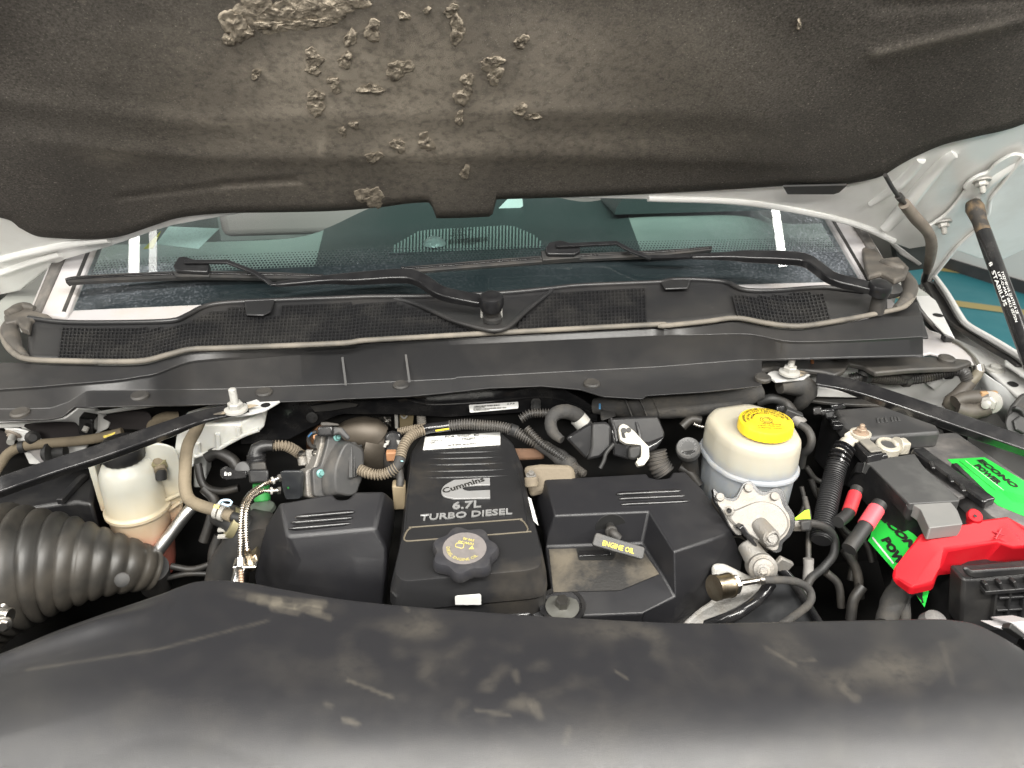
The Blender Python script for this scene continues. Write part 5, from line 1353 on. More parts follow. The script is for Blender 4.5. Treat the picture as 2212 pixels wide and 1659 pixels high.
# ================================================================== throttle actuator
ac = thing('throttle_actuator', 'grey black throttle actuator with teal bolts and side ribs', 'actuator', W('O', 1100, 1000, z=1.0))
AP = Plane(W('O', 1150, 640, d=1.165), (.50, -.72, .42))
flange_ = WL('O', [(1090, 292), (1130, 282), (1205, 292), (1235, 330), (1262, 372), (1330, 380), (1400, 420), (1445, 470), (1452, 620), (1425, 780), (1390, 850), (1340, 950), (1240, 1000), (1150, 1000), (1010, 985), (935, 985), (915, 690), (960, 662), (1005, 655), (1040, 540), (1078, 400)], pl=AP)
acm = mat('actuator_plastic', (.05, .05, .05), .5, dust=(.15, .135, .118), damt=.6, dscale=22)
prism('flange', rounded(flange_, .006, 3), AP.n*-.012, acm, ac, bevel=.002)
inner = WL('O', [(1160, 420), (1260, 375), (1400, 425), (1442, 480), (1445, 620), (1420, 780), (1380, 850), (1335, 945), (1240, 990), (1120, 985), (1030, 960), (1012, 800), (1040, 640)], pl=AP)
i2 = [p+AP.n*.014 for p in scaled(inner, .93)]; i3 = [p+AP.n*.026 for p in scaled(inner, .70)]
sm = lambda l: smooth_loop(l, 3)
loft('dome_cover', [sm(inner), sm([p+AP.n*.006 for p in inner]), sm(i2), sm(i3)], acm, ac, ang=30, bevel=.002)
prism('metal_body', [p-AP.n*.012-Vector((.006, .0, .002)) for p in rounded(flange_, .006, 3)], AP.n*-.030, castal, ac, bevel=.003)
for x, y in ((1183, 335), (1003, 730)): hexnut('teal_bolt', W('O', x, y, pl=AP.off(.001)), AP.n, SZ('O', 30, 1.15), .006, seaf, ac, flange=True)
RPl = Plane(W('O', 1385, 600, pl=AP.off(.012)), (.9, -.35, .25))
for i, x in enumerate((1330, 1355, 1380, 1405, 1430)): strap('side_rib', [W('O', x, 430+abs(i-1)*10, pl=RPl.off(.006)), W('O', x+2, 780-i*8, pl=RPl.off(.006))], .003, .006, RPl.n, acm, ac, spl=False, bevel=.0008)
for y in (440, 560, 640, 700, 770): strap('side_rib', [W('O', 1322, y, pl=RPl.off(.005)), W('O', 1442, y-12, pl=RPl.off(.005))], .003, .005, RPl.n, acm, ac, spl=False, bevel=.0008)
lathe('bearing_boss', [(.0085, 0), (.0085, .005), (.005, .006)], W('O', 1345, 450, pl=RPl.off(.002)), RPl.n, acm, ac)
loft('plug', [[W('O', x, y, d=dd) for x, y in ((970, 218), (1135, 210), (1135, 325), (965, 330))] for dd in (1.15, 1.19)], gloss, ac, bevel=.003)
loft('plug_latch', [[W('O', x, y, d=dd) for x, y in ((1005, 172), (1075, 170), (1200, 190), (1210, 212), (1000, 214))] for dd in (1.16, 1.185)], dusty, ac, bevel=.002)
loft('plug_shroud', [[W('O', x, y, d=dd) for x, y in ((1135, 220), (1240, 230), (1330, 340), (1300, 380), (1200, 300), (1130, 330))] for dd in (1.155, 1.19)], acm, ac, bevel=.003)
tube('plug_wire', [W('O', 960, 280, d=1.17), W('O', 900, 300, d=1.17), W('O', 870, 360, d=1.175), W('O', 900, 430, d=1.18), W('O', 990, 460, d=1.19)], SZ('O', 22, 1.17), rubber, ac)
tube('blue_wire', [W('O', 905, 290, d=1.16), W('O', 870, 330, d=1.165)], SZ('O', 8, 1.17), mat('blue_wire', (.05, .16, .34), .4), ac)
# cast throttle body left of it
tb = thing('throttle_valve', 'cast aluminium throttle body block with hexagon bolt', 'throttle body', W('O', 880, 640, z=1.0))
loft('casting', [[W('O', x, y, d=dd) for x, y in ((840, 470), (1040, 455), (1060, 480), (1000, 640), (880, 670), (870, 850), (840, 840), (830, 560))] for dd in (1.185, 1.24)], castal, tb, bevel=.004)
loft('gasket_face', [[W('O', x, y, d=dd) for x, y in ((885, 670), (930, 650), (920, 860), (870, 860), (862, 800))] for dd in (1.165, 1.20)], castal, tb, bevel=.003)
cyl('bolt_boss', W('O', 812, 640, d=1.185), W('O', 800, 545, d=1.185), SZ('O', 52, 1.185), castal, tb, n=24, bevel=.001)
hexnut('bolt', W('O', 798, 545, d=1.185), (0, -.15, 1), SZ('O', 36, 1.185), .009, steel, tb)
hexnut('bolt', W('O', 950, 505, d=1.18), (.1, -.15, 1), SZ('O', 30, 1.185), .007, steel, tb)
tag(lathe('copper_pipe_end', [(.024, 0), (.026, .02), (.024, .04), (.020, .05)], W('O', 1000, 420, z=1.02), (.3, -.6, .7), mat('copper', (.45, .24, .13), .4, metal=.8, dust=(.12, .08, .05), damt=.6, dscale=40)), 'copper coloured pipe end behind the throttle actuator', 'pipe end')
ep = thing('exhaust_manifold', 'dusty brown cast manifold behind the throttle actuator', 'manifold', W('O', 1500, 600, z=1.0))
mfm = mat('brown_casting', (.11, .092, .072), .55, metal=.3, dust=(.05, .043, .035), damt=.6, dscale=20)
tube('upper_pipe', [W('O', 1230, 330, z=1.055), W('O', 1350, 290, z=1.06), W('O', 1550, 285, z=1.06), W('O', 1640, 340, z=1.05)], [.020, .026, .028, .024], mfm, ep, n=18)
tube('lower_pipe', [W('O', 1440, 420, z=1.04), W('O', 1560, 430, z=1.035), W('O', 1600, 560, z=1.01), W('O', 1480, 620, z=1.0)], [.03, .036, .034, .03], mfm, ep, n=18)
cyl('stub', W('O', 1450, 560, z=1.02), W('O', 1600, 540, z=1.02), .016, mat('green_grey_cast', (.10, .11, .10), .5, metal=.5), ep)

# ------------------------------------------------------------------ hoses lost in the dark left of the covers
rnd = random.Random(11)
def dark_hose(label, group, pts, r, m):
    return tag(tube('dark_hose', pts, r, m, n=12), label, 'hose', group)
dhm = mat('grimy_hose', (.020, .019, .018), .45, dust=(.075, .064, .05), damt=.5, dscale=25)
for lab, pts, r in (('grimy black hose curling below the lock clip', [(1290, 540), (1330, 680), (1440, 720), (1560, 700)], 26), ('grimy black hose dropping behind the white spring clamp', [(1330, 700), (1400, 780), (1380, 900), (1330, 1050)], 34),
               ('upper thin black hose between bellows tip and steel flange', [(1120, 1210), (1260, 1230), (1400, 1190), (1500, 1170)], 22), ('lower thin black hose between bellows tip and steel flange', [(1080, 1290), (1220, 1260), (1380, 1260)], 18),
               ('thick black hose between overflow tank and sensor plug', [(1350, 500), (1420, 470), (1520, 520), (1560, 600)], 40), ('thick black hose standing left of the chrome pipe', [(1440, 1010), (1400, 1120), (1400, 1280)], 40)):
    dark_hose(lab, 'dark hoses beside the braided lines', [W('1', x, y, d=1.22) for x, y in pts], SZ('1', r, 1.2), dhm)

lfe = thing('left_fender', 'white left front fender beside the air box', 'fender', (-1.0, .7, 1.0))
loft('fender_skin', [[Vector((-.86, y, 1.13)), Vector((-.97, y, 1.15)), Vector((-1.10, y, 1.10)), Vector((-1.16, y, .75)), Vector((-1.10, y, .74)), Vector((-.90, y, 1.05))] for y in (.15, .6, 1.0, 1.35)], whitep, lfe, bevel=.006)
# ================================================================== wiring looms behind the middle cover
def loomobj(name, label, segs):
    o = thing(name, label, 'wiring loom', segs[0][0][0]); return o
lm = thing('wiring_loom', 'tan dusty corrugated loom curling left of the middle cover', 'wiring loom', W('3', 60, 600, z=1.05))
tube('conduit', [W('O', 1430, 690, d=1.155), W('O', 1530, 730, d=1.15), W('O', 1640, 745, d=1.15), W('O', 1740, 720, d=1.15), W('O', 1830, 665, d=1.15)], SZ('O', 52, 1.15), tanloom, lm, corr=(.0042, .003), n=18)
tube('tape_wrap', [W('O', 1750, 715, d=1.15), W('O', 1830, 660, d=1.15), W('O', 1875, 560, d=1.155)], SZ('O', 58, 1.15), tape, lm, wob=.1)
tube('conduit', [W('O', 1870, 560, d=1.155), W('O', 1900, 450, d=1.165), W('O', 1960, 350, d=1.175), W('O', 2040, 290, d=1.185), W('O', 2130, 260, d=1.19)], SZ('O', 50, 1.16), tanloom, lm, corr=(.0042, .003), n=18)
tube('down_lead', [W('O', 1850, 690, d=1.155), W('O', 1870, 790, d=1.155), W('O', 1865, 880, d=1.15)], SZ('O', 45, 1.15), rubber, lm)
tube('label_dot', [W('O', 1890, 590, d=1.142), W('O', 1888, 600, d=1.142)], .0022, mat('pale_blue', (.35, .6, .65), .5), lm, n=8)
tag(box('tan_post', W('O', 1865, 960, d=1.165), (.010, .010, .022), mat('tan_casting', (.24, .19, .12), .7), bevel=.003), 'tan dusty post below the loom between two covers', 'post')
l2 = thing('wiring_loom', 'black corrugated loom arching behind the white sticker', 'wiring loom', W('3', 700, 290, z=1.09))
tube('conduit', [W('3', 200, 330, d=1.24), W('3', 290, 312, d=1.235), W('3', 380, 298, d=1.23)], SZ('3', 20, 1.23), tanloom, l2, corr=(.004, .0025), n=16)
tube('sleeve', [W('3', 330, 335, d=1.22), W('3', 390, 310, d=1.22), W('3', 480, 300, d=1.22), W('3', 535, 292, d=1.22)], SZ('3', 33, 1.22), gloss, l2, n=18)
tube('yellow_stripe', [W('3', 440, 325, d=1.198), W('3', 528, 312, d=1.198)], .0014, yink, l2, n=6)
tube('conduit', [W('3', 530, 292, d=1.22), W('3', 640, 282, d=1.22), W('3', 760, 290, d=1.22), W('3', 870, 300, d=1.22), W('3', 960, 330, d=1.215), W('3', 1060, 385, d=1.21), W('3', 1130, 420, d=1.21)], SZ('3', 30, 1.22), mat('grey_loom', (.075, .07, .065), .55, dust=(.16, .14, .11), damt=.5, dscale=30), l2, corr=(.0040, .003), n=18)
clamp('loom_tape', W('3', 945, 322, d=1.216), (1, 0, -.5), SZ('3', 34, 1.22), .012, rubber, l2)
tube('tape_wrap', [W('3', 1110, 410, d=1.21), W('3', 1180, 450, d=1.20), W('3', 1240, 490, d=1.19), W('3', 1300, 530, d=1.18), W('3', 1380, 610, d=1.16)], [SZ('3', 40, 1.2), SZ('3', 44, 1.2), SZ('3', 52, 1.2), SZ('3', 50, 1.18), SZ('3', 36, 1.16)], tape, l2, wob=.16, n=18)
l3 = thing('wiring_loom', 'thick black taped harness hooking down into the connector block', 'wiring loom', W('4', 260, 380, z=1.09))
tube('taped_harness', [W('4', 430, 300, d=1.23), W('4', 380, 235, d=1.22), W('4', 300, 200, d=1.205), W('4', 225, 215, d=1.195), W('4', 195, 270, d=1.185), W('4', 215, 340, d=1.175), W('4', 270, 385, d=1.165)], [SZ('4', 48, 1.2), SZ('4', 50, 1.2), SZ('4', 50, 1.2), SZ('4', 46, 1.2), SZ('4', 40, 1.2), SZ('4', 38, 1.2), SZ('4', 26, 1.2)], tape, l3, wob=.08, n=20)
clamp('tape_end', W('4', 392, 262, d=1.221), (-.5, .2, .6), SZ('4', 51, 1.2), .014, nutw, l3)
tube('side_conduit', [W('4', 0, 250, d=1.25), W('4', 60, 215, d=1.25), W('4', 150, 210, d=1.25), W('4', 240, 220, d=1.25)], SZ('4', 26, 1.24), loom, l3, corr=(.0042, .003), n=16)
tube('lower_harness', [W('4', 40, 310, d=1.20), W('4', 130, 400, d=1.19), W('4', 230, 470, d=1.18), W('4', 330, 540, d=1.17), W('4', 420, 610, d=1.15)], SZ('4', 22, 1.18), loom, l3, corr=(.0042, .002), n=14)
# small plug with white arms left of the cover
pg = thing('injector_plug', 'black plug with white locking arms beside the loom', 'plug', W('3', 150, 450, z=1.05))
loft('plug_body', [[W('3', x, y, d=dd) for x, y in ((110, 350), (150, 322), (215, 335), (222, 400), (205, 470), (110, 470), (100, 410))] for dd in (1.20, 1.24)], gloss, pg, bevel=.004)
for s in (((118, 400), (132, 392), (130, 408), (108, 418), (108, 432)), ((206, 398), (192, 390), (196, 406), (214, 412), (212, 428))): tube('locking_arm', WL('3', s, d=1.192), .0026, nutw, pg, n=8)
box('rust_tab', W('3', 152, 485, d=1.20), (.008, .006, .008), mat('rusty_tab', (.40, .20, .10), .6), pg)
tube('plug_lead', [W('3', 150, 470, d=1.22), W('3', 150, 540, d=1.22), W('3', 190, 590, d=1.20)], .012, rubber, pg)
br = thing('rear_bracket', 'olive dusty bracket strip standing behind the middle cover', 'bracket', W('3', 245, 300, z=1.05))
prism('strip', WL('3', [(205, 215), (300, 215), (290, 300), (205, 310)], y=1.15), (0, .004, 0), mat('olive_strip', (.17, .135, .075), .6), br, bevel=.001)
tube('mark', WL('3', [(215, 228), (235, 245), (255, 226)], y=1.146), .0015, nutw, br, n=6, step=.003)
strap('side_rail', WL('3', [(182, 210), (186, 310)], y=1.148), .006, .004, (0, -1, 0), nutw, br, spl=False)
tube('braid', [W('3', 345, 215, y=1.15), W('3', 350, 290, y=1.15)], .007, mat('grey_braid', (.30, .28, .25), .7), br, corr=(.004, .002))
hb = thing('heat_shield', 'crinkled foil heat shield under the bulkhead rail', 'heat shield', W('3', 80, 240, z=1.06))
V, F = [], []
for i in range(15):
    for j in range(5):
        p = W('3', 10+12*i-30, 235+16*j+8*noise.noise(Vector((i*.7, j*.9, 0))), y=1.155+.008*noise.noise(Vector((i*.9, j*.8, 4))))
        V.append(p)
for i in range(14):
    for j in range(4): a = i*5+j; F.append((a, a+1, a+6, a+5))
add('foil', V, F, mat('foil', (.35, .34, .32), .3, metal=1.0), hb, smooth=False, solid=.001)
# tan bolt boss and brown valley right of the middle cover
rv = thing('rocker_housing', 'tan dusty cast rocker housing between the covers', 'rocker housing', W('4', 200, 620, z=1.0))
hsm = mat('tan_housing', (.17, .14, .10), .75, dust=(.06, .052, .042), damt=.6, dscale=25, bump=.3, bscale=200)
loft('housing', [[W('4', x, y, d=dd) for x, y in ((20, 560), (130, 545), (330, 550), (360, 600), (355, 680), (60, 760))] for dd in (1.135, 1.20)], hsm, rv, bevel=.006)
cyl('bolt_boss', W('4', 75, 690, d=1.12), W('4', 70, 625, d=1.12), SZ('4', 46, 1.12), hsm, rv, bevel=.002)
hexnut('boss_bolt', W('4', 68, 618, d=1.12), (0, -.15, 1), SZ('4', 22, 1.12), .007, castal, rv)
loft('rust_valley', [[W('4', x, y, d=dd) for x, y in ((-60, 440), (140, 440), (160, 510), (-40, 520))] for dd in (1.22, 1.26)], mat('rusty_casting', (.13, .07, .04), .8, dust=(.03, .025, .02), damt=.8, dscale=30), rv, bevel=.004)
# ================================================================== connector block with white lever
cn = thing('connector_block', 'black multi plug connector block with white locking lever', 'connector', W('4', 620, 480, z=1.05))
loft('nose', [[W('4', x, y, d=1.15) for x, y in ((292, 372), (330, 345), (430, 282), (470, 270), (515, 432), (430, 518))], [W('4', x, y, d=1.21) for x, y in ((300, 372), (340, 345), (440, 285), (480, 272), (515, 400), (430, 480))]], gloss, cn, bevel=.004)
loft('middle', [[W('4', x, y, d=dd) for x, y in ((465, 272), (560, 265), (592, 300), (595, 430), (520, 500), (430, 518), (460, 430))] for dd in (1.14, 1.20)], black, cn, bevel=.004)
loft('main_case', [[W('4', x, y, d=1.145) for x, y in ((592, 300), (640, 395), (840, 415), (945, 370), (885, 450), (830, 480), (700, 520), (600, 490))], [W('4', x, y, d=1.20) for x, y in ((592, 245), (640, 238), (760, 235), (900, 232), (948, 330), (880, 420), (700, 440), (600, 430))]], gloss, cn, bevel=.004)
prism('case_top', WL('4', [(592, 248), (760, 236), (896, 232), (944, 340), (940, 375), (840, 412), (640, 398), (592, 300)], d=1.15), (0, .02, -.01), black, cn, bevel=.003)
for x in (590, 745): strap('case_rib', [W('4', x, 240, d=1.155), W('4', x+30, 330, d=1.145), W('4', x+40, 400, d=1.14)], .005, .004, (0, -.6, .8), black, cn, spl=False)
LP = Plane(W('4', 740, 400, d=1.13), (0, -.65, .75))
lv = WL('4', [(640, 318), (645, 292), (672, 278), (700, 292), (745, 330), (800, 390), (838, 428), (842, 500), (808, 548), (770, 556), (752, 528), (790, 490), (788, 418), (735, 412), (690, 408), (652, 385)], pl=LP)
lev = prism('locking_lever', rounded(lv, .002, 3), LP.n*-.008, mat('white_lever', (.42, .405, .36), .45, dust=(.28, .25, .2), damt=.5, dscale=50), cn, bevel=.0015)
for x, y, r in ((672, 325, .0042), (705, 322, .0036)): lathe('lever_pin', [(r, 0), (r, .002), (.001, .002)], W('4', x, y, pl=LP), LP.n, rubber, lev)
prism('lever_window', rounded(WL('4', [(656, 338), (676, 340), (688, 376), (664, 372)], pl=LP), .002), LP.n*.0008, MATS['black_hole'], lev, bevel=0)
prism('lever_window', rounded(WL('4', [(700, 345), (735, 340), (780, 385), (722, 385)], pl=LP), .002), LP.n*.0012, mat('lever_panel', (.55, .53, .47), .5), lev, bevel=0)
for i in range(5): strap('thumb_rib', [W('4', 765+i*12, 505-i*2, pl=LP.off(.001)), W('4', 772+i*12, 545-i*8, pl=LP.off(.001))], .0012, .001, LP.n, MATS['white_lever'], lev, spl=False, bevel=0)
loft('lower_plugs', [[W('4', x, y, d=dd) for x, y in ((705, 430), (790, 415), (790, 490), (745, 520), (700, 510))] for dd in (1.128, 1.16)], rubber, cn, bevel=.004)
tube('zip_tie', WL('4', [(610, 410), (560, 470), (545, 520), (520, 570)], d=1.13), .003, rubber, cn, n=8)
tube('dark_lead', WL('4', [(880, 460), (900, 540), (940, 600)], d=1.15), .016, loom, cn, corr=(.005, .002))
# big taped harness under the cowl lip
bhs = thing('main_harness', 'long bundle of black cloth tape under the cowl lip', 'wiring harness', W('4', 900, 190, z=1.12))
tube('taped_bundle', [W('4', 480, 165, z=1.105), W('4', 620, 165, z=1.112), W('4', 800, 165, z=1.118), W('4', 1000, 155, z=1.122), W('4', 1250, 135, z=1.128), W('4', 1420, 110, z=1.132), W('4', 1560, 70, z=1.136)], [.013, .018, .022, .023, .022, .019, .014], tape, bhs, wob=.06, n=22)
for i, x in enumerate((700, 790, 870, 960, 1070, 1150, 1240, 1330)):
    p = W('4', x, 165-.05*(x-800), z=1.12); clamp('tape_edge', p, (1, .05*(i % 3), .4), .0232, .002, tape, bhs, t=.0006)
prism('tape_flag', WL('4', [(520, 130), (610, 135), (625, 230), (530, 260)], z=1.11), (0, .01, -.005), tape, bhs, bevel=.002)
quad('blue_mark', WL('4', [(511, 150), (523, 150), (523, 185), (511, 182)], z=1.118), mat('blue_mark', (.12, .35, .65), .5), bhs)

# ================================================================== brake fluid reservoir
rs = thing('brake_reservoir', 'milky brake fluid reservoir with yellow lettered cap', 'brake reservoir', W('5', 520, 650, z=1.0))
rsm = zmat('reservoir_plastic', [(.98, (.26, .28, .30)), (1.055, (.36, .39, .42)), (1.092, (.38, .40, .43)), (1.104, (.56, .55, .48)), (1.120, (.60, .57, .47)), (1.14, (.57, .53, .43))], dust=(.60, .53, .38))
foot = [Vector((x, y, 0)) for x, y in ((.403, .99), (.405, .938), (.419, .904), (.443, .884), (.474, .876), (.504, .882), (.527, .906), (.532, .945), (.522, 1.0), (.488, 1.028), (.424, 1.018))]
foot = smooth_loop(rounded(foot, .012, 3), 2)
def fz(s, z, sy=None): return [Vector((p.x, p.y, z)) for p in scaled(foot, s, 0, sy)]
loft('tank', [fz(.80, 1.1435), fz(.90, 1.142), fz(.955, 1.136), fz(.975, 1.126), fz(.985, 1.092), fz(.985, 1.090)], rsm, rs, ang=60)
loft('seam_flange', [fz(1.0, 1.0905), fz(1.04, 1.089), fz(1.045, 1.084), fz(1.0, 1.0825)], rsm, rs, ang=60)
loft('lower_tank', [fz(.97, 1.083), fz(.955, 1.06), fz(.93, 1.02), fz(.80, .985)], rsm, rs, ang=60)
for x in (265, 300, 340, 375): strap('tank_flute', [W('5', x-30, 250+(x-265)*.6, z=1.130), W('5', x-22, 470+(x-265)*.9, z=1.093)], .003, .002, (-.6, -.7, .2), rsm, rs, spl=False)
cc_ = W('5', 608, 262, z=1.162)
cc_.z = 0
lathe('reservoir_neck', [(.030, 1.135), (.029, 1.150)], cc_, (0, 0, 1), rsm, rs, n=40)
capo = lathe('reservoir_cap', [(.0375, 1.147), (.0395, 1.148), (.0395, 1.160), (.0380, 1.1630), (.0360, 1.1638), (.001, 1.1638)], cc_, (0, 0, 1), yellow, rs, n=96, lobes=lambda th, h: 1-.012*(cos(30*th) > .6)*(h < 1.161))
t0 = cc_+Vector((0, 0, 1.1640)); ux_, uy_ = Vector((1, 0, 0)), Vector((0, 1, 0))
ring_text('cap_lettering', 'WARNING CLEAN FILLER CAP BEFORE REMOVING', t0, ux_, uy_, .0300, .0046, pi*1.05, -.05*pi, ink, capo, bold=.02)
ring_text('cap_lettering', 'USE ONLY DOT 3 BRAKE FLUID', t0, ux_, uy_, .0240, .0044, pi*1.0, .0*pi, ink, capo, bold=.02)
ring_text('cap_lettering', 'FROM SEALED CAN', t0, ux_, uy_, .0185, .0038, pi*.92, .08*pi, ink, capo, bold=.02)
for i, s in enumerate(('NETTOYER', 'AVANT DE RETIRER', 'LE BOUCHON DOT 3', 'UTILISER LIQUIDE')):
    yy_ = -.0125-.0052*i; w_ = (.020, .036, .038, .032)[i]
    text('cap_lettering', s, t0+Vector((-w_/2-.002, yy_, 0)), (w_, 0, 0), (0, .0034, 0), ink, capo, bold=.02)
rg = [t0+Vector((.009*cos(2*pi*i/6), .009*sin(2*pi*i/6), .0)) for i in range(7)]
tube('cap_symbol', rg, .0006, ink, capo, n=5, step=.0015); rg = [t0+Vector((.0055*cos(2*pi*i/20), .0055*sin(2*pi*i/20), .0)) for i in range(21)]
tube('cap_symbol', rg, .0006, ink, capo, n=5, step=.0015)
# filler neck of the power steering bottle behind
ps = thing('round_cap', 'round black filler cap with embossed ring beside the reservoir', 'filler cap', W('5', 100, 500, z=1.03))
n_ = (CAM-W('5', 95, 430, z=1.06)).normalized()*.6+Vector((-.1, 0, .55))
c_ = W('5', 98, 436, d=1.17)
lathe('cap', [(SZ('5', 78, 1.17), -.012), (SZ('5', 80, 1.17), -.006), (SZ('5', 78, 1.17), 0), (SZ('5', 70, 1.17), .0022), (SZ('5', 55, 1.17), .0012), (.001, .0012)], c_, n_, mat('embossed_cap', (.07, .07, .07), .4, dust=(.14, .13, .12), damt=.4, dscale=60), ps, n=48)
u_, v_, a_ = frame(n_, (1, 0, 0))
ring_text('embossing', 'OIL FILTER & OIL FILTER &', c_+a_*.0014, u_, v_, SZ('5', 42, 1.17), .004, pi*.9, -pi*.9, mat('grey_emboss', (.2, .2, .2), .5), ps)
tube('neck', [c_, c_-a_*.05+Vector((.01, .0, -.04)), c_-a_*.06+Vector((.03, .0, -.12))], SZ('5', 55, 1.17), rubber, ps)
tube('beaded_chain', WL('5', [(135, 280), (165, 292), (200, 300)], d=1.17), .002, steel, ps, corr=(.004, .001))

# ================================================================== cast gear housing right of the right cover
gh = thing('gear_housing', 'bare cast aluminium housing with bolt boss and black gasket', 'gear housing', W('5', 520, 1200, z=.98))
GP_ = Plane(W('5', 560, 850, d=1.075), (-.12, -.70, .70))
go = [(280, 720), (300, 745), (345, 775), (400, 790), (430, 760), (455, 700), (490, 680), (520, 692), (555, 740), (600, 750), (640, 722), (690, 730), (705, 770), (720, 820), (762, 880), (768, 950), (740, 1010), (690, 1050), (690, 1100), (650, 1112), (560, 1050), (480, 1000), (420, 1010), (380, 960), (345, 890), (320, 840), (290, 800)]
gl_ = rounded(WL('5', go, pl=GP_), .005, 3)
gc_ = sum(gl_, Vector())/len(gl_)
prism('gasket', [gc_+(p-gc_)*1.11-GP_.n*.003+Vector((.002, .001, .003)) for p in gl_], GP_.n*-.012, gloss, gh, bevel=.002)
prism('casting', gl_, GP_.n*-.010, castal, gh, bevel=.002)
prism('rear_casting', [gc_+(p-gc_)*.97-GP_.n*.016 for p in gl_], GP_.n*-.03, castal, gh, bevel=.002)
cir = smooth_loop(WL('5', [(350, 880), (440, 830), (560, 790), (680, 820), (745, 900), (745, 970), (690, 1030), (600, 1060), (500, 1010), (420, 960)], pl=GP_), 4)
loft('raised_disc', [cir, [p+GP_.n*.004 for p in cir], [p+GP_.n*.006 for p in scaled(cir, .92)]], castal, gh, ang=30)
lathe('disc_mark', [(.006, 0), (.006, .0006), (.0045, .0006), (.0045, 0)], W('5', 590, 845, pl=GP_.off(.006)), GP_.n, castal, gh)
for (a, b, r, r2) in (((555, 935), (650, 1030), 60, 54), ((480, 1060), (590, 1235), 66, 84)):
    p, q = W('5', *a, d=1.07), W('5', *b, d=1.045)
    cyl('bolt_boss', p, q, SZ('5', r, 1.06), castal, gh, r2=SZ('5', r2, 1.06), n=32, bevel=.002)
nb_ = (CAM-W('5', 645, 1030, d=1.04)).normalized()
lathe('boss_face', [(SZ('5', 56, 1.04), -.02), (SZ('5', 56, 1.04), .0), (SZ('5', 44, 1.04), .002), (SZ('5', 40, 1.04), -.001), (SZ('5', 30, 1.04), -.001), (SZ('5', 28, 1.04), .003), (.002, .003)], W('5', 645, 1028, d=1.042), nb_*.8+Vector((.25, -.2, .1)), castal, gh, n=32)
lathe('lower_boss', [(SZ('5', 96, 1.03), -.03), (SZ('5', 92, 1.03), .0), (SZ('5', 70, 1.03), .003), (SZ('5', 66, 1.03), .006), (SZ('5', 45, 1.03), .008)], W('5', 590, 1225, d=1.032), nb_*.8+Vector((.1, -.2, .0)), castal, gh, n=36)
hexnut('boss_bolt', W('5', 593, 1240, d=1.022), nb_, SZ('5', 28, 1.02), .006, castal, gh)
lathe('oil_port', [(SZ('5', 30, 1.06), -.025), (SZ('5', 30, 1.06), 0), (SZ('5', 18, 1.06), .001), (SZ('5', 16, 1.06), -.006), (.001, -.006)], W('5', 366, 848, d=1.058), nb_, castal, gh, n=28)
lathe('port_hole', [(SZ('5', 15, 1.06), -.0055), (.001, -.005)], W('5', 366, 848, d=1.058), nb_, MATS['black_hole'], gh)
prism('rib_web', WL('5', [(425, 965), (460, 935), (555, 1075), (545, 1095)], d=1.05), (0, .02, -.01), gloss, gh, bevel=.002)
box('tab', W('5', 715, 1200, d=1.05), (.012, .004, .010), castal, gh, u=(.8, 0, -.5), v=(0, 1, 0))
for x, y in ((490, 700), (660, 755), (305, 760)): lathe('ear', [(SZ('5', 30, 1.07), 0), (SZ('5', 26, 1.07), .005), (.001, .006)], W('5', x, y, pl=GP_), GP_.n, castal, gh, n=20)
# pipe fitting that leaves the right cover
pf = thing('fuel_fitting', 'tarnished steel banjo fitting with hexagon nut and thin tube', 'pipe fitting', W('5', 310, 1400, z=.97))
dpt = 1.0
A_, B_ = W('5', 268, 1352, d=.985), W('5', 362, 1335, d=.995); dx = (B_-A_).normalized()
lathe('drum', [(SZ('5', 84, dpt), 0), (SZ('5', 84, dpt), .006), (SZ('5', 79, dpt), .007), (SZ('5', 79, dpt), .024), (SZ('5', 82, dpt), .026), (SZ('5', 82, dpt), (B_-A_).length)], A_, dx, brass, pf, n=36)
lathe('hex_nut', [(SZ('5', 66, dpt), 0), (SZ('5', 66, dpt), .014), (SZ('5', 55, dpt), .017)], B_-dx*.002, dx, steel, pf, n=6, ang=20)
tube('steel_tube', [B_+dx*.012, W('5', 450, 1320, d=.995), W('5', 560, 1302, d=.995)], SZ('5', 20, dpt), steel, pf)
for x in (565, 585): clamp('crimp', W('5', x, 1301, d=.995), dx, SZ('5', 20, dpt), .004, steel, pf)
tube('black_lead', [W('5', 590, 1300, d=.995), W('5', 700, 1300, d=1.0), W('5', 800, 1310, d=1.01), W('5', 880, 1350, d=1.02), W('5', 905, 1410, d=1.02), W('5', 880, 1465, d=1.01), W('5', 800, 1530, d=.99), W('5', 700, 1600, d=.97)], SZ('5', 26, 1.0), tape, pf, n=14, wob=.04)
# pulley and belt guard at the front right
al = thing('alternator', 'pale sand cast housing below the right engine cover', 'alternator', W('5', 250, 1550, z=.9))
loft('casting', [WL('5', [(250, 1195), (330, 1190), (480, 1265), (660, 1315), (560, 1420), (400, 1530), (240, 1640), (20, 1660), (60, 1580), (180, 1480), (262, 1430)], d=dd) for dd in (1.05, 1.12)], mat('sand_cast', (.42, .41, .39), .6, metal=.3, dust=(.30, .27, .22), damt=.6, dscale=60, bump=.7, bscale=260), al, bevel=.006)
tube('belt_guard_arc', [W('5', 640, 1320, d=1.03), W('5', 560, 1420, d=1.02), W('5', 400, 1530, d=1.0), W('5', 220, 1600, d=1.02)], .008, gloss, al, n=14)
fs = thing('fan_shroud', 'glossy black fan shroud wing below the gear housing', 'fan shroud', W('5', 700, 1550, z=.9))
loft('wing', [WL('5', [(640, 1310), (700, 1210), (790, 1320), (960, 1590), (960, 1720), (200, 1720), (330, 1580), (560, 1440)], d=dd) for dd in (1.06, 1.10)], mat('shroud_black', (.03, .031, .033), .28, dust=(.10, .1, .1), damt=.4, dscale=20), fs, bevel=.004)
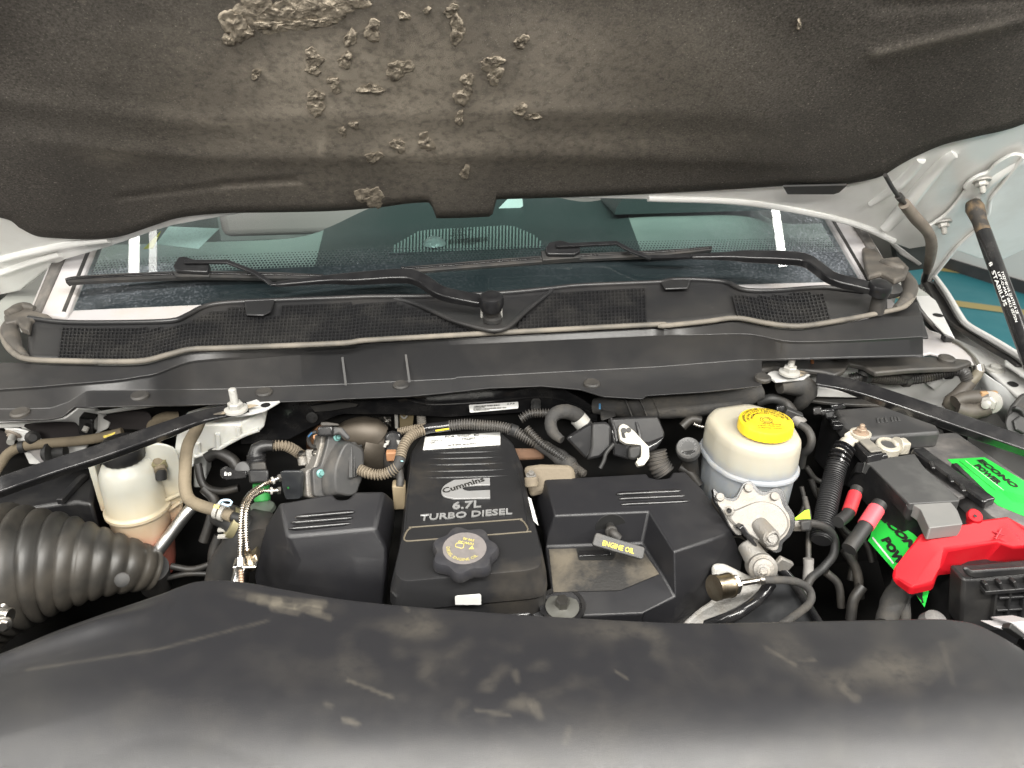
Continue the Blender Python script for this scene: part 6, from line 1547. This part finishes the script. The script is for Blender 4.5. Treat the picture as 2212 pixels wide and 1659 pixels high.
tube('wing_edge', WL('5', [(690, 1215), (780, 1310), (960, 1590)], d=1.055), .006, gloss, fs)
# hoses and wires in the dark gap
def wire(name, label, pts, r, m=rubber, cat='hose', **kw): return tag(tube(name, pts, r, m, n=14, **kw), label, cat)
wire('vacuum_hose', 'black hose looping from the white sensor plug into the gap', [W('5', 790, 940, d=1.08), W('5', 880, 930, d=1.08), W('5', 980, 950, d=1.09), W('5', 1050, 1020, d=1.10), W('5', 1050, 1130, d=1.10), W('5', 980, 1220, d=1.10), W('5', 900, 1290, d=1.09), W('5', 850, 1400, d=1.08)], SZ('5', 28, 1.08))
vp = thing('sensor_plug', 'small grey sensor plug on the edge of the gear housing', 'plug', W('5', 830, 940, z=1.0))
loft('plug_body', [[W('5', x, y, d=dd) for x, y in ((830, 912), (905, 905), (905, 980), (835, 985))] for dd in (1.06, 1.09)], rubber, vp, bevel=.003)
cyl('plug_nut', W('5', 770, 945, d=1.08), W('5', 835, 945, d=1.08), SZ('5', 38, 1.08), castal, vp, n=6)
loft('lime_tag', [[W('5', x, y, d=dd) for x, y in ((795, 895), (860, 845), (890, 838), (900, 910), (850, 915), (800, 912))] for dd in (1.10, 1.104)], lime, vp, bevel=0)
wire('coiled_lead', 'dark lead dropping past the lime tag into the gap', [W('5', 860, 760, d=1.15), W('5', 890, 900, d=1.13), W('5', 885, 1050, d=1.12), W('5', 885, 1160, d=1.11)], SZ('5', 18, 1.12), loom, 'cable')
tc = thing('taped_joint', 'grey taped cable joint hanging in the gap', 'cable joint', W('5', 885, 1290, z=.95))
tube('joint', [W('5', 885, 1160, d=1.10), W('5', 885, 1230, d=1.10), W('5', 880, 1300, d=1.10)], SZ('5', 34, 1.1), mat('grey_tape', (.22, .21, .20), .35), tc, wob=.1, n=14)
tube('tail', [W('5', 880, 1290, d=1.10), W('5', 860, 1420, d=1.09)], SZ('5', 20, 1.1), rubber, tc)
wire('return_hose', 'black hose curving from the clamp behind the yellow cap', [W('5', 830, 280, z=1.12), W('5', 880, 320, z=1.115), W('5', 905, 380, z=1.105), W('5', 890, 440, z=1.09), W('5', 850, 480, z=1.075), W('5', 835, 560, z=1.05)], SZ('5', 28, 1.15))
hj = thing('hose_joint', 'grey dusty hose joint behind the yellow cap', 'hose joint', W('5', 820, 260, z=1.1))
cyl('joint_body', W('5', 790, 235, z=1.125), W('5', 850, 285, z=1.118), SZ('5', 40, 1.17), mat('grey_joint', (.16, .15, .14), .5, dust=(.25, .22, .18), damt=.4, dscale=40), hj, bevel=.002)
box('joint_clip', W('5', 785, 215, z=1.13), (.014, .008, .006), rubber, hj, u=(.8, -.3, -.3))

for lab, pts, r, dd in (('long black hose falling beside the corrugated battery cable', [(960, 700), (1000, 860), (1100, 960), (1180, 1120), (1160, 1300)], 24, 1.2), ('short black hose right below the reservoir flange', [(900, 640), (940, 740), (1000, 800)], 20, 1.22),
                   ('black hose passing under the red taped cable', [(1060, 900), (1150, 1000), (1260, 1060), (1300, 1180)], 20, 1.16), ('black hose below the looping vacuum hose', [(1000, 1250), (1080, 1330), (1100, 1480)], 26, 1.1),
                   ('thin black hose beside the lime tag', [(840, 690), (860, 800), (820, 900)], 14, 1.16), ('black hose hanging below the pink sleeved cable', [(1120, 1100), (1200, 1240), (1220, 1420)], 30, 1.14), ('black hose beside the taped bundle under the red cover', [(1240, 1340), (1180, 1430), (1160, 1560)], 34, 1.08),
                   ('black hose between reservoir and ribbed cable boot', [(870, 560), (930, 640), (1000, 660), (1060, 640)], 18, 1.22), ('short black hose above the round embossed cap', [(60, 300), (120, 250), (180, 260)], 30, 1.24), ('short black hose below the round embossed cap', [(40, 560), (110, 600), (170, 680)], 30, 1.2)):
    dark_hose(lab, 'dark hoses between reservoir and battery', [W('5', x, y, d=dd) for x, y in pts], SZ('5', r, dd), dhm)
# ================================================================== right: battery, trays, cables
ZB = 1.062
bt2 = thing('battery', 'black battery with dusty grey lid and bright green labels', 'battery', W('6', 900, 1500, z=.9))
BP = Plane((0, 0, ZB), (0, 0, 1))
lid = [(525, 482), (850, 456), (1290, 760), (1420, 860), (1420, 1130), (1255, 1040), (1060, 950), (1010, 905)]
lidw = WL('6', lid, z=ZB)
caseo = prism('lid', rounded(lidw, .006, 3), (0, 0, -.028), battop, bt2, bevel=.004)
low = WL('6', [(525, 482), (850, 456), (1420, 860), (1420, 1210), (900, 1290), (600, 1000), (470, 620)], z=ZB-.03)
prism('case', [p for p in low], (0, 0, -.16), black, bt2, bevel=.004)
# front wall of the case with its rib grid
fx0, fx1 = W('J', 690, 620, d=.985), W('J', 1700, 540, d=.985)
FWP = Plane(fx0, (-.05, -1, .12))
prism('front_wall', WL('J', [(640, 600), (1000, 590), (1750, 520), (1750, 1250), (960, 1300), (600, 1240)], pl=FWP), (0, .03, 0), black, bt2, bevel=.004)
prism('rim', WL('J', [(640, 470), (700, 455), (760, 500), (1750, 430), (1750, 520), (780, 600), (690, 560)], pl=FWP.off(.006)), (0, .005, 0), black, bt2, bevel=.003)
for (a, b, w) in (((890, 745), (1750, 680), .006),): strap('case_rib', [W('J', *a, pl=FWP.off(.005)), W('J', *b, pl=FWP.off(.005))], w, .012, (0, -1, 0), black, bt2, spl=False, bevel=.001)
for x in (910, 1095, 1280, 1470): strap('case_rib', [W('J', x, 635-(x-900)*.08, pl=FWP.off(.005)), W('J', x+25, 725-(x-900)*.075, pl=FWP.off(.005))], .004, .010, (0, -1, 0), black, bt2, spl=False, bevel=.001)
for x in (1060, 1240, 1430): strap('case_rib', [W('J', x, 740, pl=FWP.off(.003)), W('J', x-55, 1150, pl=FWP.off(.003))], .0035, .008, (0, -1, 0), black, bt2, spl=False, bevel=.001)
for y in (830, 990, 1140): strap('case_rib', [W('J', 1090-(y-830)*.2, y, pl=FWP.off(.003)), W('J', 1750, y-40, pl=FWP.off(.003))], .0035, .008, (0, -1, 0), black, bt2, spl=False, bevel=.001)
# labels
tl = quad('top_label', WL('6', [(800, 617), (1022, 606), (1400, 835), (1400, 1010), (1330, 985), (1100, 890)], z=ZB+.0004), green, bt2)
TP = BP.off(.0016)
for s, q in (('ECONO', ((972, 622), (1195, 788), (1010, 617))), ('POWER', ((955, 655), (1098, 770), (988, 645)))):
    textq('label_lettering', s, '6', q, TP, ink, tl, bold=.06)
for i, (a, b) in enumerate((((872, 628), (1085, 800)), ((905, 622), (1135, 800)))): strap('label_rule', [W('6', *a, z=TP.p.z), W('6', *b, z=TP.p.z)], .0008, .0001, (0, 0, 1), wink if i else ink, tl, spl=False, bevel=0)
for i in range(6):
    t = i/6
    textq('label_lettering', 'starting battery wet acid keep upright do not tip', '6', ((858+14*i, 640+26*i+10), (900+14*i+55, 700+26*i+10), (868+14*i, 636+26*i+8)), TP, mat('dark_green_ink', (.01, .16, .03), .5), tl)
for i in range(7): textq('label_lettering', 'danger poison corrosive see instructions', '6', ((1110+24*i, 800+6*i), (1190+24*i, 868+6*i), (1118+24*i, 797+6*i)), TP, MATS['dark_green_ink'], tl)
SLP = Plane.of(W('6', 345, 1080, d=1.15), W('6', 640, 1480, d=1.03), W('6', 430, 970, d=1.145))
if SLP.n.dot(CAM-W('6', 430, 1100, d=1.1)) < 0: SLP.n = -SLP.n
sl_ = quad('side_label', WL('6', [(345, 1075), (360, 1010), (430, 960), (520, 1010), (600, 1060), (720, 1180), (690, 1400), (665, 1494), (600, 1400), (470, 1260), (330, 1100)], pl=SLP), green, bt2)
for s, q in (('ECONO', ((395, 965), (640, 1210), (450, 958))), ('POWER', ((405, 1095), (560, 1330), (455, 1075)))): textq('label_lettering', s, '6', q, SLP.off(.0012), ink, sl_, bold=.07)
for q in (((355, 1080), (480, 1235)), ((600, 1400), (650, 1450)), ((635, 1385), (655, 1470))): strap('label_rule', [W('6', *q[0], pl=SLP.off(.001)), W('6', *q[1], pl=SLP.off(.001))], .0025, .0002, SLP.n, ink if q[0][0] > 500 else wink, sl_, spl=False, bevel=0)
prism('label_wedge', WL('6', [(600, 1395), (660, 1375), (650, 1440)], pl=SLP.off(.001)), SLP.n*.0003, ink, sl_, bevel=0)
# carry strap
cst = strap('carry_strap', [W('6', 618, 570, z=ZB+.018), W('6', 720, 645, z=ZB+.018), W('6', 860, 745, z=ZB+.016), W('6', 1050, 880, z=ZB+.012)], .022, .014, (0, -.3, .95), gloss, bt2, bevel=.003)
for x, y in ((700, 655), (810, 735), (880, 790)): strap('strap_rib', [W('6', x, y-25, z=ZB+.027), W('6', x+18, y+18, z=ZB+.027)], .006, .004, (0, 0, 1), gloss, cst, spl=False)
prism('vent_bar', WL('6', [(815, 665), (850, 660), (1075, 880), (1045, 890)], z=ZB+.002), (0, 0, .008), gloss, bt2, bevel=.002)
# terminal fuse tray on the battery
ft_ = thing('fuse_tray', 'black fuse tray lid with grey front step on the battery', 'fuse tray', W('6', 600, 950, z=1.0))
ZT = 1.085
prism('tray_lid', rounded(WL('6', [(300, 628), (605, 582), (660, 660), (880, 862), (575, 880), (345, 650)], z=ZT), .004), (0, 0, -.02), mat('tray_plastic', (.05, .05, .05), .5, dust=(.10, .10, .095), damt=.6, dscale=18), ft_, bevel=.003)
a_ = WL('6', [(300, 628), (345, 650), (575, 880), (590, 910), (600, 1000)], z=ZT-.001)
lowp = [W('6', x, y, z=zz) for x, y, zz in ((262, 625, 1.072), (220, 705, 1.035), (545, 1022, 1.03), (640, 1060, 1.03))]
shell('tray_skirt', {'a': W('6', 265, 626, z=ZT-.004), 'b': W('6', 335, 640, z=ZT-.002), 'c': W('6', 560, 882, z=ZT-.002), 'd': W('6', 578, 912, z=ZT-.008), 'e': W('6', 220, 702, z=1.045), 'f': W('6', 545, 1024, z=1.035), 'g': W('6', 640, 910, z=ZT-.012), 'h': W('6', 690, 1030, z=1.045)},
      [('a', 'b', 'c', 'd', 'f', 'e'), ('d', 'g', 'h', 'f')], black, ft_, skirt=.02, bevel=.003)
prism('front_step', rounded(WL('6', [(580, 872), (812, 860), (862, 920), (893, 1000), (692, 1024), (640, 912)], z=ZT-.002), .003), (0, .0, -.02), mat('tray_grey', (.16, .16, .155), .4, dust=(.22, .21, .2), damt=.4, dscale=20), ft_, bevel=.003)
prism('lid_label_plate', WL('6', [(640, 690), (730, 690), (905, 850), (860, 862)], z=ZB+.001), (0, 0, .006), battop, ft_, bevel=.001)
# power distribution box behind
pd = thing('fuse_box', 'wide dusty black fuse box lid under the right brace', 'fuse box', W('6', 400, 450, z=1.0))
prism('box_lid', rounded(WL('6', [(120, 318), (420, 296), (560, 340), (720, 392), (765, 455), (560, 470), (360, 488), (240, 452), (180, 400)], z=1.09), .008), (0, 0, -.03), mat('fuse_lid', (.055, .055, .056), .4, dust=(.15, .14, .13), damt=.6, dscale=10), pd, bevel=.005)
prism('box_base', WL('6', [(60, 330), (120, 318), (420, 296), (780, 440), (790, 520), (360, 520), (200, 460)], z=1.06), (0, 0, -.10), black, pd, bevel=.004)
for i, (y, x) in enumerate(((330, 120), (360, 135), (385, 150), (410, 165))): box('latch_rib', W('6', x+10, y+10, z=1.082), (.016, .004, .005), gloss, pd)
for p in ((100, 290), (35, 320)): loft('side_plug', [[W('6', p[0]+x, p[1]+y, d=dd) for x, y in ((0, 0), (90, -8), (100, 20), (20, 40))] for dd in (1.24, 1.28)], gloss, pd, bevel=.003)
EP = Plane((0, 0, 1.0908), (0, 0, 1))
for q in (((385, 372), (392, 400)), ((385, 372), (420, 369)), ((405, 371), (412, 398)), ((432, 368), (440, 396)), ((470, 366), (476, 392)), ((488, 365), (494, 390)), ((508, 364), (514, 388))):
    strap('embossed_mark', [W('6', *q[0], pl=EP), W('6', *q[1], pl=EP)], .004, .0016, (0, 0, 1), mat('lid_emboss', (.07, .07, .07), .5), pd, spl=False, bevel=.0004)
# lead clamp and ring terminal
cl_ = thing('battery_clamp', 'grey white lead battery post clamp with bolt', 'terminal clamp', W('6', 490, 570, z=1.05))
pc_ = W('6', 448, 535, z=1.085)
lathe('clamp_ring', [(.0165, -.018), (.0185, -.016), (.0185, .002), (.017, .004), (.012, .004), (.012, -.016)], pc_, (0, -.1, 1), lead, cl_, n=32)
lathe('battery_post', [(.0118, -.018), (.0115, .0015), (.001, .0015)], pc_, (0, -.1, 1), mat('lead_post', (.12, .12, .12), .5, metal=.6), cl_, n=24)
box('clamp_jaw', W('6', 515, 540, z=1.08), (.013, .010, .011), lead, cl_, bevel=.003)
q1_, q2_ = W('6', 500, 535, z=1.085), W('6', 560, 536, z=1.082)
hexnut('clamp_nut', q1_, q2_-q1_, .009, .009, lead, cl_, stud=.008)
rt_ = thing('ring_terminal', 'corroded ring terminal bolted on the fuse box corner', 'cable terminal', W('6', 280, 470, z=1.08))
pt = W('6', 283, 470, z=1.098)
lathe('ring', [(.016, 0), (.016, .004), (.008, .004)], pt, (0, 0, 1), lead, rt_, n=28)
hexnut('terminal_nut', pt+Vector((0, 0, .004)), (0, 0, 1), .008, .008, mat('rusty_nut', (.36, .27, .20), .6, metal=.4), rt_, stud=.006)
strap('lug', [pt+Vector((0, 0, .002)), W('6', 220, 500, z=1.092), W('6', 195, 525, z=1.080)], [.024, .022, .020], [.005, .008, .012], (-.2, -.4, .9), lead, rt_)
cb_ = thing('battery_cable', 'thick black corrugated battery cable falling from the ring terminal', 'battery cable', W('6', 60, 850, z=.95))
tube('bare_sleeve', [W('6', 205, 515, d=1.185), W('6', 185, 545, d=1.18), W('6', 165, 580, d=1.175)], SZ('6', 42, 1.18), lead, cb_, n=16)
tube('ribbed_boot', [W('6', 190, 545, d=1.18), W('6', 165, 590, d=1.175), W('6', 145, 650, d=1.17)], SZ('6', 55, 1.18), gloss, cb_, corr=(.0065, .005), n=20)
tube('conduit', [W('6', 145, 645, d=1.17), W('6', 120, 740, d=1.16), W('6', 95, 850, d=1.14), W('6', 70, 980, d=1.12), W('6', 50, 1100, d=1.10)], SZ('6', 58, 1.15), mat('cable_black', (.018, .018, .019), .45), cb_, corr=(.004, .002), n=20)
fb = thing('fusible_link', 'small rectangular fusible link with pale dusty lid', 'fuse link', W('6', 340, 560, z=1.08))
prism('link_case', WL('6', [(248, 515), (330, 495), (425, 580), (330, 600)], z=1.097), (0, 0, -.02), gloss, fb, bevel=.002)
prism('link_lid', WL('6', [(270, 512), (328, 498), (412, 572), (345, 580)], z=1.0975), (0, 0, .003), mat('dusty_link_lid', (.17, .16, .14), .6, dust=(.30, .27, .22), damt=.6, dscale=60), fb, bevel=.001)
tube('link_tail', WL('6', [(350, 590), (390, 605), (430, 600)], z=1.085), .006, gloss, fb)
def redcable(label, a, b, c, mm, r):
    o = thing('positive_cable', label, 'battery cable', c)
    tube('cable', [a, b, c], r, rubber, o, n=16)
    d = (b-a)
    tube('marker_sleeve', [a+d*.25, a+d*.65, a+d*1.0], r*1.12, mm, o, n=16)
    return o
redcable('short black cable with dark red tape band', W('6', 262, 790, d=1.15), W('6', 215, 930, d=1.12), W('6', 150, 990, d=1.10), redtape, SZ('6', 36, 1.13))
redcable('black cable with bright pink sleeve below the tray', W('6', 400, 880, d=1.10), W('6', 315, 1010, d=1.08), W('6', 215, 1150, d=1.06), pink, SZ('6', 44, 1.08))
# red terminal cover
rdm = red
rd = thing('terminal_cover', 'bright red plastic terminal cover marked JUMP POST', 'terminal cover', W('6', 700, 1300, z=1.0))
vz = {'a': (925, 990, 1.082), 'a0': (950, 975, 1.084), 'a1': (1160, 950, 1.086), 'b': (1420, 1110, 1.080), 'c': (1420, 1130, 1.068), 'd': (1195, 1140, 1.066), 'e': (1110, 1102, 1.066), 'f': (790, 1150, 1.060), 'g': (720, 1185, 1.050),
      'h': (700, 1035, 1.070), 'i': (640, 1050, 1.060), 'j': (480, 1260, 1.045), 'k': (500, 1310, 1.030), 'l': (590, 1378, 1.030), 'm': (725, 1350, 1.030), 'n': (755, 1262, 1.040), 'o': (990, 1245, 1.020), 'o2': (1060, 1250, 1.020), 'p': (1110, 1272, 1.012), 'q': (1420, 1262, 1.010)}
V = {k: W('6', x, y, z=z) for k, (x, y, z) in vz.items()}
shell('cover_body', V, [('h', 'a', 'a0', 'a1', 'b', 'c', 'd', 'e', 'f', 'g', 'i'), ('i', 'g', 'l', 'k', 'j'), ('g', 'f', 'n', 'm', 'l'), ('f', 'e', 'o', 'n'), ('e', 'd', 'p', 'o2', 'o'), ('d', 'c', 'q', 'p')], rdm, rd, skirt=.012, bevel=.006, seg=4)
lathe('hinge_ear', [(.0100, -.004), (.0100, .001), (.009, .002), (.001, .002)], W('6', 964, 952, z=1.088), (0, -.5, .85), rdm, rd, n=24)
tube('ear_neck', [W('6', 962, 965, z=1.084), W('6', 955, 995, z=1.076)], .0095, rdm, rd, n=14)
lathe('ear_hole', [(.0022, 0), (.001, .0006)], W('6', 966, 952, z=1.0905), (0, -.5, .85), MATS['black_hole'], rd, n=10)
JP = Plane.of(V['e'], V['a1'], V['b'])
if JP.n.z < 0: JP.n = -JP.n
dred = mat('worn_red_print', (.34, .02, .03), .5)
textq('lettering', 'JUMP POST', '6', ((1255, 1098), (1165, 990), (1226, 1105)), JP.off(.010), dred, rd, bold=.03)
for q in (((1070, 1045), (1140, 1070)), ((1120, 1028), (1085, 1088))): tube('plus_mark', [W('6', *q[0], pl=JP.off(.006)), W('6', *q[1], pl=JP.off(.006))], .0012, dred, rd, n=6)
crumbs = []
tc2 = thing('taped_cable', 'black taped cable bundle leaving below the red cover', 'battery cable', W('6', 480, 1500, z=.9))
tube('taped_bundle', [W('6', 580, 1320, d=1.10), W('6', 520, 1400, d=1.08), W('6', 470, 1480, d=1.06), W('6', 430, 1600, d=1.04)], [SZ('6', 78, 1.02), SZ('6', 74, 1.02), SZ('6', 68, 1.0), SZ('6', 60, .97)], tape, tc2, wob=.14, n=22)
tube('branch', [W('6', 550, 1400, d=1.07), W('6', 545, 1500, d=1.06), W('6', 550, 1600, d=1.04)], SZ('6', 36, 1.0), tape, tc2, wob=.1)
# front right corner: core support pieces
cs_ = thing('core_support', 'white front core support corner with black edge at the shroud end', 'core support', W('J', 1200, 1250, z=1.0))
prism('support_plate', WL('J', [(1030, 1215), (1250, 1215), (1500, 1300), (1500, 1420), (1420, 1370), (1230, 1290)], d=.86), (0, .02, -.01), whitedirty, cs_, bevel=.001)
prism('support_cap', WL('J', [(1270, 1165), (1600, 1140), (1600, 1400), (1433, 1310)], d=.85), (0, .03, -.02), whitedirty, cs_, bevel=.002)
prism('support_edge', WL('J', [(1235, 1240), (1272, 1168), (1440, 1312), (1440, 1380)], d=.848), (0, .01, -.01), rubber, cs_, bevel=.001)
lathe('support_bump', [(.016, -.01), (.012, .001), (.006, .004), (.001, .0045)], W('J', 280, 1120, d=.90), (0, -.2, 1), battop, cs_)

# ================================================================== right inner fender and its lines
rf = thing('fender', 'white right front fender with inner rail and mounting holes', 'fender', W('I', 800, 1000, z=1.1))
prism('rail_top', WL('I', [(250, 720), (470, 790), (720, 900), (981, 1080), (1300, 1330), (1300, 1500), (950, 1230), (760, 1060), (700, 1010), (600, 985), (480, 905), (300, 790)], z=1.14), (0, 0, -.006), whitedim, rf, bevel=.002)
fwall = [W('I', x, y, z=1.136) for x, y in ((600, 990), (715, 1075), (950, 1232), (1300, 1500))]
lowr = [W('I', 690, 1200, x=fwall[0].x+.004), W('I', 690, 1215, x=fwall[1].x+.01), W('I', 830, 1405, x=fwall[2].x+.01), W('I', 1150, 1750, x=fwall[3].x)]
add('rail_side', fwall+lowr, [(0, 1, 5, 4), (1, 2, 6, 5), (2, 3, 7, 6)], mat('grey_side_paint', (.55, .56, .56), .35, dust=(.40, .38, .35), damt=.4, dscale=12), rf, solid=.003)
prism('inner_panel', WL('C', [(960, 1290), (1200, 1230), (1400, 1240), (1850, 1210), (1990, 1260), (2010, 1350), (1960, 1500), (1900, 1540), (1600, 1420), (1300, 1300), (1000, 1330)], y=1.13), (0, .006, 0), whitedim, rf, bevel=.002)
prism('inner_panel', WL('C', [(985, 1320), (1300, 1385), (1255, 1398), (1000, 1392)], y=1.10), (0, .006, 0), whitedim, rf, bevel=.002)
tube('panel_swage', WL('C', [(1680, 1330), (1760, 1250), (1860, 1215)], y=1.125), .012, whitedim, rf)
prism('corner_gusset', WL('I', [(190, 490), (265, 465), (340, 520), (475, 790), (400, 760), (240, 600)], z=1.20), (.004, 0, -.006), whitedim, rf, bevel=.002)
lathe('gusset_hole', [(.009, 0), (.001, .0005)], W('I', 358, 628, z=1.2008), (0, 0, 1), MATS['black_hole'], rf)
hexnut('rail_bolt', W('I', 772, 1022, z=1.141), (0, 0, 1), .010, .008, nutw, rf)
prism('rail_hole', smooth_loop(WL('I', [(858, 1118), (900, 1112), (942, 1135), (925, 1150), (885, 1142)], z=1.1412), 3), (0, 0, .0006), MATS['black_hole'], rf, bevel=0)
prism('cowl_corner_sheet', WL('I', [(150, 520), (215, 560), (250, 690), (310, 745), (470, 800), (600, 930), (610, 975), (480, 945), (300, 900), (60, 960), (60, 600)], z=1.165), (0, 0, -.006), whitedirty, rf, bevel=.002)
prism('fender_trough', WL('I', [(120, 430), (330, 380), (560, 700), (800, 850), (1100, 1040), (1300, 1300), (1000, 1300), (600, 1000), (250, 760), (120, 600)], z=1.10), (0, 0, -.01), rubber, rf, bevel=0)
# outer fender edge, black weather strip gap, white flange
strap('fender_edge', [W('I', x, y, z=1.175) for x, y in ((330, 345), (420, 470), (520, 640), (580, 705), (760, 810), (981, 945), (1300, 1140))], [.010, .012, .014], .010, (.3, -.2, .9), whitedim, rf, bevel=.003)
strap('fender_gap', [W('I', x, y, z=1.155) for x, y in ((290, 400), (370, 530), (460, 670), (600, 770), (780, 880), (900, 950), (1000, 1030))], [.034, .040, .044, .040], .008, (.3, -.2, .9), rubber, rf, bevel=.002)
prism('fender_flange', WL('I', [(840, 950), (860, 935), (981, 985), (1200, 1100), (1200, 1180), (960, 1060), (940, 1040), (845, 980)], z=1.160), (0, 0, -.006), whitedim, rf, bevel=.003)
# front wing outside: a big curved sheet dropping to the wheel
oc = [W('I', x, y, z=1.172) for x, y in ((330, 345), (420, 470), (520, 640), (580, 705), (760, 810), (981, 945), (1300, 1140))]
loft('fender_skin', [[p, p+Vector((.05, .01, -.05)), p+Vector((.09, .02, -.25)), p+Vector((.09, .02, -.55))] for p in oc], whitedim, rf, cap0=False, cap1=False) 
mr = thing('door_edge', 'dark door edge seen in the gap behind the hood hinge', 'door edge', W('Q', 720, 1220, z=1.2))
prism('door_skin', WL('Q', [(525, 1168), (555, 1150), (850, 1375), (815, 1398), (640, 1290)], y=1.465), (0, .008, 0), whitedim, mr, bevel=.002)
prism('door_gap', WL('Q', [(560, 1150), (700, 1140), (900, 1140), (960, 1270), (930, 1420), (700, 1450), (590, 1320)], y=1.48), (0, .02, 0), cabd, mr, bevel=.002)
# brake line with fitting, clipped loom, ground cables
bl = thing('brake_line', 'thin steel line with crimped fitting running down over the fender', 'brake line', W('I', 650, 1000, z=1.15))
tube('upper_lead', [W('I', 190, 545, z=1.225), W('I', 300, 680, z=1.20), W('I', 400, 770, z=1.175), W('I', 440, 800, z=1.168)], .0035, rubber, bl)
tube('steel_line', [W('I', 440, 800, z=1.168), W('I', 540, 870, z=1.165), W('I', 610, 935, z=1.165), W('I', 650, 1005, z=1.162)], .0042, steel, bl)
box('line_clip', W('I', 425, 795, z=1.172), (.009, .007, .005), rubber, bl)
cyl('crimp', W('I', 645, 990, z=1.163), W('I', 655, 1045, z=1.152), .0095, steel, bl)
tube('dirty_sleeve', [W('I', 652, 1035, z=1.154), W('I', 620, 1090, z=1.145), W('I', 570, 1130, z=1.135)], .0085, mat('olive_sleeve', (.13, .115, .085), .55), bl)
tube('rubber_end', [W('I', 600, 1105, z=1.14), W('I', 540, 1170, z=1.128), W('I', 490, 1215, z=1.12), W('I', 440, 1270, z=1.105), W('I', 520, 1310, z=1.10)], [.010, .011, .010, .012, .010], mat('dusty_rubber', (.055, .048, .04), .6, dust=(.13, .11, .085), damt=.5, dscale=40), bl)
cll = thing('clipped_loom', 'black braided loom clipped along the white inner fender', 'wiring loom', W('I', 300, 1080, z=1.12))
tube('loom', [W('C', 1220, 1290, y=1.10), W('C', 1330, 1275, y=1.09), W('C', 1450, 1290, y=1.085), W('C', 1600, 1285, y=1.08), W('C', 1720, 1260, y=1.075), W('C', 1800, 1240, y=1.07), W('C', 1860, 1245, y=1.065), W('C', 1890, 1290, y=1.06)], .0095, loom, cll, corr=(.004, .0015), n=16)
for x, y in ((1310, 1270), (1540, 1290), (1780, 1245)): clamp('loom_clip', W('C', x, y, y=1.085), (1, 0, 0), .0105, .008, rubber, cll, t=.003)
for x, y in ((1310, 1250), (1535, 1268)): lathe('clip_head', [(.012, 0), (.010, .006), (.001, .008)], W('C', x, y, y=1.082), (0, -.2, 1), rubber, cll)
gc2 = thing('ground_cable', 'pair of dusty ground cables bolted on the grey rail side', 'ground cable', W('I', 720, 1280, z=1.1))
GB = W('I', 735, 1262, d=1.235)
tube('cable', [W('I', 480, 1260, d=1.25), W('I', 540, 1235, d=1.25), W('I', 640, 1225, d=1.245), W('I', 715, 1225, d=1.24)], .0115, MATS['dusty_rubber'], gc2, wob=.12)
tube('cable', [W('I', 500, 1310, d=1.245), W('I', 590, 1330, d=1.24), W('I', 660, 1320, d=1.24), W('I', 730, 1300, d=1.235)], .0125, MATS['dusty_rubber'], gc2, wob=.15)
hexnut('ground_bolt', GB, (-.7, -.5, .1), .012, .012, nutw, gc2, stud=.010)
box('rust_lug', W('I', 720, 1215, d=1.238), (.014, .004, .008), mat('rusty_lug', (.33, .20, .10), .7), gc2)
bx2 = thing('headlamp_bracket', 'black ribbed bracket at the end of the right fender rail', 'bracket', W('I', 920, 1350, z=1.05))
loft('bracket', [[W('I', x, y, d=dd) for x, y in ((960, 1195), (1100, 1180), (1200, 1500), (1000, 1490), (830, 1415), (880, 1290))] for dd in (1.18, 1.26)], rubber, bx2, bevel=.006)
strap('bracket_rib', WL('I', [(905, 1300), (960, 1330), (1000, 1420)], d=1.17), .006, .01, (0, -.7, .6), rubber, bx2)
hexnut('bracket_bolt', W('I', 945, 1430, d=1.17), (0, -.7, .6), .014, .008, rubber, bx2)
# odds and ends in the dark corner behind the reservoir
dk = thing('plug_cluster', 'cluster of small dark plugs and wires behind the yellow cap', 'plugs', W('5', 760, 150, z=1.1))
tube('taped_lead', [W('C', 820, 1330, z=1.145), W('C', 900, 1320, z=1.145), W('C', 980, 1340, z=1.14), W('C', 960, 1400, z=1.12), W('C', 930, 1440, z=1.10)], [.012, .018, .018, .014, .010], tape, dk, wob=.12)
tube('small_lead', [W('C', 700, 1420, z=1.11), W('C', 780, 1400, z=1.12), W('C', 860, 1430, z=1.11), W('C', 900, 1480, z=1.10)], .008, rubber, dk)
for x, y in ((640, 1440), (720, 1470), (800, 1440), (1010, 1450), (1080, 1470)): loft('plug', [[W('C', x+a, y+b, d=dd) for a, b in ((0, 0), (50, -6), (56, 40), (4, 46))] for dd in (1.24, 1.28)], gloss if x % 3 else black, dk, bevel=.003)
strap('dusty_ledge', WL('C', [(980, 1400), (1150, 1420), (1400, 1430)], z=1.09), .02, .006, (0, 0, 1), dusty, dk)
